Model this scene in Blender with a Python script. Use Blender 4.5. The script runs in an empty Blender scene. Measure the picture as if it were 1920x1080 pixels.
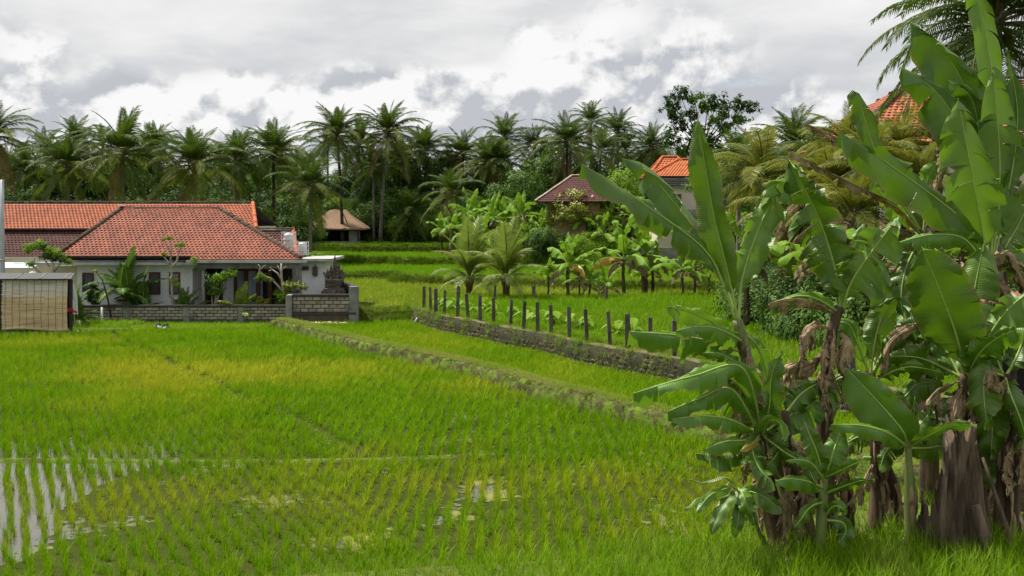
import bpy, bmesh, math, random
import numpy as np
from mathutils import Vector, Matrix, noise as mnoise

rnd = random.Random(11)
rng = np.random.default_rng(11)
SC = bpy.context.scene
COL = SC.collection
F = 2133.33            # focal length in pixels of the 1920 px wide photograph (40 mm)
CZ = 5.4               # eye height above the rice water
HZ = 400.0             # image row of the horizon

# ------------------------------------------------------------------ camera, world, sun, exposure
cam = bpy.data.cameras.new("camera")
cam.lens = 40; cam.sensor_width = 36; cam.shift_y = -(540 - HZ) / 1920.0
cam.clip_end = 6000; cam.clip_start = 0.1
cam_o = bpy.data.objects.new("camera", cam)
cam_o.location = (0, 0, CZ); cam_o.rotation_euler = (math.radians(90), 0, 0)
COL.objects.link(cam_o); SC.camera = cam_o

SUN_EL, SUN_AZ = math.radians(60), math.radians(302)   # azimuth clockwise from +Y: high on the left, slightly beyond the scene
sun = bpy.data.lights.new("sun", 'SUN'); sun.energy = 3.9; sun.angle = math.radians(3); sun.color = (1, .95, .86)
sun_o = bpy.data.objects.new("sun", sun); COL.objects.link(sun_o)
sd = Vector((math.sin(SUN_AZ) * math.cos(SUN_EL), math.cos(SUN_AZ) * math.cos(SUN_EL), math.sin(SUN_EL)))
sun_o.rotation_euler = sd.to_track_quat('Z', 'Y').to_euler()

SC.view_settings.view_transform = 'Standard'
try: SC.view_settings.look = 'None'
except Exception: pass
SC.view_settings.gamma = 1; SC.view_settings.use_curve_mapping = False
SC.view_settings.exposure = 0.95
SC.render.engine = 'CYCLES'
SC.cycles.max_bounces = 6; SC.cycles.diffuse_bounces = 3; SC.cycles.glossy_bounces = 2
SC.cycles.transmission_bounces = 3; SC.cycles.transparent_max_bounces = 6
SC.cycles.caustics_reflective = False; SC.cycles.caustics_refractive = False

# ------------------------------------------------------------------ node helpers
class NT:
    def __init__(s, tree): s.t = tree; s.n = tree.nodes; s.l = tree.links
    def node(s, typ, **kw):
        n = s.n.new(typ)
        for k, v in kw.items():
            if k.startswith('i_'):
                key = k[2:]; key = int(key) if key.isdigit() else key.replace('_', ' ')
                s.set(n.inputs[key], v)
            else: setattr(n, k, v)
        return n
    def set(s, sock, v):
        if isinstance(v, bpy.types.NodeSocket): s.l.new(v, sock)
        elif isinstance(v, bpy.types.Node): s.l.new(v.outputs[0], sock)
        else:
            if hasattr(sock.default_value, '__len__') and len(sock.default_value) == 4 and len(v) == 3: v = (*v, 1)
            sock.default_value = v
    def math(s, op, a, b=0.5, c=None, clamp=False):
        n = s.n.new('ShaderNodeMath'); n.operation = op; n.use_clamp = clamp
        s.set(n.inputs[0], a); s.set(n.inputs[1], b)
        if c is not None: s.set(n.inputs[2], c)
        return n.outputs[0]
    def vmath(s, op, a, b=(0, 0, 0)):
        n = s.n.new('ShaderNodeVectorMath'); n.operation = op
        s.set(n.inputs[0], a); s.set(n.inputs[1], b); return n.outputs[0]
    def noise(s, vec, scale, detail=3, rough=.55, dist=0.0):
        n = s.n.new('ShaderNodeTexNoise'); n.inputs['Scale'].default_value = scale
        n.inputs['Detail'].default_value = detail; n.inputs['Roughness'].default_value = rough
        n.inputs['Distortion'].default_value = dist
        if vec is not None: s.l.new(vec, n.inputs['Vector'])
        return n.outputs['Fac']
    def n_y(s, pos):
        q = s.n.new('ShaderNodeSeparateXYZ'); s.l.new(pos, q.inputs[0]); return q.outputs[1]
    def ramp(s, fac, lo, hi):
        n = s.n.new('ShaderNodeMapRange'); n.interpolation_type = 'SMOOTHSTEP'
        s.set(n.inputs['Value'], fac); s.set(n.inputs['From Min'], lo); s.set(n.inputs['From Max'], hi)
        return n.outputs[0]
    def mix(s, fac, a, b, mode='MIX'):
        n = s.n.new('ShaderNodeMix'); n.data_type = 'RGBA'; n.blend_type = mode
        s.set(n.inputs[0], fac); s.set(n.inputs[6], a); s.set(n.inputs[7], b)
        return n.outputs[2]

def new_mat(name):
    m = bpy.data.materials.new(name); m.use_nodes = True
    t = NT(m.node_tree)
    b = m.node_tree.nodes['Principled BSDF']; out = m.node_tree.nodes['Material Output']
    return m, t, b, out

# ------------------------------------------------------------------ the sky: an overcast of cumulus over a NISHITA sky
world = bpy.data.worlds.new("World"); SC.world = world; world.use_nodes = True
w = NT(world.node_tree); bg = world.node_tree.nodes['Background']
sky = w.node('ShaderNodeTexSky'); sky.sky_type = 'NISHITA'; sky.sun_disc = False
sky.sun_elevation = SUN_EL; sky.sun_rotation = SUN_AZ
tc = w.node('ShaderNodeTexCoord')
sep = w.node('ShaderNodeSeparateXYZ'); w.l.new(tc.outputs['Generated'], sep.inputs[0])
X, Y, Zs = sep.outputs[0], sep.outputs[1], sep.outputs[2]
def skyvec(off=(0, 0, 0), sc=(1, 1, 2.0)):
    v = w.vmath('MULTIPLY', tc.outputs['Generated'], sc)
    return w.vmath('ADD', v, off)
big = w.noise(skyvec((3.1, .7, .2), (1, 1, 2.2)), 3.0, 2, .5)
def billow(off, sc, sz, det, rough):
    n_ = w.noise(skyvec(off, (1, 1, sz)), sc, det, rough, .1)
    return n_
bil = billow((1.3, 0, .5), 9.0, 1.35, 8, .55)
bil2 = billow((1.3 + .006, 0, .5 - .016), 9.0, 1.35, 8, .55)
vo = w.node('ShaderNodeTexVoronoi'); vo.feature = 'SMOOTH_F1'; vo.inputs['Scale'].default_value = 15.0; vo.inputs['Smoothness'].default_value = .4
w.l.new(w.vmath('ADD', skyvec((0, 0, 0), (1, 1, 1.3)), w.n.new('ShaderNodeCombineXYZ').outputs[0]), vo.inputs['Vector'])
puff = w.math('SUBTRACT', .62, vo.outputs['Distance'])
veil = w.noise(skyvec((7.7, 2, 1.0), (1, 1, 2.9)), 5.0, 7, .56, .2)
fine = w.noise(skyvec((2.7, 5, 1.0), (1, 1, 2.6)), 14.0, 5, .6, .3)
# banks of cumulus stand up from the horizon to a wandering height, with lumpy edges
hgt = w.math('ADD', w.math('ADD', w.math('MULTIPLY', Zs, -3.4), w.math('MULTIPLY', w.ramp(Zs, .13, .03), .10)), w.math('ADD', w.math('MULTIPLY', big, 1.7), w.math('ADD', w.math('MULTIPLY', bil, .58), w.math('MULTIPLY', puff, .42))))
cum = w.ramp(hgt, .62, .84)
depth = w.ramp(hgt, .72, 1.30)
relief = w.math('ADD', w.math('MULTIPLY', w.math('SUBTRACT', bil, bil2), 5.0), w.math('MULTIPLY', w.math('SUBTRACT', puff, .28), .25))
cumval = w.math('ADD', w.math('SUBTRACT', .88, w.math('MULTIPLY', depth, .17)), relief)
cumval = w.math('MINIMUM', w.math('MAXIMUM', cumval, .56), .94)
veilval = w.math('ADD', w.math('ADD', .655, w.math('MULTIPLY', w.ramp(veil, .32, .66), .19)), w.math('MULTIPLY', w.math('SUBTRACT', fine, .5), .20))
val = w.math('ADD', w.math('MULTIPLY', cumval, cum), w.math('MULTIPLY', veilval, w.math('SUBTRACT', 1.0, cum)))
tint = w.mix(w.ramp(val, .5, .85), (.93, .975, 1.05), (1.0, 1.0, 1.0))
cl = w.mix(1.0, tint, w.node('ShaderNodeCombineColor', i_0=val, i_1=val, i_2=val).outputs[0], 'MULTIPLY')
cl = w.vmath('SCALE', cl); w.n[-1].inputs['Scale'].default_value = 5.25
SKY_GAIN = w.n[-1]
gap = w.math('MULTIPLY', w.ramp(veil, .33, .26), .3)
fin = w.mix(gap, cl, sky.outputs[0])
w.l.new(fin, bg.inputs['Color']); bg.inputs['Strength'].default_value = 0.1
# flat grey under the horizon so nothing bright comes from below

# ------------------------------------------------------------------ scene helpers
def Wd(px, py, D): return Vector(((px - 960) * D / F, D, CZ + (HZ - py) * D / F))
def WX(px, D): return (px - 960) * D / F
def WZ(py, D): return CZ + (HZ - py) * D / F
def DZ(py, z): return (CZ - z) * F / (py - HZ)

def tag(o, label=None, cat=None, group=None, kind=None):
    if label: o['label'] = label
    if cat: o['category'] = cat
    if group: o['group'] = group
    if kind: o['kind'] = kind
    return o
def empty(name, loc, label, cat, group=None, rz=0):
    o = bpy.data.objects.new(name, None); COL.objects.link(o)
    o.location = loc; o.rotation_euler = (0, 0, rz); o.empty_display_size = .2
    return tag(o, label, cat, group)
def link(name, me, parent=None, loc=None, rot=None, scale=None):
    o = bpy.data.objects.new(name, me); COL.objects.link(o)
    if parent: o.parent = parent
    if loc is not None: o.location = loc
    if rot is not None: o.rotation_euler = rot
    if scale is not None: o.scale = scale if hasattr(scale, '__len__') else (scale,) * 3
    return o
def copy_tree(o, parent=None):
    c = o.copy(); COL.objects.link(c)
    if parent: c.parent = parent
    for ch in list(o.children): copy_tree(ch, c)
    return c

class MB:
    """collects polygons with material index, uv and a random value per piece"""
    def __init__(s): s.v = []; s.f = []; s.m = []; s.uv = []; s.r = []; s.sm = []
    def add(s, verts, faces, mi=0, uvs=None, r=0.5, smooth=False):
        b = len(s.v); s.v.extend([tuple(v) for v in verts])
        for k, f in enumerate(faces):
            s.f.append([b + i for i in f]); s.m.append(mi); s.r.append(r); s.sm.append(smooth)
            s.uv.append([uvs[i] for i in f] if uvs else [(0, 0)] * len(f))
    def box(s, c, d, mi=0, rz=0, r=.5, bev=0, taper=1.0, rx=0, ry=0):
        x, y, z = d[0] / 2, d[1] / 2, d[2] / 2
        vs = [(-x, -y, -z), (x, -y, -z), (x, y, -z), (-x, y, -z), (-x * taper, -y * taper, z), (x * taper, -y * taper, z), (x * taper, y * taper, z), (-x * taper, y * taper, z)]
        M = Matrix.Translation(Vector(c)) @ Matrix.Rotation(rz, 4, 'Z') @ Matrix.Rotation(ry, 4, 'Y') @ Matrix.Rotation(rx, 4, 'X')
        vs = [M @ Vector(v) for v in vs]
        s.add(vs, [(0, 3, 2, 1), (4, 5, 6, 7), (0, 1, 5, 4), (1, 2, 6, 5), (2, 3, 7, 6), (3, 0, 4, 7)], mi, None, r)
    def tube(s, pts, rad, n=6, mi=0, cap=True, r=.5, smooth=True, ridge=0):
        pts = [Vector(p) for p in pts]; rings = []
        ref = Vector((0, 0, 1)) if abs((pts[-1] - pts[0]).normalized().z) < .9 else Vector((0, 1, 0))
        for i, p in enumerate(pts):
            T = (pts[min(i + 1, len(pts) - 1)] - pts[max(i - 1, 0)]).normalized()
            A = T.cross(ref).normalized(); B = T.cross(A)
            rr = rad[i] if hasattr(rad, '__len__') else rad
            rings.append([p + (A * math.cos(2 * math.pi * k / n) + B * math.sin(2 * math.pi * k / n)) * rr * (1 + (ridge * math.sin(k * 2.4 + i * .35) if ridge else 0)) for k in range(n)])
        vs = [q for R_ in rings for q in R_]
        uv = [(k / n, i / max(1, len(pts) - 1)) for i in range(len(pts)) for k in range(n)]
        fs = [(i * n + k, i * n + (k + 1) % n, (i + 1) * n + (k + 1) % n, (i + 1) * n + k) for i in range(len(pts) - 1) for k in range(n)]
        if cap: fs += [tuple(range(n))[::-1], tuple((len(pts) - 1) * n + k for k in range(n))]
        s.add(vs, fs, mi, uv, r, smooth)
    def lathe(s, c, prof, n=12, mi=0, r=.5, smooth=True):
        vs = [(c[0] + p[0] * math.cos(2 * math.pi * k / n), c[1] + p[0] * math.sin(2 * math.pi * k / n), c[2] + p[1]) for p in prof for k in range(n)]
        fs = [(i * n + k, i * n + (k + 1) % n, (i + 1) * n + (k + 1) % n, (i + 1) * n + k) for i in range(len(prof) - 1) for k in range(n)]
        s.add(vs, fs, mi, None, r, smooth)
    def mesh(s, name, mats):
        me = bpy.data.meshes.new(name); me.from_pydata(s.v, [], s.f)
        for m in (mats if isinstance(mats, (list, tuple)) else [mats]): me.materials.append(m)
        me.polygons.foreach_set('material_index', s.m)
        me.polygons.foreach_set('use_smooth', s.sm)
        uvl = me.uv_layers.new(name='UVMap')
        uvl.data.foreach_set('uv', [c for f in s.uv for p in f for c in p])
        at = me.attributes.new('rv', 'FLOAT', 'FACE'); at.data.foreach_set('value', s.r)
        me.update(); return me
    def build(s, name, mats, parent=None, **kw):
        return link(name, s.mesh(name, mats), parent, **kw)

# ------------------------------------------------------------------ materials
def foliage(name, a, b, trans=.25, rough=.5, spec=.3, under=None, scale=1.5, yellow=None, attr=None, vein=False, backtint=None):
    m, t, p, out = new_mat(name)
    geo = t.node('ShaderNodeNewGeometry'); oi = t.node('ShaderNodeObjectInfo')
    n1 = t.noise(geo.outputs['Position'], scale, 3)
    n2 = t.noise(geo.outputs['Position'], scale * 9, 2)
    f = t.math('ADD', t.math('MULTIPLY', t.ramp(n1, .3, .7), .40), t.math('MULTIPLY', t.ramp(n2, .3, .7), .18))
    f = t.math('ADD', f, t.math('MULTIPLY', oi.outputs['Random'], .42))
    c = t.mix(f, a, b)
    if attr:
        at = t.node('ShaderNodeAttribute'); at.attribute_type = 'INSTANCER'; at.attribute_name = 'yel'
        c = t.mix(at.outputs['Fac'], c, yellow)
    if vein:
        uv = t.node('ShaderNodeUVMap'); sp = t.node('ShaderNodeSeparateXYZ'); t.l.new(uv.outputs[0], sp.inputs[0])
        ab = t.math('ABSOLUTE', sp.outputs[1])
        ph = t.math('SUBTRACT', t.math('MULTIPLY', sp.outputs[0], 640.0), t.math('MULTIPLY', ab, 6.0))
        wv = t.math('SINE', ph)
        c = t.mix(t.math('MULTIPLY', t.ramp(wv, .2, 1.0), .10), c, tuple(min(1, x * 1.9) for x in a))
        bp = t.node('ShaderNodeBump'); bp.inputs['Strength'].default_value = .22; bp.inputs['Distance'].default_value = .010
        t.l.new(wv, bp.inputs['Height']); t.l.new(bp.outputs[0], p.inputs['Normal'])
        dn = t.noise(geo.outputs['Position'], 7.0, 4, .65)
        edge = t.math('MULTIPLY', t.ramp(t.math('ADD', ab, t.math('MULTIPLY', dn, .25)), .99, 1.13), .85)
        c = t.mix(edge, c, (.20, .13, .05))
        spot = t.math('MULTIPLY', t.ramp(t.noise(geo.outputs['Position'], 30.0, 2, .5), .70, .76), .5)
        c = t.mix(spot, c, (.16, .12, .03))
    if under: c = t.mix(geo.outputs['Backfacing'], c, under)
    t.set(p.inputs['Base Color'], c); p.inputs['Roughness'].default_value = rough
    p.inputs['Specular IOR Level'].default_value = spec
    tr = t.node('ShaderNodeBsdfTranslucent')
    tc_ = t.mix(.45, c, backtint if backtint else tuple(min(1, x * 1.6) for x in b))
    t.l.new(tc_, tr.inputs['Color'])
    mx = t.node('ShaderNodeMixShader', i_0=trans); t.l.new(p.outputs[0], mx.inputs[1]); t.l.new(tr.outputs[0], mx.inputs[2])
    t.l.new(mx.outputs[0], out.inputs['Surface'])
    return m
def surf(name, a, b=None, scale=4, rough=.8, spec=.3, detail=5, bump=0, dirt=None, dirt_lo=.5, dirt_hi=.7, dirt_scale=1.2, stretch=(1, 1, 1), rv=0, metal=0):
    """mottled two-tone surface with optional weathering patches and per-piece variation"""
    m, t, p, out = new_mat(name)
    geo = t.node('ShaderNodeNewGeometry')
    v = t.vmath('MULTIPLY', geo.outputs['Position'], stretch)
    n = t.noise(v, scale, detail, .6)
    c = t.mix(t.ramp(n, .3, .7), a, b if b else tuple(x * .75 for x in a))
    if rv:
        at = t.node('ShaderNodeAttribute'); at.attribute_name = 'rv'
        oi = t.node('ShaderNodeObjectInfo')
        f = t.math('ADD', t.math('MULTIPLY', t.math('ADD', at.outputs['Fac'], oi.outputs['Random']), rv), 1 - rv)
        cc = t.node('ShaderNodeCombineColor', i_0=f, i_1=f, i_2=f)
        c = t.mix(1.0, c, cc.outputs[0], 'MULTIPLY')
    if dirt:
        d = t.noise(v, dirt_scale, 6, .65, .3)
        c = t.mix(t.ramp(d, dirt_lo, dirt_hi), c, dirt)
    t.set(p.inputs['Base Color'], c); p.inputs['Roughness'].default_value = rough
    p.inputs['Specular IOR Level'].default_value = spec; p.inputs['Metallic'].default_value = metal
    if bump:
        bp = t.node('ShaderNodeBump'); bp.inputs['Strength'].default_value = .6; bp.inputs['Distance'].default_value = bump
        t.l.new(t.noise(v, scale * 3, 5, .65), bp.inputs['Height']); t.l.new(bp.outputs[0], p.inputs['Normal'])
    return m

M = {}
M['rice'] = foliage('rice_blades', (.066, .182, .002), (.195, .345, .003), .28, .6, .05, scale=.35, yellow=(.42, .40, .025), attr=True)
M['rice_far'] = foliage('rice_far_blades', (.070, .205, .002), (.165, .325, .003), .30, .6, .06, scale=.2, yellow=(.36, .36, .05), attr=True)
M['grass_dark'] = foliage('dark_bank_grass', (.05, .115, .006), (.11, .185, .010), .28, .6, .08, scale=.8, yellow=(.20, .18, .05), attr=True)
M['grass'] = foliage('grass_blades', (.085, .21, .004), (.20, .335, .007), .32, .6, .1, scale=.8, yellow=(.34, .28, .10), attr=True)
M['banana'] = foliage('banana_leaf', (.034, .100, .003), (.100, .195, .006), .24, .42, .7, under=(.070, .165, .012), scale=1.0, vein=True, backtint=(.16, .30, .01))
M['banana_light'] = foliage('young_banana_leaf', (.065, .17, .006), (.115, .25, .010), .30, .44, .75, under=(.11, .22, .012), scale=1.0, vein=True, backtint=(.22, .40, .015))
M['banana_far'] = foliage('banana_leaf_far', (.09, .21, .010), (.18, .31, .016), .32, .6, .18, under=(.15, .27, .02), scale=.7, backtint=(.22, .38, .02))
M['banana_rib'] = surf('banana_midrib', (.34, .44, .11), (.26, .36, .08), 6, .45, .4)
M['banana_dead'] = surf('dead_banana_leaf', (.36, .27, .17), (.19, .135, .080), 5, .85, .15, dirt=(.07, .045, .03), dirt_lo=.52, dirt_hi=.75, dirt_scale=3)
M['banana_yellow'] = foliage('yellowing_banana_leaf', (.45, .30, .03), (.35, .22, .05), .25, .5, .3, scale=4)
M['stem'] = surf('banana_stem', (.13, .088, .055), (.034, .023, .016), 5, .8, .2, bump=.02, stretch=(1, 1, .22), dirt=(.15, .17, .05), dirt_lo=.60, dirt_hi=.8, dirt_scale=2)
M['stem_green'] = surf('green_banana_stem', (.13, .19, .05), (.20, .20, .07), 4, .5, .4, stretch=(1, 1, .3), dirt=(.05, .035, .02), dirt_lo=.55, dirt_hi=.66, dirt_scale=3)
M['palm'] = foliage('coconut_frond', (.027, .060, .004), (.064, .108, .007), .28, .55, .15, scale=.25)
M['palm_lit'] = foliage('sunlit_coconut_frond', (.072, .108, .008), (.13, .160, .012), .28, .55, .15, scale=.25)  # paler copy of the frond green: sunlight on low fronds put into colour
M['palm_dry'] = foliage('dry_coconut_frond', (.16, .125, .04), (.12, .080, .03), .15, .7, .2, scale=.5)
M['palm_young'] = foliage('young_palm_frond', (.13, .21, .025), (.22, .28, .04), .3, .45, .4, scale=.6)
M['palm_yellow'] = foliage('yellow_palm_frond', (.075, .115, .010), (.19, .20, .016), .3, .55, .25, scale=.8)
M['palm_trunk'] = surf('palm_trunk', (.20, .18, .15), (.12, .10, .085), 3, .9, .1, stretch=(1, 1, 3), dirt=(.30, .30, .26), dirt_lo=.6, dirt_hi=.75)
M['trunk_dark'] = surf('dark_trunk', (.07, .055, .04), (.035, .028, .022), 4, .9, .1)
M['coconut'] = surf('coconut', (.20, .20, .05), (.22, .13, .04), 3, .6, .3)
M['leaf_dark'] = foliage('dark_tree_leaves', (.018, .046, .008), (.042, .088, .010), .2, .65, .15, scale=.6)
M['leaf_mid'] = foliage('tree_leaves', (.045, .105, .014), (.10, .18, .020), .25, .6, .2, scale=.6)
M['leaf_light'] = foliage('light_shrub_leaves', (.11, .22, .012), (.20, .31, .02), .3, .65, .15, scale=.8)
M['leaf_yellow'] = foliage('yellow_green_leaves', (.16, .20, .012), (.25, .27, .02), .25, .45, .4, scale=.8)

# paddy water: mud under still water, partly covered with yellow duckweed
def water_mat(name, weed_amt, bias):
    m, t, p, out = new_mat(name)
    geo = t.node('ShaderNodeNewGeometry'); pos = geo.outputs['Position']
    mud = t.mix(t.noise(pos, 2.0, 4), (.075, .062, .038), (.045, .045, .022))
    p.inputs['Roughness'].default_value = .06; p.inputs['IOR'].default_value = 2.7
    t.set(p.inputs['Base Color'], mud)
    bp = t.node('ShaderNodeBump'); bp.inputs['Strength'].default_value = .05; bp.inputs['Distance'].default_value = .02
    t.l.new(t.noise(pos, 9, 2), bp.inputs['Height']); t.l.new(bp.outputs[0], p.inputs['Normal'])
    wd = t.node('ShaderNodeBsdfDiffuse')
    sp = t.noise(pos, 26, 4, .75)
    t.set(wd.inputs['Color'], t.mix(t.ramp(sp, .35, .65), (.30, .27, .07), (.13, .15, .025)))
    patch = t.noise(pos, .8, 5, .65, .6)
    x = t.node('ShaderNodeSeparateXYZ'); t.l.new(pos, x.inputs[0])
    left = t.ramp(t.math('ADD', x.outputs[0], t.math('MULTIPLY', patch, 3.0)), -6.4 + bias, -4.6 + bias)
    nr0 = t.math('MULTIPLY', t.ramp(t.n_y(pos), 25.6, 23.6), .05)
    fac = t.ramp(t.math('ADD', t.math('ADD', t.math('MULTIPLY', sp, .9), nr0), t.math('MULTIPLY', patch, .6)), weed_amt, weed_amt + .10)
    fac = t.math('MULTIPLY', fac, left)
    mx = t.node('ShaderNodeMixShader', i_0=fac); t.l.new(p.outputs[0], mx.inputs[1]); t.l.new(wd.outputs[0], mx.inputs[2])
    al = t.node('ShaderNodeBsdfDiffuse'); t.set(al.inputs['Color'], t.mix(t.noise(pos, 14, 3), (.030, .040, .010), (.055, .070, .014)))
    open_ = t.noise(t.vmath('MULTIPLY', pos, (1, .7, 1)), .55, 3, .6)
    lf = t.math('MULTIPLY', t.ramp(x.outputs[0], -7.0, -9.5), t.ramp(x.outputs[1], 27.5, 25.0))
    nr = t.math('MULTIPLY', t.ramp(x.outputs[1], 25.2, 24.2), t.ramp(x.outputs[0], -8.5, -6.5))
    lf = t.math('ADD', lf, t.math('MULTIPLY', nr, -.05))
    aw = t.ramp(t.math('ADD', t.math('ADD', open_, t.math('MULTIPLY', t.math('SUBTRACT', t.noise(pos, 5, 2), .5), .35)), t.math('MULTIPLY', lf, -.46)), .375, .41)
    mx2 = t.node('ShaderNodeMixShader', i_0=aw); t.l.new(mx.outputs[0], mx2.inputs[1]); t.l.new(al.outputs[0], mx2.inputs[2])
    t.l.new(mx2.outputs[0], out.inputs['Surface'])
    return m
M['water'] = water_mat('paddy_water', .76, 0)
M['water_far'] = water_mat('paddy_water_far', .50, -60)
M['mud'] = surf('mud', (.09, .07, .04), (.05, .05, .022), 3, .8, .2, bump=.03)
M['soil'] = surf('grassy_soil', (.10, .095, .035), (.10, .15, .02), 1.5, .95, .1, bump=.05)
M['bank'] = surf('earth_bank', (.085, .075, .032), (.045, .042, .020), 6, .95, .1, bump=.06, dirt=(.11, .17, .02), dirt_lo=.42, dirt_hi=.58, dirt_scale=3)
M['forest_floor'] = surf('forest_floor', (.035, .045, .015), (.06, .07, .02), 1, .95, .1)
# buildings
M['tile'] = surf('orange_roof_tile', (.29, .095, .054), (.18, .060, .038), 1.4, .75, .25, rv=.28, dirt=(.10, .042, .030), dirt_lo=.47, dirt_hi=.76, dirt_scale=1.3, stretch=(1.6, .5, .5))
M['tile_back'] = surf('bright_roof_tile', (.36, .110, .050), (.26, .078, .038), 1.4, .75, .25, rv=.25, dirt=(.12, .045, .025), dirt_lo=.60, dirt_hi=.85, dirt_scale=.9, stretch=(1.6, .5, .5))
M['tile_dark'] = surf('mossy_dark_tile', (.10, .045, .036), (.065, .034, .030), 1.4, .85, .2, rv=.3, dirt=(.22, .07, .04), dirt_lo=.66, dirt_hi=.8, dirt_scale=.8)
M['tile_brown'] = surf('brown_roof_tile', (.095, .036, .030), (.065, .026, .024), 1.4, .8, .2, rv=.25)
M['tile_vivid'] = surf('vivid_orange_tile', (.45, .120, .026), (.35, .09, .026), 1.2, .7, .3, rv=.25, dirt=(.22, .06, .02), dirt_lo=.52, dirt_hi=.8, dirt_scale=.9)
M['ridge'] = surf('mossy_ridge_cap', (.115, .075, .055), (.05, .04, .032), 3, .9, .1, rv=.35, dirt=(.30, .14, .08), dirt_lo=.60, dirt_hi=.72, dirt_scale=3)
M['ridge_pale'] = surf('pale_ridge_cap', (.42, .36, .30), (.30, .22, .17), 3, .9, .1, rv=.3)
M['ridge_orange'] = surf('orange_ridge_cap', (.50, .13, .04), (.36, .10, .04), 3, .8, .2, rv=.3)
M['white'] = surf('white_render', (.76, .78, .80), (.68, .70, .73), 1.2, .85, .2, dirt=(.36, .35, .33), dirt_lo=.50, dirt_hi=.85, dirt_scale=.9, stretch=(1, 1, .4))
M['cream'] = surf('cream_render', (.62, .56, .44), (.52, .47, .36), 1.2, .85, .2)
M['grey_conc'] = surf('grey_concrete', (.25, .25, .24), (.16, .16, .155), 2, .9, .2, dirt=(.06, .06, .05), dirt_lo=.5, dirt_hi=.75, dirt_scale=1.5)
M['pale_conc'] = surf('pale_concrete', (.42, .42, .41), (.32, .32, .31), 2, .9, .2, dirt=(.12, .12, .11), dirt_lo=.5, dirt_hi=.8, dirt_scale=2)
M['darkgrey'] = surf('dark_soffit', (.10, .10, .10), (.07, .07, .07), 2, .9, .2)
M['wood'] = surf('red_brown_wood', (.13, .045, .022), (.085, .030, .016), 4, .55, .4, stretch=(4, 4, .5))
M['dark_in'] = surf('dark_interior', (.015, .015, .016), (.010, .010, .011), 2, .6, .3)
M['curtain'] = surf('pale_curtain', (.55, .60, .68), (.42, .48, .56), 9, .8, .2, stretch=(6, 6, .1))
def glass_mat():
    m, t, p, out = new_mat('window_glass')
    p.inputs['Base Color'].default_value = (.10, .12, .15, 1); p.inputs['Roughness'].default_value = .05; p.inputs['IOR'].default_value = 1.7
    return m
M['glass'] = glass_mat()
M['block'] = surf('limestone_block', (.32, .285, .24), (.21, .185, .155), 3, .95, .1, rv=.35, dirt=(.05, .045, .035), dirt_lo=.56, dirt_hi=.74, dirt_scale=1.3, bump=.02)
M['block_b'] = surf('dark_footing_block', (.12, .105, .085), (.075, .065, .055), 3, .95, .1, rv=.3, bump=.02, dirt=(.05, .06, .03), dirt_lo=.55, dirt_hi=.7)
M['mortar'] = surf('dark_mortar', (.085, .078, .068), (.05, .046, .04), 3, .95, .1)
M['coping'] = surf('weathered_coping', (.075, .07, .062), (.045, .042, .038), 3, .95, .1, dirt=(.16, .15, .12), dirt_lo=.6, dirt_hi=.75)
M['carved'] = surf('carved_volcanic_stone', (.15, .125, .105), (.06, .052, .046), 7, .95, .1, bump=.05, dirt=(.26, .24, .20), dirt_lo=.58, dirt_hi=.7, dirt_scale=4)
M['carved_red'] = surf('reddish_carving', (.30, .12, .08), (.22, .16, .13), 8, .95, .1, bump=.03)
M['steel'] = surf('galvanised_steel', (.42, .45, .48), (.34, .36, .38), 2, .45, .5, metal=.3)
M['black'] = surf('black_metal', (.018, .019, .021), (.012, .012, .013), 3, .5, .4)
M['tank'] = surf('water_tank_plastic', (.62, .64, .63), (.50, .52, .52), 4, .5, .4)
M['cage'] = surf('white_cage_bar', (.78, .78, .76), (.66, .66, .66), 4, .5, .4)
M['bamboo'] = surf('bamboo_slat', (.58, .45, .27), (.44, .33, .18), 2.2, .7, .3, rv=.35, stretch=(.25, 1, 5), dirt=(.22, .14, .06), dirt_lo=.52, dirt_hi=.72, dirt_scale=2)
M['bamboo_grey'] = surf('weathered_bamboo_slat', (.60, .55, .48), (.48, .43, .37), 2.2, .8, .2, rv=.35, stretch=(.25, 1, 5), dirt=(.17, .14, .11), dirt_lo=.54, dirt_hi=.74, dirt_scale=2)
M['string'] = surf('dark_cord', (.08, .055, .035), (.05, .035, .025), 5, .9, .1)
M['red'] = surf('red_cloth', (.45, .02, .035), (.35, .02, .03), 5, .7, .2)
M['red_roof'] = surf('red_metal_sheet', (.25, .045, .045), (.19, .035, .035), 3, .45, .4)
M['thatch'] = surf('thatch', (.30, .20, .13), (.19, .125, .085), 5, .95, .1, stretch=(2.5, 2.5, .6), bump=.05)
M['post'] = surf('dark_concrete_post', (.13, .115, .10), (.055, .050, .046), 5, .9, .1, stretch=(1, 1, .4), dirt=(.15, .14, .12), dirt_lo=.6, dirt_hi=.75, dirt_scale=4)
M['rubble'] = surf('mossy_rubble', (.14, .105, .08), (.050, .040, .034), 5, .95, .1, rv=.5, bump=.05, dirt=(.10, .12, .02), dirt_lo=.52, dirt_hi=.63, dirt_scale=2.2)
M['rubble_core'] = surf('wall_core', (.030, .028, .022), (.05, .055, .02), 5, .95, .1)
M['sandy'] = surf('dry_wall_top', (.15, .12, .065), (.085, .10, .03), 4, .95, .1, bump=.02)
M['stump'] = surf('grey_rotten_wood', (.16, .118, .085), (.042, .031, .024), 6, .92, .1, stretch=(1, 1, .18), bump=.06, dirt=(.19, .15, .12), dirt_lo=.6, dirt_hi=.75, dirt_scale=3)
M['petal'] = surf('fallen_petals', (.62, .38, .30), (.65, .60, .30), 9, .8, .2, rv=.4)
M['frangipani_bark'] = surf('pale_bark', (.40, .35, .29), (.28, .24, .20), 4, .8, .2)
M['red_stem'] = surf('red_crownshaft', (.45, .04, .02), (.32, .04, .02), 4, .45, .4)
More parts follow.
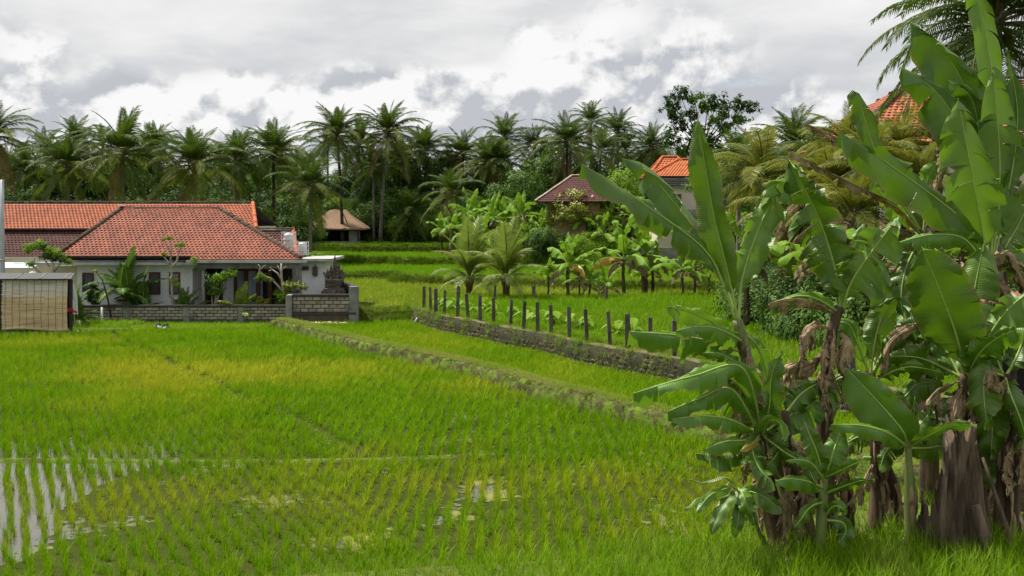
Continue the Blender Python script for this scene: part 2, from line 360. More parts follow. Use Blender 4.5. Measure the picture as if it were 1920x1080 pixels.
M['pot'] = surf('grey_pot', (.12, .12, .135), (.09, .09, .10), 3, .7, .3)
M['plank'] = surf('old_plank', (.17, .115, .07), (.10, .07, .045), 3, .9, .1, rv=.35, stretch=(.3, .3, 5))

# ================================================================== TERRAIN
def catmull(pts, n=8):
    P = [np.array(p, float) for p in pts]; out = []
    for i in range(len(P) - 1):
        p0 = P[max(i - 1, 0)]; p1 = P[i]; p2 = P[i + 1]; p3 = P[min(i + 2, len(P) - 1)]
        for k in range(n):
            t = k / n
            out.append(.5 * ((2 * p1) + (-p0 + p2) * t + (2 * p0 - 5 * p1 + 4 * p2 - p3) * t * t + (-p0 + 3 * p1 - 3 * p2 + p3) * t ** 3))
    out.append(P[-1]); return out
def inpoly(x, y, poly):
    x = np.asarray(x); y = np.asarray(y); r = np.zeros(x.shape, bool); n = len(poly)
    for i in range(n):
        x1, y1 = poly[i]; x2, y2 = poly[(i + 1) % n]
        c = ((y1 > y) != (y2 > y)) & (x < (x2 - x1) * (y - y1) / ((y2 - y1) if y2 != y1 else 1e-9) + x1)
        r ^= c
    return r

DIKE = [(-10.9, 53.2), (-10.0, 52.2), (-7.65, 48), (-5.4, 44), (-3.05, 40.6), (-.5, 36.6), (.64, 34.1), (2.1, 31.6), (3.6, 29.1), (5.0, 26.9), (6.6, 24.5), (8.3, 22.4), (11, 19.6), (15, 17)]
DIKE_S = [tuple(p) for p in catmull(DIKE, 8)]
ZPLOT = .85
_w = [(795, 579), (834, 590), (876, 598), (925.5, 607), (983, 618), (1033, 626), (1099, 641), (1177, 655), (1264, 669), (1504, 709)]
_w = [(WX(px, DZ(yb, ZPLOT)), DZ(yb, ZPLOT)) for px, yb in _w]
WALL = [(_w[0][0] - .35, _w[0][1] + 1.4)] + _w + [(10.6, 28.6), (13, 26), (15, 24)]
WALL_S = [tuple(p) for p in catmull(WALL, 6)]
PADDY2 = DIKE_S + [(15, 24)] + WALL_S[::-1] + [(-7.4, 56.6), (-9.5, 55.2)]
PLOT = WALL_S + [(26, 30), (26, 62), (9, 62.5), (3, 62), (-3.9, 61)]
YARD = [(-60, 51.6), (-26, 51.6), (-20, 51.8), (-13, 52.2), (-11.2, 52.9), (-9.2, 54.6), (-7.2, 55.6), (-7.3, 62), (-12, 66), (-17, 83), (-60, 83)]
T1 = [(-7.3, 56.0), (-4.9, 57.3), (-3.5, 60), (26, 61), (26, 74), (-17, 86), (-16, 70), (-12, 66), (-7.3, 62)]
T2 = [(-16, 84), (-9, 83.5), (-7.6, 79), (-1, 76), (3, 73.5), (10, 71.5), (28, 69), (28, 104), (-18, 104)]
T3 = [(-20, 100), (-11, 99), (-9, 97.5), (4, 97), (28, 92), (30, 118), (-22, 118)]
T4 = [(-24, 115), (0, 114.5), (26, 108), (34, 134), (-26, 134)]
WOOD = [(-200, 98), (-32, 98), (-27, 112), (-25, 131), (-4, 130.5), (1, 123), (8, 105), (15, 95), (22, 88), (26, 70), (200, 60), (900, 900), (-900, 900)]
NEAR = [(-3.4, 16.6), (-1.5, 17.0), (1.2, 17.5), (3.4, 18.3), (5.2, 19.9), (7.4, 21.6), (9.8, 20.0), (15, 16.6), (15, 6), (-3.4, 6)]
RISE = [(10.8, 33), (9.9, 40), (10.0, 47), (11.4, 55), (14.0, 64), (19, 72), (120, 72), (120, 24), (15, 26)]
LEVELS = [(PADDY2, .05), (T1, .5), (PLOT, ZPLOT), (T2, .9), (T3, 1.4), (T4, 2.0), (WOOD, 2.2), (YARD, .1), (RISE, 1.3), (NEAR, .10)]
def gz(x, y):
    z = 0.0 if y < 54 else -.2
    for poly, zz in LEVELS:
        if inpoly(np.array([x]), np.array([y]), poly)[0]: z = zz
    return z

def slab(name, poly, zt, zb, mats, rough_edge=0):
    n = len(poly); bm = bmesh.new()
    top = [bm.verts.new((p[0], p[1], zt)) for p in poly]; bot = [bm.verts.new((p[0], p[1], zb)) for p in poly]
    f = bm.faces.new(top)
    if f.normal.z < 0: f.normal_flip()
    f.normal_update()
    for i in range(n):
        q = bm.faces.new((top[i], top[(i + 1) % n], bot[(i + 1) % n], bot[i])); q.material_index = len(mats) - 1
    bmesh.ops.recalc_face_normals(bm, faces=bm.faces)
    me = bpy.data.meshes.new(name); bm.to_mesh(me); bm.free()
    for m in mats: me.materials.append(m)
    o = link(name, me); o['kind'] = 'structure'; return o

big = 3000
g = MB(); g.add([(-big, -200, -.5), (big, -200, -.5), (big, big, -.5), (-big, big, -.5)], [(0, 1, 2, 3)], 0)
tag(g.build('ground', M['soil']), kind='structure')
slab('rice_paddy', [(-70, 2), (18, 2), (18, 30), (6, 40), (-4, 54), (-70, 54)], 0.0, -.6, [M['water'], M['bank']])
slab('upper_paddy', PADDY2, .05, -.55, [M['water_far'], M['bank']])
slab('far_paddy', T1, .5, -.55, [M['water_far'], M['bank']])
slab('fenced_field', PLOT, ZPLOT - .004, -.55, [M['soil'], M['bank']])
slab('terrace', T2, .9, -.55, [M['soil'], M['bank']])
slab('terrace', T3, 1.4, -.55, [M['soil'], M['bank']])
slab('terrace', T4, 2.0, -.55, [M['soil'], M['bank']])
slab('forest_ground', WOOD, 2.2, -.55, [M['forest_floor'], M['bank']])
slab('yard', YARD, .1, -.55, [M['soil'], M['bank']])
slab('raised_ground', RISE, 1.3, -.55, [M['forest_floor'], M['forest_floor']])
slab('grass_bank', NEAR, .10, -.55, [M['soil'], M['bank']])

def strip(name, line, sect, mat, zfun, amp=.05, fr=2.2, seed=0, structure=True):
    L = catmull(line, 10) if len(line) < 40 else [np.array(p) for p in line]
    vs, fs = [], []; m = len(sect)
    for i, p in enumerate(L):
        T = L[min(i + 1, len(L) - 1)] - L[max(i - 1, 0)]; T /= np.linalg.norm(T); R_ = np.array((-T[1], T[0])) * -1
        for j, (o, z) in enumerate(sect):
            q = p + R_ * o; v = Vector((q[0], q[1], zfun(q) + z))
            d = mnoise.noise(v * fr + Vector((seed, 0, 0))) * amp + mnoise.noise(v * fr * 3) * amp * .5
            e = 0 if j in (0, m - 1) else 1
            vs.append((v.x + R_[0] * d * 1.2 * e, v.y + R_[1] * d * 1.2 * e, v.z + d * e))
    for i in range(len(L) - 1):
        for j in range(m - 1): fs.append((i * m + j, i * m + j + 1, (i + 1) * m + j + 1, (i + 1) * m + j))
    b = MB(); b.add(vs, fs, 0, None, .5, True); o = b.build(name, mat)
    if structure: o['kind'] = 'structure'
    return o
# left of the line (towards the main paddy) is negative here because the line runs towards the camera
dk = [(-.62, -.1), (-.56, .14), (-.52, .34), (-.42, .44), (-.12, .48), (.12, .46), (.30, .36), (.42, .2), (.5, .05)]
dk = [(-a, b) for a, b in dk][::-1]
strip('earth_dike', [tuple(p) for p in catmull(DIKE, 24)], dk, M['bank'], lambda q: 0.0, .07, 1.6)
strip('low_bund', [(-40, 24.9), (-12, 24.9), (-7, 24.7), (-3.2, 24.9), (-.5, 25.4)], [(-.2, -.05), (-.1, .03), (.1, .03), (.2, -.05)], M['bank'], lambda q: 0.0, .03, 2)

# ------------------------------------------------------------------ scattering through geometry nodes
def scatter(name, meshes, pts, rot, scl, yel=None, idx=None):
    n = len(pts)
    src = bpy.data.collections.new(name + '_source')
    for i, me in enumerate(meshes):
        src.objects.link(bpy.data.objects.new(f'{name}_tuft_{i:02d}', me))
    me = bpy.data.meshes.new(name); me.from_pydata([tuple(p) for p in pts], [], [])
    def at(nm, typ, vals, key='value'):
        a = me.attributes.new(nm, typ, 'POINT'); a.data.foreach_set(key, np.asarray(vals).ravel())
    at('rot', 'FLOAT_VECTOR', np.asarray(rot, dtype=np.float32), 'vector')
    s = np.asarray(scl, dtype=np.float32)
    if s.ndim == 1: s = np.stack([s, s, s], 1)
    at('scl', 'FLOAT_VECTOR', s, 'vector')
    at('idx', 'INT', (rng.integers(0, len(meshes), n) if idx is None else np.asarray(idx)).astype(np.int32))
    at('yel', 'FLOAT', np.zeros(n, np.float32) if yel is None else np.asarray(yel, dtype=np.float32))
    o = link(name, me); o['kind'] = 'stuff'
    ng = bpy.data.node_groups.new(name, 'GeometryNodeTree')
    ng.interface.new_socket('Geometry', in_out='INPUT', socket_type='NodeSocketGeometry')
    ng.interface.new_socket('Geometry', in_out='OUTPUT', socket_type='NodeSocketGeometry')
    gi = ng.nodes.new('NodeGroupInput'); go = ng.nodes.new('NodeGroupOutput')
    ip = ng.nodes.new('GeometryNodeInstanceOnPoints'); ci = ng.nodes.new('GeometryNodeCollectionInfo')
    ci.inputs['Collection'].default_value = src; ci.inputs['Separate Children'].default_value = True; ci.inputs['Reset Children'].default_value = True
    def attr(nm, typ):
        a = ng.nodes.new('GeometryNodeInputNamedAttribute'); a.data_type = typ; a.inputs['Name'].default_value = nm
        return a.outputs['Attribute']
    e2r = ng.nodes.new('FunctionNodeEulerToRotation')
    ng.links.new(gi.outputs[0], ip.inputs['Points']); ng.links.new(ci.outputs[0], ip.inputs['Instance'])
    ip.inputs['Pick Instance'].default_value = True
    ng.links.new(attr('idx', 'INT'), ip.inputs['Instance Index'])
    ng.links.new(attr('rot', 'FLOAT_VECTOR'), e2r.inputs[0]); ng.links.new(e2r.outputs[0], ip.inputs['Rotation'])
    ng.links.new(attr('scl', 'FLOAT_VECTOR'), ip.inputs['Scale'])
    ng.links.new(ip.outputs[0], go.inputs[0])
    md = o.modifiers.new('tufts', 'NODES'); md.node_group = ng
    return o

def tuft(name, mat, n, h, spread, wid, seg=3, arch=.5, base=.04, seed=0):
    r = random.Random(seed * 77 + n); b = MB()
    for k in range(n):
        a = r.uniform(0, 2 * math.pi); hh = h * r.uniform(.6, 1.08); sp = spread * r.uniform(.15, 1.0) ; w0 = wid * r.uniform(.7, 1.2)
        px, py = r.gauss(0, base), r.gauss(0, base); tw = a + math.pi / 2 + r.uniform(-.9, .9)
        vs, fs = [], []
        ar = arch * r.uniform(.5, 1.4)
        for i in range(seg + 1):
            t = i / seg; ww = w0 * (1 - t ** 1.6) + .0004
            o = sp * t * (1 + ar * t); z = hh * (t - ar * .32 * t * t * t)
            cx, cy = px + math.cos(a) * o, py + math.sin(a) * o
            vs += [(cx - math.cos(tw) * ww / 2, cy - math.sin(tw) * ww / 2, z), (cx + math.cos(tw) * ww / 2, cy + math.sin(tw) * ww / 2, z)]
        for i in range(seg): fs.append((2 * i, 2 * i + 1, 2 * i + 3, 2 * i + 2))
        b.add(vs, fs, 0, None, .5, True)
    return b.mesh(name, mat)

RICE = [tuft('rice_clump', M['rice'], 20 + s % 3 * 2, .40, .105 + .02 * (s % 4), .0135, 4, .45 + .15 * (s % 3), .034, s) for s in range(8)]
RICE_FAR = [tuft('far_rice_clump', M['rice_far'], 16, .36, .18, .030, 2, .4, .12, s) for s in range(4)]
GRASS_S = [tuft('short_grass', M['grass'], 16, .12, .08, .010, 2, .6, .06, s) for s in range(4)]
GRASS_M = [tuft('meadow_grass', M['grass'], 18, .26, .16, .016, 3, .7, .08, s) for s in range(4)]
GRASS_D = [tuft('bank_tuft', M['grass_dark'], 18, .30, .16, .022, 3, .7, .09, s) for s in range(4)]
GRASS_L = [tuft('long_grass', M['grass'], 14, .58, .22, .015, 5, .55, .06, s) for s in range(5)]

def nz(x, y, s=.3, o=0): return np.array([mnoise.noise(Vector((a * s + o, b * s, o * 1.7))) for a, b in zip(x, y)])
def place(name, meshes, x, y, z, s, yel=None, tilt=.12, sz=None):
    n = len(x)
    rot = np.stack([rng.normal(0, tilt, n), rng.normal(0, tilt, n), rng.uniform(0, 6.283, n)], 1)
    pts = np.stack([x, y, np.broadcast_to(z, x.shape)], 1)
    sc = np.stack([s, s, s if sz is None else sz], 1)
    return scatter(name, meshes, pts, rot, sc, yel)

# rice of the main paddy: planted in rows
def frustum(x, y, m=1.0): return np.abs(x + .0) < y * .452 + m
xs, ys = [], []
for u in np.arange(-14.5, -1.6, .285):                     # left block, rows lean to the left
    d = np.arange(12, 53, .17); xs.append(u - .45 * (d - 18)); ys.append(d)
xa = np.concatenate(xs); ya = np.concatenate(ys)
xs, ys = [], []
for u in np.arange(-22, 16, .275):
    d = np.arange(12, 53, .21); xs.append(np.full_like(d, u)); ys.append(d)
xb = np.concatenate(xs); yb = np.concatenate(ys)
k = xb + .45 * (yb - 18) > -1.5; xb, yb = xb[k], yb[k]
# rows farther left than the left block's spread
xs, ys = [], []
for u in np.arange(-30, -14.6, .3):
    d = np.arange(14, 53, .2); xs.append(u - .45 * (d - 18)); ys.append(d)
xc = np.concatenate(xs); yc = np.concatenate(ys)
x = np.concatenate([xa, xb, xc]); y = np.concatenate([ya, yb, yc])
x = x + rng.normal(0, .032, len(x)) + .05 * nz(x, y, .8, 2); y = y + rng.normal(0, .05, len(x))
def dike_x(yy): return np.interp(yy, [p[1] for p in DIKE_S][::-1], [p[0] for p in DIKE_S][::-1])
keep = frustum(x, y) & (x < dike_x(y) - .78) & ~inpoly(x, y, NEAR) & ~inpoly(x, y, YARD)
keep &= ~((np.abs(y - 24.85) < .22) & (x < -1))
keep &= (np.abs(x - (-16.4 + (48 - y) * .583) - .12 * np.sin(y * .9)) > .15) | (y < 25.5)
keep &= rng.random(len(x)) > .03
x, y = x[keep], y[keep]
n1 = nz(x, y, .16); n2 = nz(x, y, .55, 5); n3 = nz(x, y, 1.3, 9)
def blob(cx, cy, rx, ry): return np.exp(-(((x - cx) / rx) ** 2 + ((y - cy) / ry) ** 2))
yb0 = y
thin = np.clip(1.0 * blob(-9.0, 20.5, 3.4, 3.6) + .55 * blob(-2.0, 20.8, 3.5, 2.0) + .40 * blob(3.2, 21.5, 2.2, 1.6) + .35 * blob(-4, 27, 6, 1.6) + .24 * np.clip((25.6 - yb0 + n2 * 1.5) / 2.2, 0, 1) * (x > -8) * (1 + .9 * n2) + .25 * n2 + .15 * n3, 0, 1)
yel = np.clip(1.25 * blob(-11.5, 37.4, 4.4, 4.0) + .55 * blob(-4, 38.5, 4, 3.2) + .65 * blob(-18, 47, 4.5, 2.4) + .62 * blob(-3.5, 21.6, 5.5, 2.6) + .45 * blob(3.0, 21.5, 4, 2.4) - .10 + n1 * .34 + n2 * .55 + n3 * .35 + rng.normal(0, .10, len(x)), 0, .95)  # blobs put sunlit field patches into the rice colour; noise is plant variation
s = (.98 - .28 * thin + .14 * n2 + .08 * n3) * rng.uniform(.72, 1.22, len(x))
yb_ = y
place('rice_seedlings', RICE, x, y, -.02, s * np.where(yb_ < 0, 1, np.where(x + .45 * (y - 18) < -2.2, 1.02, 1.18) - .28 * np.clip(thin * 1.2, 0, 1)), yel * .92, .07, s * (1 - .1 * yel))

def scat_poly(poly, step, jit=.5, box=None):
    px = [p[0] for p in poly]; py = [p[1] for p in poly]
    gx, gy = np.meshgrid(np.arange(min(px), max(px), step), np.arange(min(py), max(py), step))
    gx = gx.ravel() + rng.uniform(-jit, jit, gx.size) * step; gy = gy.ravel() + rng.uniform(-jit, jit, gy.size) * step
    k = inpoly(gx, gy, poly) & frustum(gx, gy)
    return gx[k], gy[k]
# upper paddy between the dike and the stone wall
xs, ys = [], []
for u in np.arange(-26, 20, .27):
    d = np.arange(20, 57, .2); xs.append(u - .50 * (d - 38)); ys.append(d)
x = np.concatenate(xs) ; y = np.concatenate(ys); x = x + rng.normal(0, .03, len(x)); y = y + rng.normal(0, .04, len(y))
wall_x = lambda yy: np.interp(yy, [p[1] for p in WALL_S][::-1], [p[0] for p in WALL_S][::-1])
k = inpoly(x, y, PADDY2) & frustum(x, y) & (x > dike_x(y) + .62) & (x < wall_x(y) - .35) & (y < 55.2 - .0 * x)
x, y = x[k], y[k]; n1 = nz(x, y, .2, 3); n2 = nz(x, y, .7, 4)
yel = np.clip(.45 * blob(-3.5, 46, 2.2, 6) + .4 * blob(1.5, 38, 1.6, 5) + n1 * .3 + n2 * .2 - .02, 0, .7)
s = (1.10 + .12 * n2) * rng.uniform(.85, 1.15, len(x))
place('upper_paddy_rice', RICE, x, y, .03, s * 1.08, yel, .10, s * .80)
# behind the wall and on the terraces
def field(name, poly, z, step, meshes, sc, yf=None, cut=None):
    x, y = scat_poly(poly, step)
    if cut is not None:
        k = cut(x, y); x, y = x[k], y[k]
    n1 = nz(x, y, .12, z * 9); n2 = nz(x, y, .5, z * 5)
    yel = np.clip((yf(x, y) if yf else 0) + n1 * .25 + n2 * .15, 0, .9)
    s = sc * (1 + .18 * n2) * rng.uniform(.75, 1.2, len(x))
    place(name, meshes, x, y, z - .02, s, yel)
field('fenced_field_grass', PLOT, ZPLOT, .30, RICE_FAR, 1.0, lambda x, y: .14, lambda x, y: (x > wall_x(np.clip(y, 25, 57)) + .45) & ~inpoly(x, y, RISE))
field('far_paddy_rice', T1, .5, .42, RICE_FAR, .95, lambda x, y: .62 + 0 * x, lambda x, y: ~inpoly(x, y, T2) & ~inpoly(x, y, PLOT) & ~inpoly(x, y, RISE) & ~inpoly(x, y, YARD))
field('terrace_rice', T2, .9, .40, RICE_FAR, .9, lambda x, y: .08 + .3 * (x > -8) * (y < 80), lambda x, y: ~inpoly(x, y, T3) & ~inpoly(x, y, WOOD) & ~inpoly(x, y, RISE))
field('terrace_rice', T3, 1.4, .45, RICE_FAR, .95, lambda x, y: .0 * x, lambda x, y: ~inpoly(x, y, T4) & ~inpoly(x, y, WOOD))
field('terrace_rice', T4, 2.0, .5, RICE_FAR, 1.0, lambda x, y: .0 * x, lambda x, y: ~inpoly(x, y, WOOD))

# grass on dikes, banks and verges
def along(line, n, lo, hi):
    L = np.array([tuple(p) for p in catmull(line, 12)]); seg = np.linalg.norm(np.diff(L, axis=0), axis=1); cum = np.concatenate([[0], np.cumsum(seg)])
    t = rng.uniform(0, cum[-1], n); X_ = np.interp(t, cum, L[:, 0]); Y_ = np.interp(t, cum, L[:, 1])
    i = np.clip(np.searchsorted(cum, t) - 1, 0, len(seg) - 1); T = (L[i + 1] - L[i]) / seg[i][:, None]
    o = lo + (hi - lo) * rng.random(n)
    return X_ + T[:, 1] * o, Y_ - T[:, 0] * o, o
x, y, o = along(DIKE, 11000, -.62, .75)
z = np.interp(-o, [-.62, -.56, -.52, -.42, -.12, .12, .30, .42, .5, .75], [.0, .14, .34, .44, .46, .44, .36, .22, .12, .05])
k = frustum(x, y); x, y, z, o = x[k], y[k], z[k], o[k]
k = (o < .42) | (rng.random(len(o)) < .8); x, y, z, o = x[k], y[k], z[k], o[k]
yel = np.clip(.12 + .38 * (o > .36) + nz(x, y, .6, 2) * .5, 0, .9)
f_ = o > .40
z = np.where(f_, z + .06, z + .05)
place('dike_grass', GRASS_S, x[~f_], y[~f_], z[~f_], rng.uniform(.4, .95, (~f_).sum()), np.clip(yel[~f_] + .30, 0, 1), .3)
f_ = f_ & (rng.random(len(f_)) < .45)
place('dike_side_grass', GRASS_D, x[f_], y[f_], z[f_] - .06, rng.uniform(.25, .5, f_.sum()), np.clip(.45 + nz(x[f_], y[f_], .9, 6) * 1.1, 0, 1), .5)  # darker tufts: the shade of the dike's left face put into colour
def bankgrass(name, line, n, lo, hi, z0, z1, meshes, sc, yb):
    x, y, o = along(line, n, lo, hi); k = frustum(x, y); x, y, o = x[k], y[k], o[k]
    z = z0 + (z1 - z0) * (o - lo) / (hi - lo)
    place(name, meshes, x, y, z, sc * rng.uniform(.6, 1.3, len(x)), np.clip(yb + nz(x, y, .6, 2) * .5, 0, 1), .25)
bankgrass('bank_grass', [(-16, 84), (-9, 83.5), (-7.6, 79), (-1, 76), (3, 73.5), (10, 71.5), (28, 69)], 3200, .45, -.25, .5, 1.05, GRASS_D, 1.0, .15)
bankgrass('bank_grass', [(-20, 100), (-11, 99), (-9, 97.5), (4, 97), (28, 92)], 2600, .45, -.25, .9, 1.55, GRASS_D, 1.15, .1)
bankgrass('bank_grass', [(-24, 115), (0, 114.5), (26, 108)], 2600, .5, -.3, 1.4, 2.15, GRASS_D, 1.35, .2)
bankgrass('bank_grass', [(-25, 131), (-4, 130.5), (1, 123), (8, 105)], 1300, .8, -.6, 2.0, 2.4, GRASS_L, 1.3, .0)
bankgrass('bank_grass', [(-9.6, 55.3), (-7.3, 56.2), (-4.9, 57.5)], 700, .9, -.9, .1, .55, GRASS_D, 1.0, .2)
bankgrass('bank_grass', [(-3.9, 61), (3, 62), (9, 62.5), (14, 61)], 900, .5, -.5, .65, .6, GRASS_D, 1.1, .3)
x, y = scat_poly([(-26, 51.0), (-13, 51.6), (-11.2, 52.3), (-9.4, 54.6), (-8, 56), (-7.2, 57.2), (-8.0, 54.9), (-26, 54.9)], .16)
place('verge_grass', GRASS_S, x, y, .09, rng.uniform(.8, 1.7, len(x)), np.clip(.12 + nz(x, y, .5, 1) * .6, 0, 1), .2)
# near bank: tall lush grass in front of the bananas
x, y = scat_poly(NEAR, .15)
k = (y > 14.6) & (x > -3.3); x, y = x[k], y[k]
d = np.clip((x + 1.0) / 5.0, 0, 1)
s = (.62 + .50 * d) * rng.uniform(.6, 1.15, len(x)) * np.where(y > 18.0, .62, 1.0)
k = rng.random(len(x)) < np.where((y > 18.2) & (x > 3), .35, .95); x, y, s, d = x[k], y[k], s[k], d[k]
place('long_grass', GRASS_L, x, y, .08, s, np.clip(.02 + nz(x, y, 1.2, 4) * .4, 0, .7), .16)

# ================================================================== BUILDINGS
def tiles(b, o, e, s, n, quad, pitch=.21, course=.235, mi=0, lift=.03, seed=0):
    """curved roof tiles over a plane: o origin at the eave, e along the eave, s up the slope, n normal; quad(v)->(u0,u1) limits, quad.h slope length"""
    r = random.Random(seed)
    rows = int(quad.h / course)
    for i in range(rows):
        v0, v1 = i * course, min((i + 1) * course + .05, quad.h)
        u0, u1 = quad(v0 + course * .5)
        k = u0
        off = (i % 2) * pitch * .5
        c0 = math.floor((u0 - off) / pitch)
        while True:
            a = c0 * pitch + off; bb = a + pitch; c0 += 1
            if a >= u1: break
            a = max(a, u0); bb = min(bb, u1)
            if bb - a < .02: continue
            dz = r.gauss(0, .004); wd = bb - a
            prof = [(0, .004), (.22, .030), (.5, .040), (.78, .022), (1, .0)]
            vs = []
            for (q, z) in prof: vs.append(o + e * (a + q * wd) + s * (v0 - .012 + dz) + n * (z + lift))
            for (q, z) in prof: vs.append(o + e * (a + q * wd) + s * v1 + n * (z + lift - .040))
            for (q, z) in prof: vs.append(o + e * (a + q * wd) + s * (v0 - .010 + dz) + n * (z + lift - .060))
            fs = [(j, j + 1, 6 + j, 5 + j) for j in range(4)] + []
            b.add(vs, fs, mi, None, r.random(), False)
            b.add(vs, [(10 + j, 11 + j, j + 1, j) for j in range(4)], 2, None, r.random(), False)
class Quad:
    def __init__(s, h, f): s.h = h; s.f = f
    def __call__(s, v): return s.f(v)
def roof_plane(parent, name, pl, pr, tl, tr, mat, under, pitch=.21, course=.235, seed=0, thick=.06):
    """pl, pr eave ends; tl, tr ridge ends"""
    pl, pr, tl, tr = map(Vector, (pl, pr, tl, tr))
    e = (pr - pl).normalized(); up = tl - pl; s = (up - e * up.dot(e)).normalized(); n = e.cross(s).normalized()
    if n.z < 0: n = -n
    h = up.dot(s); L = (pr - pl).dot(e); a = (tl - pl).dot(e); c = (tr - pl).dot(e)
    q = Quad(h, lambda v: (a * v / h, L + (c - L) * v / h))
    b = MB(); tiles(b, pl, e, s, n, q, pitch, course, 0, .03, seed)
    # roof deck underneath
    t = n * thick
    vs = [pl, pr, tr, tl, pl - t, pr - t, tr - t, tl - t]
    b.add(vs, [(0, 1, 2, 3), (7, 6, 5, 4), (0, 4, 5, 1), (1, 5, 6, 2), (2, 6, 7, 3), (3, 7, 4, 0)], 1)
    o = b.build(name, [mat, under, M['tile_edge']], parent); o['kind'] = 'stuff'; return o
def ridge(parent, a, b_, mat, r=.12, seg=.34, name='ridge_cap', seed=3):
    rr = random.Random(seed); a, b_ = Vector(a), Vector(b_); L = (b_ - a).length; d = (b_ - a) / L; n = max(1, int(L / seg)); b = MB()
    side = d.cross(Vector((0, 0, 1))).normalized(); up = side.cross(d)
    for i in range(n):
        p0 = a + d * (L * i / n - .02); p1 = a + d * (L * (i + 1) / n + .03); lift = rr.gauss(0, .008)
        vs = []
        for p, sc in ((p0, 1.08), (p1, .95)):
            for k in range(6):
                an = math.pi * (k / 5); vs.append(p + side * math.cos(an) * r * sc + up * (math.sin(an) * r * sc * .8 + lift - .02))
        fs = [(k, k + 1, 7 + k, 6 + k) for k in range(5)] + [(0, 1, 2, 3, 4, 5)[::-1], (6, 7, 8, 9, 10, 11)]
        b.add(vs, fs, 0, None, rr.random())
    o = b.build(name, mat, parent); o['kind'] = 'stuff'; return o
def wall_box(parent, name, x0, x1, y0, y1, z0, z1, mat, rv=.5):
    b = MB(); b.box(((x0 + x1) / 2, (y0 + y1) / 2, (z0 + z1) / 2), (abs(x1 - x0), abs(y1 - y0), abs(z1 - z0)), 0, 0, rv); return b.build(name, mat, parent)
def window(parent, px0, px1, py0, py1, D, frame=M['wood'], fw=.09, pane=M['glass'], name='window'):
    x0, x1, z1, z0 = WX(px0, D), WX(px1, D), WZ(py0, D), WZ(py1, D); b = MB(); y = D - .03
    b.box((x0 + fw / 2, y, (z0 + z1) / 2), (fw, .12, z1 - z0)); b.box((x1 - fw / 2, y, (z0 + z1) / 2), (fw, .12, z1 - z0))
    b.box(((x0 + x1) / 2, y, z1 - fw / 2), (x1 - x0 - 2 * fw, .115, fw)); b.box(((x0 + x1) / 2, y, z0 + fw / 2), (x1 - x0 - 2 * fw, .115, fw))
    o = b.build(name, frame, parent)
    g = MB(); g.box(((x0 + x1) / 2, y + .01, (z0 + z1) / 2), (x1 - x0 - 2 * fw - .004, .03, z1 - z0 - 2 * fw - .004)); g.build('pane', pane, o); return o

M['tile_edge'] = surf('shaded_tile_edge', (.16, .055, .038), (.07, .032, .026), 2, .9, .1, rv=.4)  # dark tile fronts: the shadow line under each course put into colour
# ---- the near house
H = empty('house', (0, 0, 0), 'white walled house with orange hipped tile roof and shaded porch behind the low block wall', 'house')
D0 = 57.3
zf = .1
eL, eR = WX(104, 56.6), WX(563, 56.3)
zl, zr = WZ(481, 56.6), WZ(487, 56.3)
rz_ = WZ(391, 61); rl, rr_ = WX(229, 61), WX(411, 61)
xs_ = WX(358, 56.5)
sl = (rz_ - zl) / (61 - 56.6)
# one continuous front slope; the porch half reaches a little lower
roof_plane(H, 'roof_tiles', (eL, 56.6, zl), (eR + .15, 56.6, zl), (rl, 61, rz_), (rr_, 61, rz_), M['tile'], M['darkgrey'], seed=1)
roof_plane(H, 'roof_tiles', (xs_, 56.6 - (zl - zr) / sl - .02, zr - .012), (eR + .1, 56.6 - (zl - zr) / sl - .02, zr - .012), (xs_, 56.6, zl - .004), (eR + .05, 56.6, zl - .004), M['tile'], M['darkgrey'], course=.16, seed=2)
roof_plane(H, 'roof_tiles', (eR + .1, 56.5, zr), (WX(440, 63), 63, zr), (rr_, 61, rz_ - .03), (rr_ + .01, 61.05, rz_ - .03), M['tile'], M['darkgrey'], seed=4)
roof_plane(H, 'roof_tiles', (eL + .6, 64, zl), (eL, 56.7, zl), (rl - .01, 61.05, rz_ - .03), (rl, 61, rz_ - .03), M['tile_dark'], M['darkgrey'], seed=5)
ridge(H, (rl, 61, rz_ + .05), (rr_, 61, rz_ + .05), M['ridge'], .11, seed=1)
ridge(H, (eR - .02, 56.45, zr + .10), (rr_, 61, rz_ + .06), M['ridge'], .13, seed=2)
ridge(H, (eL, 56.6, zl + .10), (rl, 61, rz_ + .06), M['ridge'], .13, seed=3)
ridge(H, (rl - .12, 60.85, rz_ + .12), (rl + .12, 60.95, rz_ + .12), M['ridge_pale'], .10, .12, name='ridge_finial')
# left block
xa_, xb_ = WX(145, D0), WX(361, D0)
ztop = WZ(492, D0)
wall_box(H, 'wall', xa_, xb_, D0, D0 + .18, zf, ztop + .1, M['white'])
wall_box(H, 'wall', xa_, xa_ + .18, D0 + .181, 63, zf, ztop + .1, M['white'])
wall_box(H, 'wall', xb_ - .18, xb_, D0 + .181, 59.6, zf, ztop + .1, M['white'])
wall_box(H, 'upper_band', WX(100, D0), WX(362, D0), D0 + .02, D0 + .22, ztop + .101, WZ(479, D0), M['darkgrey'])
wall_box(H, 'canopy_slab', WX(66, 56.6), WX(371, 56.6), 56.55, D0 - .002, WZ(497, 56.6), WZ(492, 56.6), M['pale_conc'])
window(H, 155, 176, 511, 547, D0); window(H, 218, 232, 511, 547, D0); window(H, 280, 301, 510, 552, D0); window(H, 318, 338, 510, 552, D0)
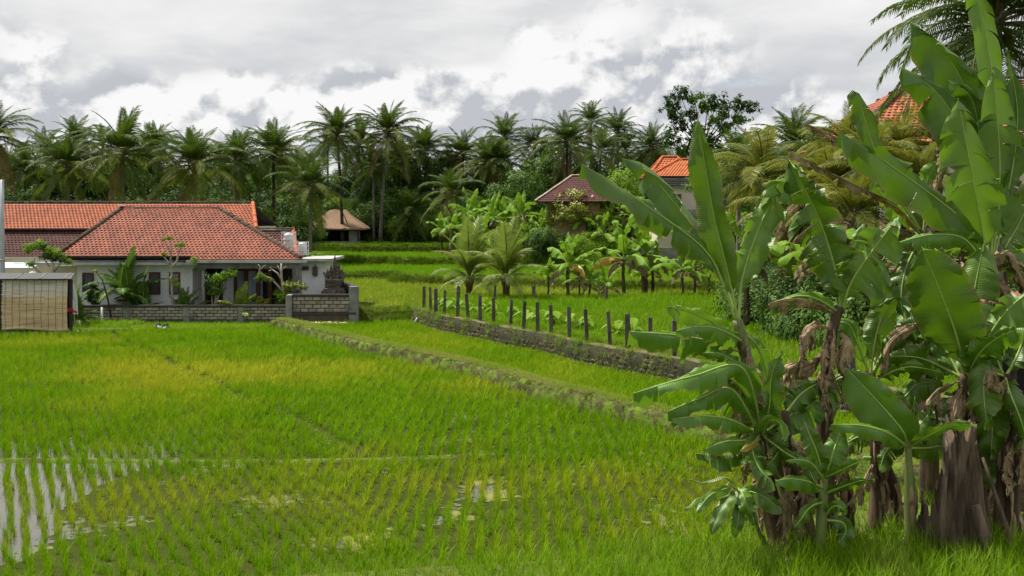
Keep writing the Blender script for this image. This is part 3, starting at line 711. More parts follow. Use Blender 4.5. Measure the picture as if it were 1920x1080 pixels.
# lean-to behind the shed, left of the white block
wall_box(H, 'side_wall', WX(95, D0), xa_ - .002, D0 + .5, D0 + .65, zf, WZ(499, D0), M['cream'])
wall_box(H, 'side_wall', WX(-60, 59), WX(70, 59), 59, 59.15, zf, WZ(482, 59), M['cream'])
b = MB(); b.box((WX(28, 57), 57, WZ(497, 57) - .02), (2.3, 1.4, .05), 0, 0, .5, rx=.16); b.box((WX(60, 57), 57.5, WZ(490, 57) + .02), (2.4, .06, .06)); b.build('metal_awning', M['steel'], H)
# porch
DP = 59.6
def pw(px0, px1, py0, py1, m, D=DP, t=.12, nm='porch_wall'): return wall_box(H, nm, WX(px0, D), WX(px1, D), D, D + t, WZ(py1, D), WZ(py0, D), m)
yb_ = HZ + (CZ - zf) * F / DP
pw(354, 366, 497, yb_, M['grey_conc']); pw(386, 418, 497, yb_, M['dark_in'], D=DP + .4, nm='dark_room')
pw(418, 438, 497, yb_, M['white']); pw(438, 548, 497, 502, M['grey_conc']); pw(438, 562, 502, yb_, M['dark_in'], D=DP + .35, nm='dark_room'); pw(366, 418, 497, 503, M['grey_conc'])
d = pw(362, 381, 505, yb_, M['wood'], D=DP - .05, t=.09, nm='door')
b = MB(); b.box((WX(378.5, DP), DP - .12, 1.15), (.03, .08, .14)); b.build('handle', M['steel'], d)
for a, c in ((384, 388), (414, 418), (403, 406)): pw(a, c, 505, yb_, M['wood'], D=DP - .03, t=.1, nm='door_frame')
for a, c in ((438, 443), (457, 464), (480, 486), (502, 509), (524, 528)): pw(a, c, 503, yb_, M['wood'], D=DP - .03, t=.1, nm='door_frame')
pw(443.2, 523.8, 503, 507, M['wood'], D=DP - .025, t=.09, nm='door_frame')
def curtain(px0, px1):
    b = MB(); x0, x1 = WX(px0, DP), WX(px1, DP); z0, z1 = .35, WZ(508, DP); n = 18
    vs = []; 
    for i in range(n + 1):
        xx = x0 + (x1 - x0) * i / n; yy = DP + .12 + .03 * math.sin(i * 2.2)
        vs += [(xx, yy, z0), (xx, yy, z1)]
    b.add(vs, [(2 * i, 2 * i + 2, 2 * i + 3, 2 * i + 1) for i in range(n)], 0); b.build('curtain', M['curtain'], H)
curtain(443.5, 456.5); curtain(464.5, 479.5); curtain(486.5, 491.5)
wall_box(H, 'porch_floor', WX(350, DP), WX(610, DP), 57.0, DP + 1.0, -.05, .22, M['grey_conc'])
wall_box(H, 'porch_ceiling', WX(352, DP), WX(548, DP), 56.9, DP + .9, WZ(492, 57) - .02, WZ(492, 57) + .05, M['darkgrey'])
b = MB(); b.box((WX(381.5, 57), 57.0, 1.4), (.14, .14, 2.36), 0); b.box((WX(381.5, 57), 57, 2.66), (.26, .22, .16)); b.build('porch_column', M['pale_conc'], H)
b = MB(); b.box(((xs_ + eR) / 2 + .1, 56.2, WZ(490.5, 56.2)), (eR - xs_ + .5, .10, .13)); b.build('fascia', M['pale_conc'], H)
b = MB(); b.box(((xs_ + eR) / 2, 56.75, WZ(498, 56.75)), (eR - xs_, .16, .28)); b.build('porch_beam', M['grey_conc'], H)
lx, lz = WX(436, 58), WZ(503, 58)
b = MB(); b.tube([(lx, 58, lz + .32), (lx, 58, lz + .12)], .015, 5); b.lathe((lx, 58, lz - .16), [(.17, 0), (.15, .10), (.07, .24), (.02, .30)], 8); b.build('porch_lamp', M['black'], H)
# right annex with thin flat slab
wall_box(H, 'annex_wall', WX(566, 57.5), WX(608, 57.5), 57.5, 61, zf, WZ(491, 57.5), M['white'])
wall_box(H, 'annex_slab', WX(560, 57), WX(622, 57), 56.9, 61.2, WZ(490, 57), WZ(485, 57), M['pale_conc'])
pw(548, 566, 497, yb_, M['grey_conc'], D=58.6, nm='porch_wall')
lx, lz = WX(590.5, 57.4), WZ(509, 57.4)
b = MB(); b.box((lx, 57.40, lz), (.26, .16, .34), taper=.8); b.box((lx, 57.4, lz + .21), (.32, .2, .07), taper=.4); b.box((lx, 57.4, lz + .30), (.05, .05, .12)); b.box((lx, 57.38, lz - .20), (.18, .12, .08)); b.build('wall_lantern', M['carved'], H)
b = MB(); b.box((WX(571, 57.3), 57.42, WZ(503, 57.4)), (.36, .12, .20)); b.box((WX(571, 57.3), 57.36, WZ(503, 57.4)), (.28, .03, .10)); b.build('wall_lamp', M['carved'], H)
b = MB(); b.tube([(WX(556, 56.6), 56.7, zr - .1), (WX(556, 56.6), 56.7, 2.2)], .03, 6); b.build('downpipe', M['pale_conc'], H)
# air conditioner on the ground by the wall
A = empty('air_conditioner', (WX(205, 57), 57.0, .1), 'dark grey air conditioner unit against the white wall among the garden palms', 'air conditioner')
b = MB(); b.box((0, 0, .45), (.75, .3, .55)); b.box((0, 0, .09), (.6, .26, .16)); b.build('casing', M['pot'], A)
b = MB(); b.lathe((0, 0, 0), [(.05, 0), (.20, .02), (.22, 0)], 16); o = b.build('fan_grille', M['black'], A, loc=(-.1, -.17, .45), rot=(math.pi / 2, 0, 0))

# ---- the long house behind: bright upper roof above a dark skirt roof
B2 = empty('house', (0, 64, 0), 'long house behind the hipped roof with bright orange upper roof and dark mossy lower roof', 'house')
def rp2(*a, **k): 
    o = roof_plane(None, *a, **k); o.parent = B2; o.matrix_parent_inverse = Matrix.Translation((0, -64, 0)); return o
xr, xe = WX(474, 69), WX(484, 66)
rp2('roof_tiles', (-34, 65.6, 4.50), (xe, 65.6, 4.50), (-34, 69, WZ(381, 69)), (xr, 69, WZ(381, 69)), M['tile_back'], M['darkgrey'], seed=11)
rp2('roof_tiles', (xe, 72.4, 4.5), (-34, 72.4, 4.50), (xr, 69.02, WZ(381, 69)), (-34, 69.02, WZ(381, 69)), M['tile_back'], M['darkgrey'], course=.6, pitch=.6, seed=12)
rp2('roof_tiles', (-34, 63.6, WZ(481, 63.6)), (WX(556, 63.6), 63.6, WZ(481, 63.6)), (-34, 66, 4.46), (WX(549, 66), 66, 4.46), M['tile_dark'], M['darkgrey'], seed=13)
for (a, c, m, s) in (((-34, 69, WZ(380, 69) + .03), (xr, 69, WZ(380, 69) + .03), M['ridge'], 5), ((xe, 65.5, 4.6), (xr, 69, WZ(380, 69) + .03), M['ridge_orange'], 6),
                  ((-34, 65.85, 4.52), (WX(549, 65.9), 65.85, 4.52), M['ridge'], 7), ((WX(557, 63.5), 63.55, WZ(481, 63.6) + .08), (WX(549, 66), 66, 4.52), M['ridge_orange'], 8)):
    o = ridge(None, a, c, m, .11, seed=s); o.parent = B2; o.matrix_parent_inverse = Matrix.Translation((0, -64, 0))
o = wall_box(None, 'wall', -34, WX(540, 64), 64.3, 64.5, .1, 3.2, M['cream']); o.parent = B2; o.matrix_parent_inverse = Matrix.Translation((0, -64, 0))
o = wall_box(None, 'wall', -34, WX(478, 66), 66.1, 71.9, .1, 4.6, M['cream']); o.parent = B2; o.matrix_parent_inverse = Matrix.Translation((0, -64, 0))
o = wall_box(None, 'gable_wall', WX(540, 64) - .2, WX(540, 64), 64.501, 66.099, .1, 3.3, M['cream']); o.parent = B2; o.matrix_parent_inverse = Matrix.Translation((0, -64, 0))

# ---- water tanks in white cages on the flat slab
def tank(px0, px1, py0, py1, D, label):
    x0, x1, z1, z0 = WX(px0, D), WX(px1, D), WZ(py0, D), WZ(py1, D); r = (x1 - x0) / 2; h = z1 - z0
    t = empty('water_tank', ((x0 + x1) / 2, D, z0), label, 'water tank', 'caged water tanks at the right end of the orange roof')
    prof = [(.0, .0), (r * .86, .0)]
    for i in range(5): prof += [(r * .88, h * (.03 + .17 * i)), (r * .82, h * (.05 + .17 * i)), (r * .82, h * (.09 + .17 * i)), (r * .88, h * (.12 + .17 * i))]
    prof += [(r * .7, h * .9), (r * .3, h * .93), (r * .3, h * .97), (0, h * .97)]
    b = MB(); b.lathe((0, 0, 0), prof, 16); b.build('tank_body', M['tank'], t)
    b = MB()
    for sx in (-1, 1):
        for sy in (-1, 1): b.box((sx * r * .97, sy * r * .97, h / 2), (.03, .03, h))
    for k in range(4):
        zz = h * (.03 + .313 * k)
        for sx in (-1, 1): b.box((sx * r * .97, 0, zz), (.025, r * 1.88, .022)); b.box((0, sx * r * .97, zz), (r * 1.88, .025, .022))
    for k in (-.5, 0, .5): b.box((k * r, -r * .99, h / 2), (.014, .014, h * .94))
    b.build('cage', M['cage'], t)
    b = MB(); b.box((0, 0, -.35), (r * 1.9, r * 1.9, .69)); b.build('plinth', M['grey_conc'], t)
tank(530, 553, 434, 478, 60.4, 'taller white caged water tank beside the roof hip'); tank(557, 577, 453, 478, 60.0, 'shorter white caged water tank over the flat slab')

# ---- shrine
S = empty('stone_shrine', (WX(628, 56.6), 56.6, .1), 'dark carved volcanic stone shrine with pointed throne in the garden corner', 'shrine')
b = MB(); r = random.Random(5)
for (z, wd, h) in ((0.0, 1.15, .35), (.35, 1.0, .16), (.51, .86, .5), (1.01, 1.02, .14), (1.15, 1.14, .12), (1.27, .98, .08)):
    b.box((0, 0, z + h / 2), (wd, wd * .8, h - .002), 0, r=r.random())
for k in range(-2, 3): b.box((k * .2, -.46, .75), (.10, .12, .34), 0, r=r.random(), taper=.7)
b.build('base', M['carved'], S)
b = MB(); b.lathe((0, 0, 0), [(0, 0.06), (.12, .05), (.2, .02), (.24, -.02)], 8); b.box((0, 0, .05), (.1, .26, .1), taper=.4); b.build('carved_panel', M['carved_red'], S, loc=(.05, -.48, .76), rot=(math.pi / 2, 0, 0))
b = MB()
for (z, wd, h) in ((1.35, .55, .16), (1.51, .66, .12), (1.63, .78, .10)): b.box((-.02, 0, z + h / 2), (wd, wd * .8, h - .002), 0, r=r.random())
for k in range(16):
    a = r.uniform(0, 6.28); b.box((math.cos(a) * .34 - .02, math.sin(a) * .26, r.uniform(1.5, 1.78)), (.12, .12, .16), 0, rz=a, r=r.random(), taper=.5)
b.build('seat', M['carved'], S)
b = MB()
for x_, z0, z1, w_ in ((-.02, 1.73, 2.78, .20), (-.2, 1.73, 2.36, .17), (.16, 1.73, 2.5, .17), (-.36, 1.73, 2.2, .16), (.32, 1.73, 2.22, .14)):
    h = z1 - z0; b.box((x_, .12, z0 + h * .35), (w_, .2, h * .7), 0, r=r.random(), taper=.8); b.box((x_, .12, z0 + h * .85 - .002), (w_ * .66, .14, h * .30), 0, r=r.random(), taper=.15)
    for q in range(3): b.box((x_ + r.uniform(-.05, .05), .01, z0 + h * (.15 + .2 * q)), (w_ * .7, .08, .08), 0, r=r.random(), taper=.6)
for sx in (-1, 1):
    for q in range(3): b.box((sx * (.36 + .06 * q) - .02, -.05, 1.78 + .1 * q), (.12, .3 - .05 * q, .12), 0, r=r.random(), taper=.5)
b.build('throne_back', M['carved'], S); S.scale = (1.05, 1.05, 1.17)

# ---- garden wall with blocks
G = empty('garden_wall', (0, 55, 0), 'low limestone block wall with dark coping in front of the white house', 'wall')
def gchild(o): o.parent = G; o.matrix_parent_inverse = Matrix.Translation((0, -55, 0)); return o
BLK = {}
def block_mesh(kind, k):
    key = (kind, k)
    if key not in BLK:
        r = random.Random(k * 13); b = MB(); bm = bmesh.new(); bmesh.ops.create_cube(bm, size=1)
        for v in bm.verts: v.co += Vector((r.uniform(-.03, .03), r.uniform(-.06, .06), r.uniform(-.04, .04)))
        bmesh.ops.bevel(bm, geom=bm.edges[:], offset=.05, segments=1, affect='EDGES')
        me = bpy.data.meshes.new('block'); bm.to_mesh(me); bm.free(); me.materials.append(M[kind])
        a = me.attributes.new('rv', 'FLOAT', 'FACE'); a.data.foreach_set('value', [r.random()] * len(me.polygons)); BLK[key] = me
    return BLK[key]
def courses(px0, px1, ytop, ybot, D, rows, kinds, wd=.36):
    x0, x1, z1, z0 = WX(px0, D), WX(px1, D), WZ(ytop, D), WZ(ybot, D); hh = (z1 - z0) / rows
    gchild(wall_box(None, 'wall_core', x0, x1, D + .02, D + .14, z0 - .2, z1, M['mortar']))
    for i in range(rows):
        n = max(1, round((x1 - x0) / wd)); ww = (x1 - x0) / n
        edges = [x0] + [x0 + ww * (k + (.5 if i % 2 else 0)) for k in range(0 if i % 2 else 1, n)] + [x1]
        for a, c in zip(edges[:-1], edges[1:]):
            o = link('block', block_mesh(kinds[i], rnd.randrange(5)), None, loc=((a + c) / 2, D + rnd.uniform(-.012, .012), z0 + hh * (i + .5)), scale=(c - a - .03, .14, hh - .028)); gchild(o)
GD = 55.0
segs = [(141, 231), (243, 343), (356, 446), (457, 537)]
for a, c in segs: courses(a, c, 576, 605, GD, 5, ['block_b', 'block', 'block', 'block', 'block'])
for px, hw in ((138, 4), (237, 6), (349.5, 6.5), (451.5, 5.5)):
    gchild(wall_box(None, 'wall_pillar', WX(px - hw, GD), WX(px + hw, GD), GD - .06, GD + .2, -.1, WZ(575.5, GD), M['grey_conc']))
gchild(wall_box(None, 'coping', WX(135, GD), WX(536.5, GD), GD - .11, GD + .24, WZ(575.4, GD), WZ(572, GD), M['coping']))
courses(549, 655, 556, 585, 54.6, 4, ['block', 'block', 'block', 'block'], .40)
gchild(wall_box(None, 'footing', WX(540, 54.6), WX(668, 54.6), 54.5, 54.8, -.1, WZ(589.4, 54.6), M['block_b']))
gchild(wall_box(None, 'footing_ledge', WX(540, 54.6), WX(669, 54.6), 54.42, 54.82, WZ(589.3, 54.6), WZ(585.2, 54.6), M['coping']))
gchild(wall_box(None, 'wall_pillar', WX(537, 54.6), WX(548.6, 54.6), 54.4, 55.3, -.1, WZ(553, 54.6), M['grey_conc']))
gchild(wall_box(None, 'coping', WX(548.7, 54.6), WX(655, 54.6), 54.46, 54.86, WZ(555.9, 54.6), WZ(551.5, 54.6), M['coping']))
gchild(wall_box(None, 'wall_pillar', WX(655.3, 54.6), WX(671.5, 54.6), 54.44, 54.9, -.1, WZ(537, 54.6), M['grey_conc']))
# side return behind the pillar
xr_ = WX(664, 54.6)
zt_ = WZ(541, 54.6); xe_ = WX(646, 58); an_ = math.atan2(58 - 54.9, xe_ - xr_); ln_ = math.hypot(58 - 54.9, xe_ - xr_)
b = MB(); b.box(((xr_ + xe_) / 2, 56.45, (zt_ - .1) / 2), (ln_, .17, zt_ + .1), rz=an_); gchild(b.build('side_wall', M['block_b']))
b = MB(); b.box(((xr_ + xe_) / 2, 56.45, zt_ + .061), (ln_, .28, .12), rz=an_); gchild(b.build('coping', M['coping']))
gchild(wall_box(None, 'rear_wall', WX(608, 57.9), xe_ - .05, 57.9, 58.1, -.1, WZ(524, 57.9), M['carved']))
gchild(wall_box(None, 'coping', WX(606, 57.9), xe_ - .05, 57.82, 58.18, WZ(523.9, 57.9), WZ(520.5, 57.9), M['coping']))

# ---- the shed with a bamboo roll blind
SH = empty('shed', (-22, 51, 0), 'small black framed shed closed by a bamboo roll blind at the left edge', 'shed')
def sc_(o): o.parent = SH; o.matrix_parent_inverse = Matrix.Translation((22, -51, 0)); return o
DS = 50.6
sx0, sx1 = WX(-60, DS), WX(134, DS)
sc_(wall_box(None, 'concrete_base', sx0, WX(138, DS), DS - .3, DS + .45, -.1, WZ(622, DS), M['pale_conc']))
for px in (1.5, 133.0): sc_(wall_box(None, 'post', WX(px - 2.6, DS), WX(px + 2.6, DS), DS - .06, DS + .06, WZ(622, DS) + .001, WZ(524, DS), M['black']))
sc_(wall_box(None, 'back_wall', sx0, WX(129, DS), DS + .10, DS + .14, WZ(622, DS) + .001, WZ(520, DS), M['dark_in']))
b = MB(); zt = WZ(524, DS)
b.add([(sx0 - .1, DS - .35, zt), (WX(139, DS), DS - .35, zt), (WX(139, DS), DS - .35, zt + .05), (sx0 - .1, DS - .35, zt + .05), (sx0 - .1, DS + .5, zt + .22), (WX(136, DS + .2), DS + .5, zt + .22), (WX(136, DS + .2), DS + .5, zt + .27), (sx0 - .1, DS + .5, zt + .27)],
      [(0, 1, 2, 3), (3, 2, 6, 7), (7, 6, 5, 4), (4, 5, 1, 0), (1, 5, 6, 2), (0, 3, 7, 4)])
sc_(b.build('roof', M['black']))
b = MB()
for px in (35, 80, 125): b.box((WX(px, DS), DS + .075, zt + .165), (.04, .86, .03), rx=.253)
sc_(b.build('roof_seam', M['grey_conc']))
bl = MB(); x0, x1, z1, z0 = WX(4.6, DS), WX(128.5, DS), WZ(524, DS) - .02, WZ(618, DS); n = 84; r = random.Random(4)
for i in range(n):
    t = (i + .5) / n; z = z1 + (z0 - z1) * t; y = DS - .09 - .10 * math.sin(t * 3.0) * (0.4 + .6 * t); sag = .03 * r.random()
    nx = 6
    for j in range(nx):
        a = x0 + (x1 - x0) * j / nx + (.03 if j == 0 else 0) * r.random() * 2; c = x0 + (x1 - x0) * (j + 1) / nx
        w1 = .014 * math.sin(j * 1.1 + t * 5)
        bl.box(((a + c) / 2, y + r.uniform(-.006, .006), z + w1), (c - a - .002, .014, (z1 - z0) / n * .93), 1 if t < .34 + .05 * math.sin(j * 2.0 + i * .9) else 0, r=r.random())
o = sc_(bl.build('bamboo_blind', [M['bamboo'], M['bamboo_grey']])); o['kind'] = 'stuff'
b = MB()
for j in range(9):
    xx = x0 + (x1 - x0) * (j + .6) / 9.2
    b.tube([(xx + .012 * math.sin(i * 1.7 + j), DS - .118 - .10 * math.sin(i / 10 * 3.0) * (.4 + .06 * i), z1 + (z0 - z1) * i / 10) for i in range(11)], .006, 4)
c_ = b.build('cord', M['string']); c_.parent = o
b = MB(); b.tube([(x0 + .05 + (x1 - x0) * i / 8, DS - .12, z0 + .03 + .05 * math.sin(i * .7)) for i in range(9)], .06, 8); c_ = b.build('rolled_hem', M['bamboo']); c_.parent = o
# things by the shed
b = MB(); xx, zz = WX(134, DS), WZ(580, DS)
for k in range(5): b.box((xx + .05 * (k - 2), DS - .13 + .02 * k, zz - .03 * abs(k - 2) + (.05 if k == 0 else 0)), (.14, .02, .15), rz=k * .5, ry=k * .6, taper=.7)
b.box((xx + .22, DS - .1, zz - .1), (.16, .02, .08), ry=.5)
tag(b.build('red_cloth', M['red']), 'red cloth tied to the black shed post', 'cloth')
b = MB(); p0, p1 = Vector((WX(142, 50.9), 50.9, .12)), Vector((WX(134, 50.9), 51.0, 1.6)); b.tube([p0, p1], .02, 6); b.build
tag(b.build('stick', M['bamboo']), 'thin pale stick leaning on the shed post', 'stick')
b = MB(); x_ = WX(136, 51.6); z_ = WZ(558, 51.6)
b.add([(x_ - .12, 51.6, z_ - .75), (x_ + .24, 51.6, z_ - .75), (x_ + .14, 51.75, z_ + .1), (x_ - .02, 51.8, z_ + .55), (x_ - .12, 51.8, z_ + .6), (x_ - .12, 51.63, z_ - .75), (x_ + .24, 51.63, z_ - .75), (x_ + .14, 51.78, z_ + .1), (x_ - .02, 51.83, z_ + .55), (x_ - .12, 51.83, z_ + .6)],
      [(0, 1, 2, 3, 4), (9, 8, 7, 6, 5), (0, 5, 6, 1), (1, 6, 7, 2), (2, 7, 8, 3), (3, 8, 9, 4), (4, 9, 5, 0)])
tag(b.build('white_board', M['white']), 'narrow white pointed board standing behind the shed post', 'board')
b = MB(); px_ = WX(4.5, 53.2); b.tube([(px_, 53.2, 0), (px_ + .0, 53.2, WZ(517, 53.2)), (px_ - .01, 53.2, WZ(420, 53.2)), (px_ - .015, 53.2, WZ(337, 53.2))], [.13, .12, .10, .085], 10)
P_ = empty('utility_pole', (px_, 53.2, 0), 'bare grey steel pole rising behind the shed roof at the left edge', 'pole'); o = b.build('pole_shaft', M['steel'], P_); o.matrix_parent_inverse = Matrix.Translation((-px_, -53.2, 0))
b = MB(); b.tube([(0, 0, WZ(489, 53.2)), (0, 0, WZ(486, 53.2))], .15, 10); b.build('pole_band', M['steel'], P_)
# kerb and slab in the grass, tarp bundle, petals
b = MB(); b.box((WX(205, 51.5), 51.6, .11), (WX(262, 51.6) - WX(150, 51.6), .12, .10)); b.box((WX(150, 51.2), 51.2, .06), (.9, .6, .1)); tag(b.build('concrete_kerb', M['pale_conc']), kind='structure')
b = MB(); r = random.Random(8)
for k in range(14):
    a = r.uniform(0, 6.28); b.box((WX(303, 51.9) + r.gauss(0, .22), 51.9 + r.gauss(0, .1), .20 + r.uniform(-.06, .1)), (r.uniform(.15, .35), r.uniform(.1, .25), r.uniform(.06, .16)), rz=a, rx=r.uniform(-.5, .5), ry=r.uniform(-.5, .5), taper=.6)
TB = empty('tarp_bundle', (0, 0, 0), 'crumpled black plastic bundle lying on the grass before the block wall', 'bundle'); b.build('plastic_sheet', M['black'], TB)
b = MB(); b.box((WX(299, 51.7), 51.72, .24), (.22, .02, .10), ry=.3, rx=-.5); b.box((WX(308, 51.7), 51.70, .20), (.12, .02, .09), ry=-.4, rx=-.6); b.build('pale_scrap', M['white'], TB)
b = MB()
for k in range(140): b.box((WX(612, 54) + r.gauss(0, .45), 53.9 + r.gauss(0, .14), .16 + r.uniform(0, .08)), (.09, .08, .03), rz=r.uniform(0, 6), rx=r.uniform(-.6, .6), r=r.random())
tag(b.build('fallen_petals', M['petal']), kind='stuff')
b = MB(); b.tube([(WX(778, 54), 54.0, .25), (WX(788, 54), 54.3, .62)], .05, 6); tag(b.build('fallen_stake', M['cage']), 'short white stake leaning in the grass at the stone wall end', 'stake')

# ---- stone retaining wall
R = empty('stone_wall', (0, 45, 0), 'mossy dark rubble retaining wall between the two rice fields', 'wall')
def rc(o): o.parent = R; o.matrix_parent_inverse = Matrix.Translation((0, -45, 0)); return o
sect = [(.36, -.1), (.31, .4), (.24, .80), (-.16, .80), (-.2, -.1)]
o = strip('wall_core', WALL_S, [(-a, z) for a, z in sect][::-1] if False else sect[::-1], M['rubble_core'], lambda q: .05, .04, 2, structure=False); rc(o)
o = strip('wall_top', WALL_S, [(-.20, .78), (-.16, .825), (.0, .835), (.16, .83), (.24, .78)], M['sandy'], lambda q: .05, .05, 2.4, structure=False); rc(o)
STN = []
for k in range(7):
    bm = bmesh.new(); bmesh.ops.create_icosphere(bm, subdivisions=1, radius=.5); r = random.Random(k)
    for v in bm.verts: v.co *= r.uniform(.8, 1.2); v.co.x = max(-.46, min(.46, v.co.x)); v.co.z = max(-.42, min(.42, v.co.z)); v.co.y = max(-.4, min(.4, v.co.y))
    me = bpy.data.meshes.new('stone'); bm.to_mesh(me); bm.free(); me.materials.append(M['rubble'])
    a = me.attributes.new('rv', 'FLOAT', 'FACE'); a.data.foreach_set('value', [r.random()] * len(me.polygons)); STN.append(me)
Lw = np.array(WALL_S); sg = np.linalg.norm(np.diff(Lw, axis=0), axis=1); cm = np.concatenate([[0], np.cumsum(sg)])
cells = []
for row in range(5):
    t = -.2 + row * .13
    while t < cm[-1]:
        wd = rnd.uniform(.20, .42); cells.append((t + wd / 2, wd, row)); t += wd
far_mb = MB(); cnt = 0
for (t, wd, row) in sorted(cells, key=lambda c: -c[0]):
    if t <= 0 or t >= cm[-1]: continue
    i = min(int(np.searchsorted(cm, t)) - 1, len(sg) - 1); f_ = (t - cm[i]) / sg[i]; p = Lw[i] * (1 - f_) + Lw[i + 1] * f_; T = (Lw[i + 1] - Lw[i]) / sg[i]
    nx_ = np.array((T[1], -T[0])) ; 
    if nx_[0] > 0: nx_ = -nx_
    q = p + nx_ * (.30 - .035 * row + rnd.uniform(-.02, .03)); z = .05 + .10 + row * .155 + rnd.uniform(-.02, .02)
    hh = rnd.uniform(.15, .21)
    if p[0] > 13 or p[1] < 27: continue
    if cnt < 290:
        o = link('stone', STN[rnd.randrange(7)], None, loc=(q[0], q[1], z), rot=(rnd.uniform(-.25, .25), rnd.uniform(-.2, .2), math.atan2(T[1], T[0])), scale=(wd * .98, .22, hh)); rc(o); cnt += 1
    else:
        me = STN[rnd.randrange(7)]; Mx = Matrix.Translation((q[0], q[1], z)) @ Matrix.Rotation(math.atan2(T[1], T[0]), 4, 'Z') @ Matrix.Diagonal((wd * .98, .22, hh, 1))
        far_mb.add([Mx @ v.co for v in me.vertices], [tuple(pp.vertices) for pp in me.polygons], 0, None, rnd.random())
if far_mb.v: o = rc(far_mb.build('far_stone', M['rubble'])); o['kind'] = 'stuff'
LEAFY = []
# moss, ferns and grass growing over the wall
x, y, o_ = along(WALL, 1900, .02, .37)
z = np.where(o_ > .24, .25 + rng.random(len(x)) * .62, .86)
k = frustum(x, y) & (nz(x, y, 1.1, 3) + rng.normal(0, .2, len(x)) > .0); x, y, z = x[k], y[k], z[k]
place('wall_moss', GRASS_S, x, y, z, rng.uniform(.7, 1.6, len(x)), np.clip(.15 + nz(x, y, .9, 8) * .6, 0, .8), .7)
x, y, o_ = along(WALL, 2600, -1.1, -.28)
k = frustum(x, y); x, y = x[k], y[k]
place('wall_side_grass', GRASS_M, x, y, ZPLOT - .02, rng.uniform(.5, 1.3, len(x)), np.clip(.1 + nz(x, y, .9, 8) * .4, 0, .8), .2)

# ---- concrete fence posts
POSTS = [(795, 537, 579), (807, 538, 584), (817, 541, 587), (834, 544, 590), (858.5, 546, 595), (876, 550, 598), (900, 553, 602), (925.5, 558, 607), (958, 561, 610), (983, 564, 618), (1008, 566, 622), (1033, 571, 626), (1067, 575, 634), (1099, 579, 641), (1142, 584, 647), (1177, 588, 655), (1219, 595, 661), (1264, 600, 669), (1504, 627, 707), (1597, 635, 722)]
BACK = [(860, 537, 566), (928, 535.5, 567), (1001, 533.5, 564), (1137, 535, 563)]
ORD = ['first', 'second', 'third', 'fourth', 'fifth', 'sixth', 'seventh', 'eighth', 'ninth', 'tenth', 'eleventh', 'twelfth', 'thirteenth', 'fourteenth', 'fifteenth', 'sixteenth', 'seventeenth', 'last']
pm = MB(); bm_ = []
def post(px, yt, yb, D, z, label, group, seed):
    r = random.Random(seed); h = (yb - yt) * D / F + .02; w_ = r.uniform(.12, .17)
    p = empty('fence_post', (WX(px, D), D, z), label, 'fence post', group, r.uniform(-.2, .2))
    b = MB(); b.box((0, 0, h / 2), (w_, w_, h), taper=.9, rx=r.gauss(0, .025), ry=r.gauss(0, .03)); b.build('shaft', M['post'], p)
    b = MB()
    for k in range(2): b.tube([(r.uniform(-.04, .04), r.uniform(-.04, .04), h - .01), (r.uniform(-.05, .05), r.uniform(-.05, .05), h + r.uniform(.05, .14))], .007, 4)
    b.build('rebar_end', M['trunk_dark'], p)
for i, (px, yt, yb) in enumerate(POSTS):
    D = DZ(yb, ZPLOT + .01)
    lab = f'dark concrete post on the stone wall, {ORD[i]} from its far left end' if i < 17 else ['dark concrete post just left of the broad pale banana leaf tip', 'dark concrete post seen behind hanging dead banana leaves', 'lone dark concrete post behind the middle banana stems'][i - 17]
    post(px, yt, yb, D, ZPLOT - .02, lab, 'concrete posts along the stone wall', i)
BL = ['dark post in the field edge behind the left young coconut palm', 'dark post just left of the right young coconut palm trunk', 'dark post standing alone between young coconut palm and banana clump', 'short dark post right of the small banana plants at field edge']
for i, (px, yt, yb) in enumerate(BACK): post(px, yt, yb, 58.5, ZPLOT - .02, BL[i], 'concrete posts along the far field edge', 50 + i)

# ---- thatched hut on the far terrace
Dh = 127
hx, hz = WX(632, Dh), 2.1
T_ = empty('thatched_hut', (hx, Dh, hz), 'brown thatched open hut at the edge of the palm grove', 'hut')
ez, az = WZ(428, Dh) - hz, WZ(393, Dh) - hz; ex = 3.5; ey = 3.0
b = MB(); n = 20
P0 = [(-ex, -ey, ez), (ex, -ey, ez), (ex, ey, ez), (-ex, ey, ez)]; A0, A1 = Vector((-.75, 0, az)), Vector((.95, 0, az))
def tri_grid(a, b1, c, d):
    vs, fs = [], []
    for i in range(9):
        for j in range(17):
            t, u = i / 8, j / 16; p = (Vector(a).lerp(Vector(b1), u)).lerp(Vector(d).lerp(Vector(c), u), t)
            p.z += mnoise.noise(p * 2.2) * .10 - .22 * math.sin(t * math.pi) * .6; vs.append(p)
    for i in range(8):
        for j in range(16): fs.append((i * 17 + j, i * 17 + j + 1, (i + 1) * 17 + j + 1, (i + 1) * 17 + j))
    b.add(vs, fs, 0, None, .5, True)
tri_grid(P0[0], P0[1], A1, A0); tri_grid(P0[1], P0[2], A1, A1); tri_grid(P0[2], P0[3], A0, A1); tri_grid(P0[3], P0[0], A0, A0)
b.add([(-ex, -ey, ez), (ex, -ey, ez), (ex, ey, ez), (-ex, ey, ez), (-ex, -ey, ez - .14), (ex, -ey, ez - .14), (ex, ey, ez - .14), (-ex, ey, ez - .14)], [(0, 4, 5, 1), (1, 5, 6, 2), (2, 6, 7, 3), (3, 7, 4, 0), (4, 7, 6, 5)])
b.build('thatch_roof', M['thatch'], T_)
for sx in (-1, -.33, .33, 1):
    for sy in (-1, 1):
        b = MB(); b.tube([(sx * 2.7, sy * 2.5, 0), (sx * 2.7, sy * 2.5, ez - .1)], .09, 6); b.build('post', M['trunk_dark'], T_)
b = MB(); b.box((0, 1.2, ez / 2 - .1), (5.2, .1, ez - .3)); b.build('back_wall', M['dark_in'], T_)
b = MB(); b.box((0, 0, .12), (5.8, 5.4, .24)); b.build('floor', M['grey_conc'], T_)
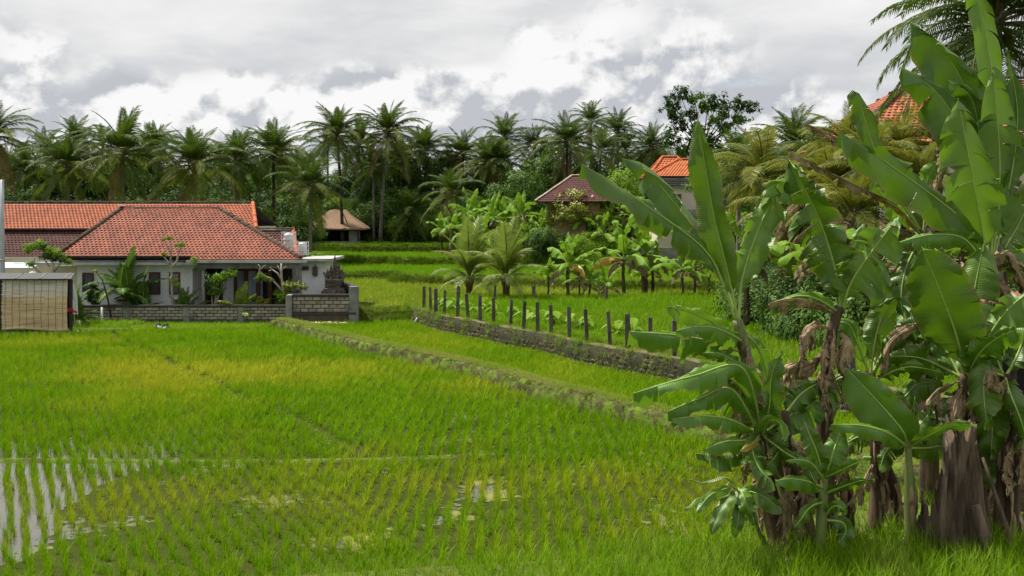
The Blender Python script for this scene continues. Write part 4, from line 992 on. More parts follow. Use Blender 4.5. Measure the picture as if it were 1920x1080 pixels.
b = MB(); b.box((2.25, -2.3, .75), (1.2, .08, 1.3)); b.build('side_panel', M['grey_conc'], T_)
b = MB(); b.box((-.9, -2.5, 1.05), (.5, .04, .36)); b.build('white_sign', M['white'], T_)

# ---- houses beyond the bananas
def hip_house(name, label, cx, cy, wd, dp, z0, ze, zr, rl_, mat, wallm, rz=0, over=.7, seed=0, cap=M['ridge_orange'], pitch=.28, course=.32):
    h = empty(name, (cx, cy, z0), label, 'house', None, rz)
    a, c = wd / 2 + over, dp / 2 + over; e, t = ze - z0, zr - z0
    k = rl_ / 2
    roof_plane(h, 'roof_tiles', (-a, -c, e), (a, -c, e), (-k, 0, t), (k, 0, t), mat, M['darkgrey'], pitch, course, seed)
    roof_plane(h, 'roof_tiles', (a, c, e), (-a, c, e), (k, 0, t), (-k, 0, t), mat, M['darkgrey'], .6, .6, seed + 1)
    roof_plane(h, 'roof_tiles', (a, -c, e), (a, c, e), (k, 0, t), (k, .01, t), mat, M['darkgrey'], pitch, course, seed + 2)
    roof_plane(h, 'roof_tiles', (-a, c, e), (-a, -c, e), (-k, 0, t), (-k, -.01, t), mat, M['darkgrey'], pitch, course, seed + 3)
    for p, q in (((-k, 0, t), (k, 0, t)), ((-a, -c, e), (-k, 0, t)), ((a, -c, e), (k, 0, t)), ((a, c, e), (k, 0, t)), ((-a, c, e), (-k, 0, t))):
        ridge(h, Vector(p) + Vector((0, 0, .08)), Vector(q) + Vector((0, 0, .08)), cap, .13, .4)
    wall_box(h, 'wall', -wd / 2, wd / 2, -dp / 2, dp / 2, -1, e + .15, wallm)
    return h
def lw(h, x0, x1, z0, z1, y, m=M['wood'], pane=M['glass'], nm='window'):
    b = MB(); f = .09
    b.box((x0 + f / 2, y, (z0 + z1) / 2), (f, .14, z1 - z0)); b.box((x1 - f / 2, y, (z0 + z1) / 2), (f, .14, z1 - z0)); b.box(((x0 + x1) / 2, y, z1 - f / 2), (x1 - x0 - 2 * f, .13, f)); b.box(((x0 + x1) / 2, y, z0 + f / 2), (x1 - x0 - 2 * f, .13, f)); b.box(((x0 + x1) / 2, y, (z0 + z1) / 2), (.06, .12, z1 - z0 - 2 * f))
    o = b.build(nm, m, h); g = MB(); g.box(((x0 + x1) / 2, y + .02, (z0 + z1) / 2), (x1 - x0 - 2 * f - .01, .05, z1 - z0 - 2 * f - .01)); g.build('pane', pane, o)
h = hip_house('house', 'two storey white house with vivid orange roof behind the tall banana leaves', WX(1300, 97), 97, 6.8, 6, 1.5, WZ(331, 94), WZ(300, 97), 2.6, M['tile_vivid'], M['cream'], .0, .8, 21, pitch=.25)
for k in range(5):
    b = MB(); b.box((0, -3.7 + .12 * k, WZ(336 + 3.4 * k, 94) - 1.5), (8.6 - .3 * k, .5, .10)); b.build('eave_board', M['grey_conc'], h)
lw(h, 1.0 - 1.0, 1.9 - 1.0, WZ(392, 94) - 1.5, WZ(364, 94) - 1.5, -3.04); lw(h, 0, .9, WZ(362, 94) - 1.5, WZ(352, 94) - 1.5, -3.04, M['cream']); lw(h, 2.0, 2.9, WZ(392, 94) - 1.5, WZ(364, 94) - 1.5, -3.04); lw(h, -2.4, -1.5, WZ(392, 94) - 1.5, WZ(364, 94) - 1.5, -3.04)
b = MB(); b.box((0, -3.9, WZ(404, 94) - 1.5), (8.0, 1.6, .16)); b.box((0, -4.6, WZ(399, 94) - 1.5), (8.0, .08, .5)); b.build('balcony', M['grey_conc'], h)
b = MB()
for k in (-3.6, -.3, 3.0): b.tube([(k, -4.5, -1), (k, -4.5, WZ(338, 94) - 1.5)], .07, 6)
b.build('balcony_column', M['white'], h)
h2 = hip_house('house', 'small orange roofed upper wing left of the tall upright banana leaf', WX(1256, 101), 101, 2.6, 2.6, 1.5, WZ(322, 99), WZ(295, 101), 1.3, M['tile_vivid'], M['cream'], 0, .5, 31, pitch=.25)
h3 = hip_house('house', 'house with dark red brown tile roof behind the round yellow green bush', WX(1086, 106), 106, 4.9, 4.6, 2, WZ(378, 104), WZ(330, 106), 1.4, M['tile_brown'], surf('ochre_wall', (.30, .20, .12), (.24, .16, .10)), -.30, .9, 41, M['ridge_pale'], .25)
b = MB(); b.box((1.6, -2.55, 2.3), (.7, .1, 1.1)); b.build('window', M['dark_in'], h3)
# large house at the right edge behind the foreground bananas
h4 = empty('house', (19.5, 54, 1.3), 'tall house with orange tile roof hidden by bananas at the right edge', 'house')
zE, zR = WZ(272, 52) - 1.3, WZ(150, 58) - 1.3
roof_plane(h4, 'roof_tiles', (WX(1578, 52) - 19.5, -2, zE), (10, -2, zE), (WX(1715, 58) - 19.5, 4, zR), (10, 4, zR), M['tile_back'], M['darkgrey'], .26, .30, 51)
roof_plane(h4, 'roof_tiles', (10, 10, zE), (WX(1578, 52) - 19.5, 10, zE), (10, 4, zR), (WX(1715, 58) - 19.5, 4, zR), M['tile_back'], M['darkgrey'], .6, .6, 52)
roof_plane(h4, 'roof_tiles', (WX(1578, 52) - 19.5, 10, zE), (WX(1578, 52) - 19.5, -2, zE), (WX(1715, 58) - 19.5, 4, zR), (WX(1715, 58) - 19.5, 3.99, zR), M['tile_back'], M['darkgrey'], .26, .3, 53)
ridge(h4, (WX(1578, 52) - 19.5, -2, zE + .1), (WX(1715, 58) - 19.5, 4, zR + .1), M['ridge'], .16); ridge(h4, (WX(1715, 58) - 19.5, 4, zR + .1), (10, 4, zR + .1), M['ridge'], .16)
wall_box(h4, 'wall', WX(1578, 52) - 19.5 + .8, 9, -1.2, 9, -1, zE + .1, M['cream'])
lw(h4, -3.6, -2.4, 2.6, 5.0, -1.24, M['white']); lw(h4, -1.2, 0, 2.6, 5.0, -1.24, M['white']); lw(h4, 2.2, 3.4, 2.6, 5.0, -1.24, M['white'])
b = MB(); b.box((-2.6, -2.2, 2.1), (5.0, 1.8, .14)); 
for k in range(22): b.box((-5.0 + .23 * k, -3.05, 2.6), (.06, .06, .85))
b.box((-2.6, -3.05, 3.05), (5.0, .09, .08)); b.build('balcony', M['white'], h4)
# small red roofed hut on the right edge
hh = empty('hut', (WX(1905, 20.5), 20.6, .1), 'dark plank hut with red metal roof half hidden at the right edge', 'hut')
b = MB(); n = 22; zt0, zt1 = WZ(608, 20) - .1, WZ(548, 22) - .1
vs = []
for i in range(n * 2 + 1):
    xx = -.62 + 2.6 * i / (n * 2); zz = .035 * (i % 2)
    vs += [(xx - .08, -1.0, zt0 + zz), (xx + .2, 1.4, zt1 + zz)]
b.add(vs, [(2 * i, 2 * i + 2, 2 * i + 3, 2 * i + 1) for i in range(n * 2)]); b.build('roof_sheet', M['red_roof'], hh)
for k in range(14):
    b = MB(); b.box((.7, -.6 + .01 * (k % 3), WZ(955, 20) - .1 + .02 + k * .128), (1.9, .05, .115)); b.build('plank', M['plank'], hh)
for xx in (-.28, 1.6):
    b = MB(); b.tube([(xx, -.55, -.1), (xx, -.55, zt0 + .25)], .09, 7); b.build('post', M['trunk_dark'], hh)
b = MB(); b.box((.7, .9, 1.4), (1.9, .08, 2.8)); b.build('back_wall', M['dark_in'], hh)
# retaining wall far right behind the banana clumps
b = MB(); b.box((WX(1270, 90), 90, 1.9), (8, .25, 1.6)); tag(b.build('grey_wall', M['grey_conc']), 'low grey concrete wall behind the far banana clump', 'wall')

# ================================================================== VEGETATION
QCUM = np.cumsum([.07, .11, .15, .18, .17, .14, .11, .07]); QCUM_Y = np.cumsum([.05, .08, .14, .20, .22, .17, .10, .04])
ORDW = ('first second third fourth fifth sixth seventh eighth ninth tenth eleventh twelfth thirteenth fourteenth fifteenth sixteenth seventeenth eighteenth nineteenth twentieth twenty-first twenty-second twenty-third last').split()
def frond_mesh(name, mat, L=4.4, e0=60, bend=80, nl=40, hang=.5, lw=.065, llen=.85, seed=0, rib=None, twist=0):
    r = random.Random(seed); b = MB(); n = 14; pts = []; p = Vector((0, 0, 0)); dirs = []
    for i in range(n + 1):
        t = i / n; a = math.radians(e0 - bend * t ** 1.25); d = Vector((math.cos(a), 0, math.sin(a)))
        pts.append(p.copy()); dirs.append(d); p = p + d * (L / n)
    # sideways sweep
    sw = r.uniform(-.25, .25)
    for i, q in enumerate(pts): q.y += sw * (i / n) ** 2 * L * .4
    b.tube(pts, [.045 * (1 - .9 * i / n) + .006 for i in range(n + 1)], 4, 1)
    for k in range(nl):
        t = .14 + .86 * (k + .5) / nl; i = min(int(t * n), n - 1); f = t * n - i
        P = pts[i].lerp(pts[i + 1], f); T = dirs[i].lerp(dirs[i + 1], f).normalized(); S = Vector((0, 1, 0)); N = T.cross(S) * -1
        if N.z < 0 and abs(T.z) < .9: N = -N
        ll = llen * (.35 + .65 * math.sin(math.pi * min(1, .15 + t * .92)) ** .7) * r.uniform(.85, 1.1)
        for sg in (-1, 1):
            d0 = (S * sg * .85 + T * (.35 + .5 * t) + N * .18).normalized()
            down = Vector((0, 0, -1)) * hang * r.uniform(.6, 1.25)
            p0 = P; p1 = P + d0 * ll * .5 + down * ll * .12; p2 = p1 + (d0 * .75 + down * 1.0).normalized() * ll * .5
            w_ = T * lw * .5 + N * r.uniform(-.25, .25) * lw
            b.add([p0 - w_ * .6, p0 + w_ * .6, p1 + w_, p1 - w_, p2], [(0, 1, 2, 3), (3, 2, 4)], 0, None, r.random())
    return b.mesh(name, [mat, rib or M['banana_rib']])
def frond_set(nm, mat, young=False, dense=1.0, L=4.4, llen=.92, lw=.066, rib=None):
    S = []
    for (e0, bd, hg) in ((86, 22, .15), (76, 45, .25), (62, 66, .4), (46, 82, .6), (26, 86, .8), (4, 72, 1.0), (-22, 50, 1.1), (-48, 32, .8)):
        S.append([frond_mesh(nm, mat, L, e0, bd, int(50 * dense), hg, lw, llen, seed=int(e0) * 7 + k, rib=rib) for k in range(2)])
    return S
RIBP = surf('palm_rachis', (.12, .12, .04), (.09, .075, .03), 3, .6, .3)
FS = {'palm': frond_set('frond', M['palm'], rib=RIBP), 'lit': frond_set('frond', M['palm_lit'], rib=RIBP), 'dry': frond_set('frond', M['palm_dry'], rib=RIBP),
      'young': frond_set('frond', M['palm_young'], dense=1.5, L=3.2, llen=.85, lw=.034, rib=RIBP), 'yellow': frond_set('frond', M['palm_yellow'], dense=1.5, L=3.6, llen=.95, lw=.036, rib=RIBP)}
def trunk_pts(h, lean, r):
    n = 9; a = r.uniform(0, 6.28); return [Vector((lean[0] * (i / n) ** 1.5 - .0, lean[1] * (i / n), h * i / n)) for i in range(n + 1)]
COCO = None
def coconuts_mesh():
    global COCO
    if COCO: return COCO
    b = MB(); r = random.Random(2)
    for k in range(9):
        a = r.uniform(0, 6.28); c = (math.cos(a) * .33, math.sin(a) * .33, -.25 - r.random() * .35)
        b.lathe(c, [(0, -.15), (.1, -.11), (.13, 0), (.1, .11), (0, .15)], 6, 0, r.random())
    COCO = b.mesh('coconuts', M['coconut']); return COCO
def palm(px, py, D, label, rad=75, n=24, basez=None, seed=0, lit=.35, dry=.08, lean=0.0, group='coconut palms along the far grove', up=1.0, trunk_r=.16, kind='palm', trunkm=None, lowcut=0, z=None):
    r = random.Random(seed * 31 + 7); x = WX(px, D); zc = WZ(py, D)
    zb = gz(x, D) if basez is None else basez
    xb = x - lean; h = zc - zb
    root = empty('coconut_palm', (xb, D, zb), label, 'palm tree', group)
    b = MB(); pts = trunk_pts(h, (lean, 0), r); b.tube(pts, [trunk_r * (1.55 - .75 * min(1, i / 1.5)) if i < 2 else trunk_r * (1 - .03 * i) for i in range(10)], 8); b.build('trunk', trunkm or M['palm_trunk'], root)
    sc = rad * D / F / (4.4 if kind in ('palm',) else 3.2) * 1.16; n = n + 9
    for k in range(n):
        u = k / (n - 1); q = int(np.searchsorted(QCUM if kind == 'palm' else QCUM_Y, u * .999, side='right')); q = min(q, 7)
        kd = kind
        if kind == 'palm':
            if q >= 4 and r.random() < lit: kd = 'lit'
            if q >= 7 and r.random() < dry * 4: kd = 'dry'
        elif q >= 5 and r.random() < dry * 2: kd = 'dry'
        me = FS[kd][q][r.randrange(2)]
        link('frond', me, root, loc=(lean, 0, h - .15 - .25 * u), rot=(r.uniform(-.12, .12), r.uniform(-.12, .12), k * 2.39996 + r.uniform(-.3, .3)), scale=sc * r.uniform(.86, 1.1) * (.64, .74, .86, 1, 1, 1, 1, 1)[q])
    if kind == 'palm' and rad > 60: link('coconut_bunch', coconuts_mesh(), root, loc=(lean, 0, h - .2))['kind'] = 'stuff'
    return root
PALMS = [
 (-12, 250, 104, 'coconut palm cut by the left edge of the picture, highest crown there', 95, 24, .4, 0),
 (47, 318, 112, 'low coconut palm above the left end of the orange roof, nearest the grey pole', 78, 22, .4, 0),
 (128, 308, 99, 'low broad coconut palm above the left orange roof with pale drooping fronds', 92, 26, .75, 0),
 (140, 258, 140, 'small dark palm top peeking between the two leftmost broad crowns', 62, 20, .1, 0),
 (231, 283, 98, 'tall broad coconut palm above the hip ridge of the orange roof, two trunks showing below', 108, 28, .7, 0),
 (294, 268, 142, 'small dark palm top behind, between the two broad crowns above the orange roof', 60, 20, .1, 0),
 (366, 304, 97, 'broad coconut palm with drooping pale fronds directly above the ridge middle', 98, 28, .8, 0),
 (443, 298, 102, 'olive coconut palm above the right end of the orange ridge', 84, 24, .5, 0),
 (513, 284, 106, 'coconut palm on a dark slim trunk just right of the orange roof', 88, 26, .45, 0),
 (582, 345, 100, 'low coconut palm in front of the thatched hut, left side', 86, 24, .5, 0),
 (632, 248, 125, 'tall coconut palm whose dark leaning trunk passes the thatched hut', 78, 26, .4, -.6),
 (673, 268, 136, 'coconut palm with a pale trunk behind the hut, between two taller palms', 70, 24, .5, 0),
 (727, 246, 128, 'tall coconut palm on a long pale bare trunk right of the thatched hut', 82, 26, .6, .8),
 (798, 277, 138, 'coconut palm with grey hanging fronds right of the long pale trunk', 66, 24, .3, 0),
 (868, 286, 138, 'coconut palm with dark trunk over the banana thicket, left of middle', 66, 22, .3, 0),
 (919, 303, 133, 'short coconut palm with grey green fronds in the middle of the grove', 70, 24, .3, 0),
 (946, 256, 150, 'high bushy palm top behind the short grey green palm', 64, 24, .15, 0),
 (1003, 270, 150, 'small dark palm top left of the tall pair of palms', 56, 20, .1, 0),
 (1063, 262, 124, 'tall coconut palm with dark trunk left of the red brown roof', 76, 26, .35, 0),
 (1108, 226, 142, 'highest dark palm top in the pair above the red brown roof', 54, 20, .1, 0),
 (1158, 245, 136, 'coconut palm with star shaped open crown left of the airy tree', 62, 22, .2, 0),
 (1222, 270, 134, 'dark coconut palm above the white house with vivid orange roof', 62, 22, .15, 0),
 (846, 358, 112, 'low yellowing coconut palm over the banana thicket', 66, 20, .9, 0),
 (772, 392, 124, 'very low dark palm beside the pale trunk, fronds near the grass', 62, 18, .3, 0),
]
for i, (px, py, D, lab, rad, n, lit, lean) in enumerate(PALMS):
    palm(px, py, D, lab, rad, n, seed=i + 1, lit=lit, lean=lean, trunk_r=.17 if py > 260 else .19, trunkm=M['trunk_dark'] if 'dark' in lab and 'trunk' in lab else None)
# more palm tops that fill the grove, nothing in the photo tells them apart
for i in range(24):
    px = -30 + i * 55 + rnd.uniform(-20, 20)
    palm(px, rnd.uniform(268, 318), rnd.uniform(128, 156), f'dark coconut palm top deep in the grove behind the named row, {ORDW[i]} from the left', rnd.uniform(52, 66), 18, seed=100 + i, lit=.15, group='hidden palms deep in the grove')
# right hand palms
palm(1492, 268, 62, 'big coconut palm rising right of the airy tree with upright sunlit fronds', 108, 26, basez=1.3, seed=201, lit=.6, group='palms behind the banana stand')
palm(1432, 322, 57, 'leaning yellow green palm with long drooping fronds right of the vivid orange roof', 112, 24, basez=1.3, seed=202, kind='yellow', group='palms behind the banana stand', dry=.05)
palm(1560, 345, 45, 'yellow palm with hanging dry fronds behind the brown torn banana leaf', 120, 22, basez=1.3, seed=203, kind='yellow', group='palms behind the banana stand', dry=.30)
palm(1640, 300, 42, 'yellow green feathery palm before the right hand orange roof', 110, 20, basez=1.3, seed=204, kind='yellow', group='palms behind the banana stand')
palm(1730, 330, 40, 'yellow fronded palm between the banana leaves under the right hand roof', 100, 18, basez=1.3, seed=206, kind='yellow', group='palms behind the banana stand', dry=.25)
palm(1868, 22, 29, 'large dark coconut palm crown hanging in at the top right corner', 232, 48, basez=1.3, seed=205, lit=.1, group='palms behind the banana stand', trunk_r=.2)
for i, (px, py, D, rad, lab) in enumerate([(1590, 262, 46, 90, 'yellow green palm whose fronds cross the left slope of the right hand roof'), (1530, 300, 50, 105, 'drooping palm between the upright sunlit palm and the right hand roof'), (1690, 268, 44, 92, 'yellow palm with upright fronds in front of the right hand orange roof'), (1600, 392, 40, 110, 'low palm with brown hanging fronds under the torn brown leaf'), (1385, 300, 70, 95, 'drooping green palm just right of the vivid orange roof'), (1500, 400, 46, 110, 'low dry fronded palm above the dark scrub'), (1760, 262, 42, 95, 'yellow palm with long fronds just left of the tallest banana leaves')]):
    palm(px, py, D, lab, rad, 20, basez=1.3, seed=210 + i, kind='yellow' if i in (0, 2, 3, 5, 6, 7) else 'palm', lit=.8, group='palms behind the banana stand', dry=.25 if i in (3, 5) else .08)
# two young coconut palms without trunk at the field edge
def young(px, pyb, D, h_px, label, seed):
    r = random.Random(seed); z = gz(WX(px, D), D); root = empty('young_coconut_palm', (WX(px, D), D, z), label, 'palm tree', 'young coconut palms at the field edge')
    sc = h_px * D / F / 3.9
    b = MB()
    for k in range(7):
        a = k * 2.4; b.tube([(math.cos(a) * .10, math.sin(a) * .10, -.05), (math.cos(a) * .12, math.sin(a) * .12, .6), (math.cos(a) * .30, math.sin(a) * .3, 1.15)], [.09, .07, .03], 6, 0, r=r.random())
    b.build('trunk', surf('fibrous_young_trunk', (.17, .10, .04), (.10, .06, .03), 4, .9, .1), root)
    for k in range(20):
        q = min(5, int((k / 19) ** 1.0 * 5.6)); kd = 'young' if r.random() > .12 else 'yellow'
        if q >= 6 and r.random() < .4: kd = 'dry'
        link('frond', FS[kd][q][r.randrange(2)], root, loc=(0, 0, .75 * sc + (.5 if q < 3 else .35)), rot=(r.uniform(-.1, .1), r.uniform(-.1, .1), k * 2.4 + r.uniform(-.3, .3)), scale=sc * r.uniform(.9, 1.08) * (1.02 - .06 * q))
young(880, 545, 66, 128, 'left young coconut palm with upright yellow green fronds at the field edge', 3)
young(949, 567, 60.4, 128, 'right young coconut palm with fanned fronds and one curled brown frond', 5)

# ---- broadleaf crowns
def crown_mesh(name, mat, R=(3, 3, 2.4), clumps=40, leaves=55, cl_r=.8, leaf=.22, seed=0, shell=.55, flat=.3):
    r = random.Random(seed); b = MB()
    for c in range(clumps):
        while True:
            d = Vector((r.gauss(0, 1), r.gauss(0, 1), r.gauss(0, 1))).normalized(); rr = shell + (1 - shell) * r.random()
            C = Vector((d.x * R[0] * rr, d.y * R[1] * rr, d.z * R[2] * rr))
            if C.z > -R[2] * .75: break
        k_ = cl_r * r.uniform(.7, 1.25); tone = r.random()
        for k in range(leaves):
            q = Vector((r.gauss(0, .5), r.gauss(0, .5), r.gauss(0, .42))) * k_; P = C + q
            nrm = (d * .7 + q.normalized() * .8 + Vector((r.uniform(-.6, .6), r.uniform(-.6, .6), .5))).normalized()
            t = nrm.cross(Vector((r.uniform(-1, 1), r.uniform(-1, 1), r.uniform(-.4, .4)))).normalized(); s = nrm.cross(t); L = leaf * r.uniform(.6, 1.3)
            b.add([P - t * L * .55, P + s * L * .28 - nrm * L * .08, P + t * L * .6 - nrm * L * .12, P - s * L * .28 - nrm * L * .08], [(0, 1, 2, 3)], 0, None, tone)
    return b.mesh(name, mat)
CR_DARK = [crown_mesh('dark_crown', M['leaf_dark'], (3, 3, 2.3), 42, 45, .85, .34, s) for s in range(3)]
CR_MID = [crown_mesh('green_crown', M['leaf_mid'], (3, 3, 2.3), 42, 48, .85, .32, 10 + s) for s in range(3)]
CR_LIGHT = [crown_mesh('light_crown', M['leaf_light'], (3, 3, 2.2), 36, 48, .85, .34, 20 + s) for s in range(2)]
def mass(name, spec, meshes):
    pts = [s[:3] for s in spec]; n = len(pts)
    rot = np.stack([rng.normal(0, .15, n), rng.normal(0, .15, n), rng.uniform(0, 6.28, n)], 1)
    scatter(name, meshes, pts, rot, [[s[3], s[3], s[3] * rng.uniform(.8, 1.15)] for s in spec])
sp = []
for k in range(340):
    D = rnd.uniform(134, 166); px = rnd.uniform(-120, 1600); top = 300 + 28 * mnoise.noise(Vector((px * .006, 3, 1))) + (0 if px < 1150 else -12)
    zt = WZ(top, D); z = rnd.uniform(2.5, max(3.5, zt - 1.6)); sp.append((WX(px, D), D, z, rnd.uniform(.75, 1.25)))
for k in range(90):
    D = rnd.uniform(108, 134); px = rnd.uniform(-100, 560); sp.append((WX(px, D), D, rnd.uniform(2.5, 6.5), rnd.uniform(.7, 1.1)))
mass('distant_wood', sp, CR_DARK + CR_MID[:1])
sp = []
for k in range(150):
    D = rnd.uniform(126, 136); px = rnd.uniform(470, 1060); sp.append((WX(px, D), D + (4 if 570 < px < 700 else 0), rnd.uniform(2.2, 6.5), rnd.uniform(.35, .7)))
for k in range(46):
    D = rnd.uniform(76, 92); px = rnd.uniform(1330, 1600); sp.append((WX(px, D), D, rnd.uniform(2, 8.5), rnd.uniform(.5, .85)))
mass('undergrowth', sp, CR_MID + CR_DARK[:1] + CR_LIGHT[:1])
sp = []
for k in range(300):                                         # dark scrub on the rise behind the foreground bananas
    D = rnd.uniform(37, 62); x0 = np.interp(D, [33, 40, 47, 55, 64], [11.4, 10.7, 10.7, 12.0, 14.4]); x = x0 + abs(rnd.gauss(0, 3.2)) - .3 + rnd.gauss(0, .5)
    sp.append((x, D, 1.2 + rnd.uniform(-.4, 2.2) * max(.1, min(1, .3 + (x - x0) / 3)), rnd.uniform(.18, .5)))
CR_SCRUB = [crown_mesh('scrub', M['leaf_dark'], (3.4, 3.4, 2.0), 38, 60, 1.3, .32, 30 + s, .2) for s in range(2)] + [crown_mesh('scrub', M['leaf_mid'], (3.4, 3.4, 2.0), 38, 60, 1.3, .34, 40 + s, .2) for s in range(2)]
mass('scrub', sp, CR_SCRUB)

def tree(name, px, pyb, D, label, cat, crowns, trunk_h=1.0, tr=.1, group=None, z=None, trunkm=None):
    x = WX(px, D); zb = gz(x, D) if z is None else z
    root = empty(name, (x, D, zb), label, cat, group)
    b = MB(); b.tube([(0, 0, -.1), (.05, 0, trunk_h * .5), (0, 0, trunk_h)], [tr * 1.3, tr, tr * .7], 7)
    for (cx, cy, cz_, s, me) in crowns[:6]: b.tube([(0, 0, trunk_h * .6), (cx * .5, cy * .5, (trunk_h + cz_) * .5), (cx, cy, cz_)], [tr * .6, tr * .4, tr * .15], 5)
    b.build('trunk', trunkm or M['trunk_dark'], root)
    for (cx, cy, cz_, s, me) in crowns: link('crown', me, root, loc=(cx, cy, cz_), rot=(0, 0, rnd.uniform(0, 6)), scale=s)
    return root
CRY = crown_mesh('yellow_green_crown', M['leaf_yellow'], (3, 3, 2.3), 60, 60, .62, .30, 77, .85)
def cc(px, py, D, zb, x0): return (WX(px, D) - x0, 0, WZ(py, D) - zb)
D = 104; x0 = WX(1084, D); zb = gz(x0, D)
tree('round_bush', 1084, 0, D, 'round yellow green clipped looking bush in front of the red brown roof', 'bush', [(0, 0, WZ(388, D) - zb, .72, CRY), (-1.2, .3, WZ(405, D) - zb, .58, CRY), (1.4, .2, WZ(398, D) - zb, .58, CRY)], 2.0)
D = 98; x0 = WX(1008, D); zb = gz(x0, D)
tree('dark_bush', 1008, 0, D, 'rounded dark green bush behind the right young coconut palm', 'bush', [(0, 0, 1.2, .56, CR_DARK[0]), (1.5, 0, 1.5, .50, CR_DARK[1]), (.5, -.3, 2.0, .46, CR_MID[0])], .9)
for (px, D, zt, s, me, lab) in ((560, 118, 5.2, .8, 'm', 'dark leafy tree left of the thatched hut, behind its palm'), (704, 131, 5.5, .8, 'm', 'bright green bushy tree right of the thatched hut'), (735, 133, 7.0, .9, 'm', 'green broadleaf tree just behind the long pale palm trunk'),
        (975, 125, 8.5, 1.0, 'm', 'blue green dense tree at the middle of the grove edge'), (1180, 112, 8.5, .9, 'l', 'bright leafy tree behind the arching banana leaf left of the orange roof'), (75, 118, 11.2, 1.0, 'd', 'dark round treetop above the left orange roof between palms'), (480, 103, 4.5, .8, 'l', 'bright green tree at the right gable of the long orange roof')):
    x0 = WX(px, D); zb = gz(x0, D); S = {'m': CR_MID, 'l': CR_LIGHT, 'd': CR_DARK}[me]
    tree('broadleaf_tree', px, 0, D, lab, 'tree', [(0, 0, zt - zb, s * .9, S[0]), (1.5 * s, .4, zt - zb - 1.5, s * .75, S[1]), (-1.6 * s, 0, zt - zb - 1.2, s * .75, S[0]), (.3, -.6, zt - zb - 3, s * .85, S[1])], zt * .5, .16)
# airy tall tree behind the vivid orange roof
D = 112; root = empty('airy_tree', (WX(1318, D), D, 2.0), 'tall airy broadleaf tree with separate leaf clusters against the sky', 'tree')
CA = [crown_mesh('airy_crown', M['leaf_dark'], (1.3, 1.3, .9), 13, 30, .42, .30, 60 + s, .3) for s in range(3)]
CB = [crown_mesh('airy_crown', M['leaf_mid'], (1.3, 1.3, .9), 13, 30, .42, .30, 65 + s, .3) for s in range(2)]
cl_ = [(1262, 190), (1258, 212), (1275, 178), (1300, 183), (1322, 196), (1345, 190), (1298, 212), (1278, 235), (1305, 240), (1335, 225), (1352, 212), (1378, 197), (1402, 205), (1385, 222), (1360, 240), (1330, 262), (1295, 268), (1350, 280), (1382, 262), (1275, 285), (1312, 295), (1400, 285), (1255, 262), (1370, 305), (1335, 310)]
b = MB(); r = random.Random(6)
tp = [(0, 0, -.2), (.1, 0, 4), (-.1, 0, 8), (0, 0, 10.5)]; b.tube(tp, [.28, .22, .16, .08], 8)
for (px, py) in cl_[::1]:
    q = Vector((WX(px, D) - WX(1318, D), r.uniform(-1.6, 1.6), WZ(py, D) - 2.0)); z0 = min(10, max(3, q.z - 3.0))
    b.tube([(0, 0, z0), (q.x * .5, q.y * .5, z0 + (q.z - z0) * .45), tuple(q)], [.09, .06, .02], 5)
b.build('trunk', M['trunk_dark'], root)
for i, (px, py) in enumerate(cl_):
    q = (WX(px, D) - WX(1318, D), r.uniform(-1.2, 1.2), WZ(py, D) - 2.0); link('crown', (CA + CB)[i % 5], root, loc=q, rot=(0, 0, r.uniform(0, 6)), scale=r.uniform(.75, 1.15))

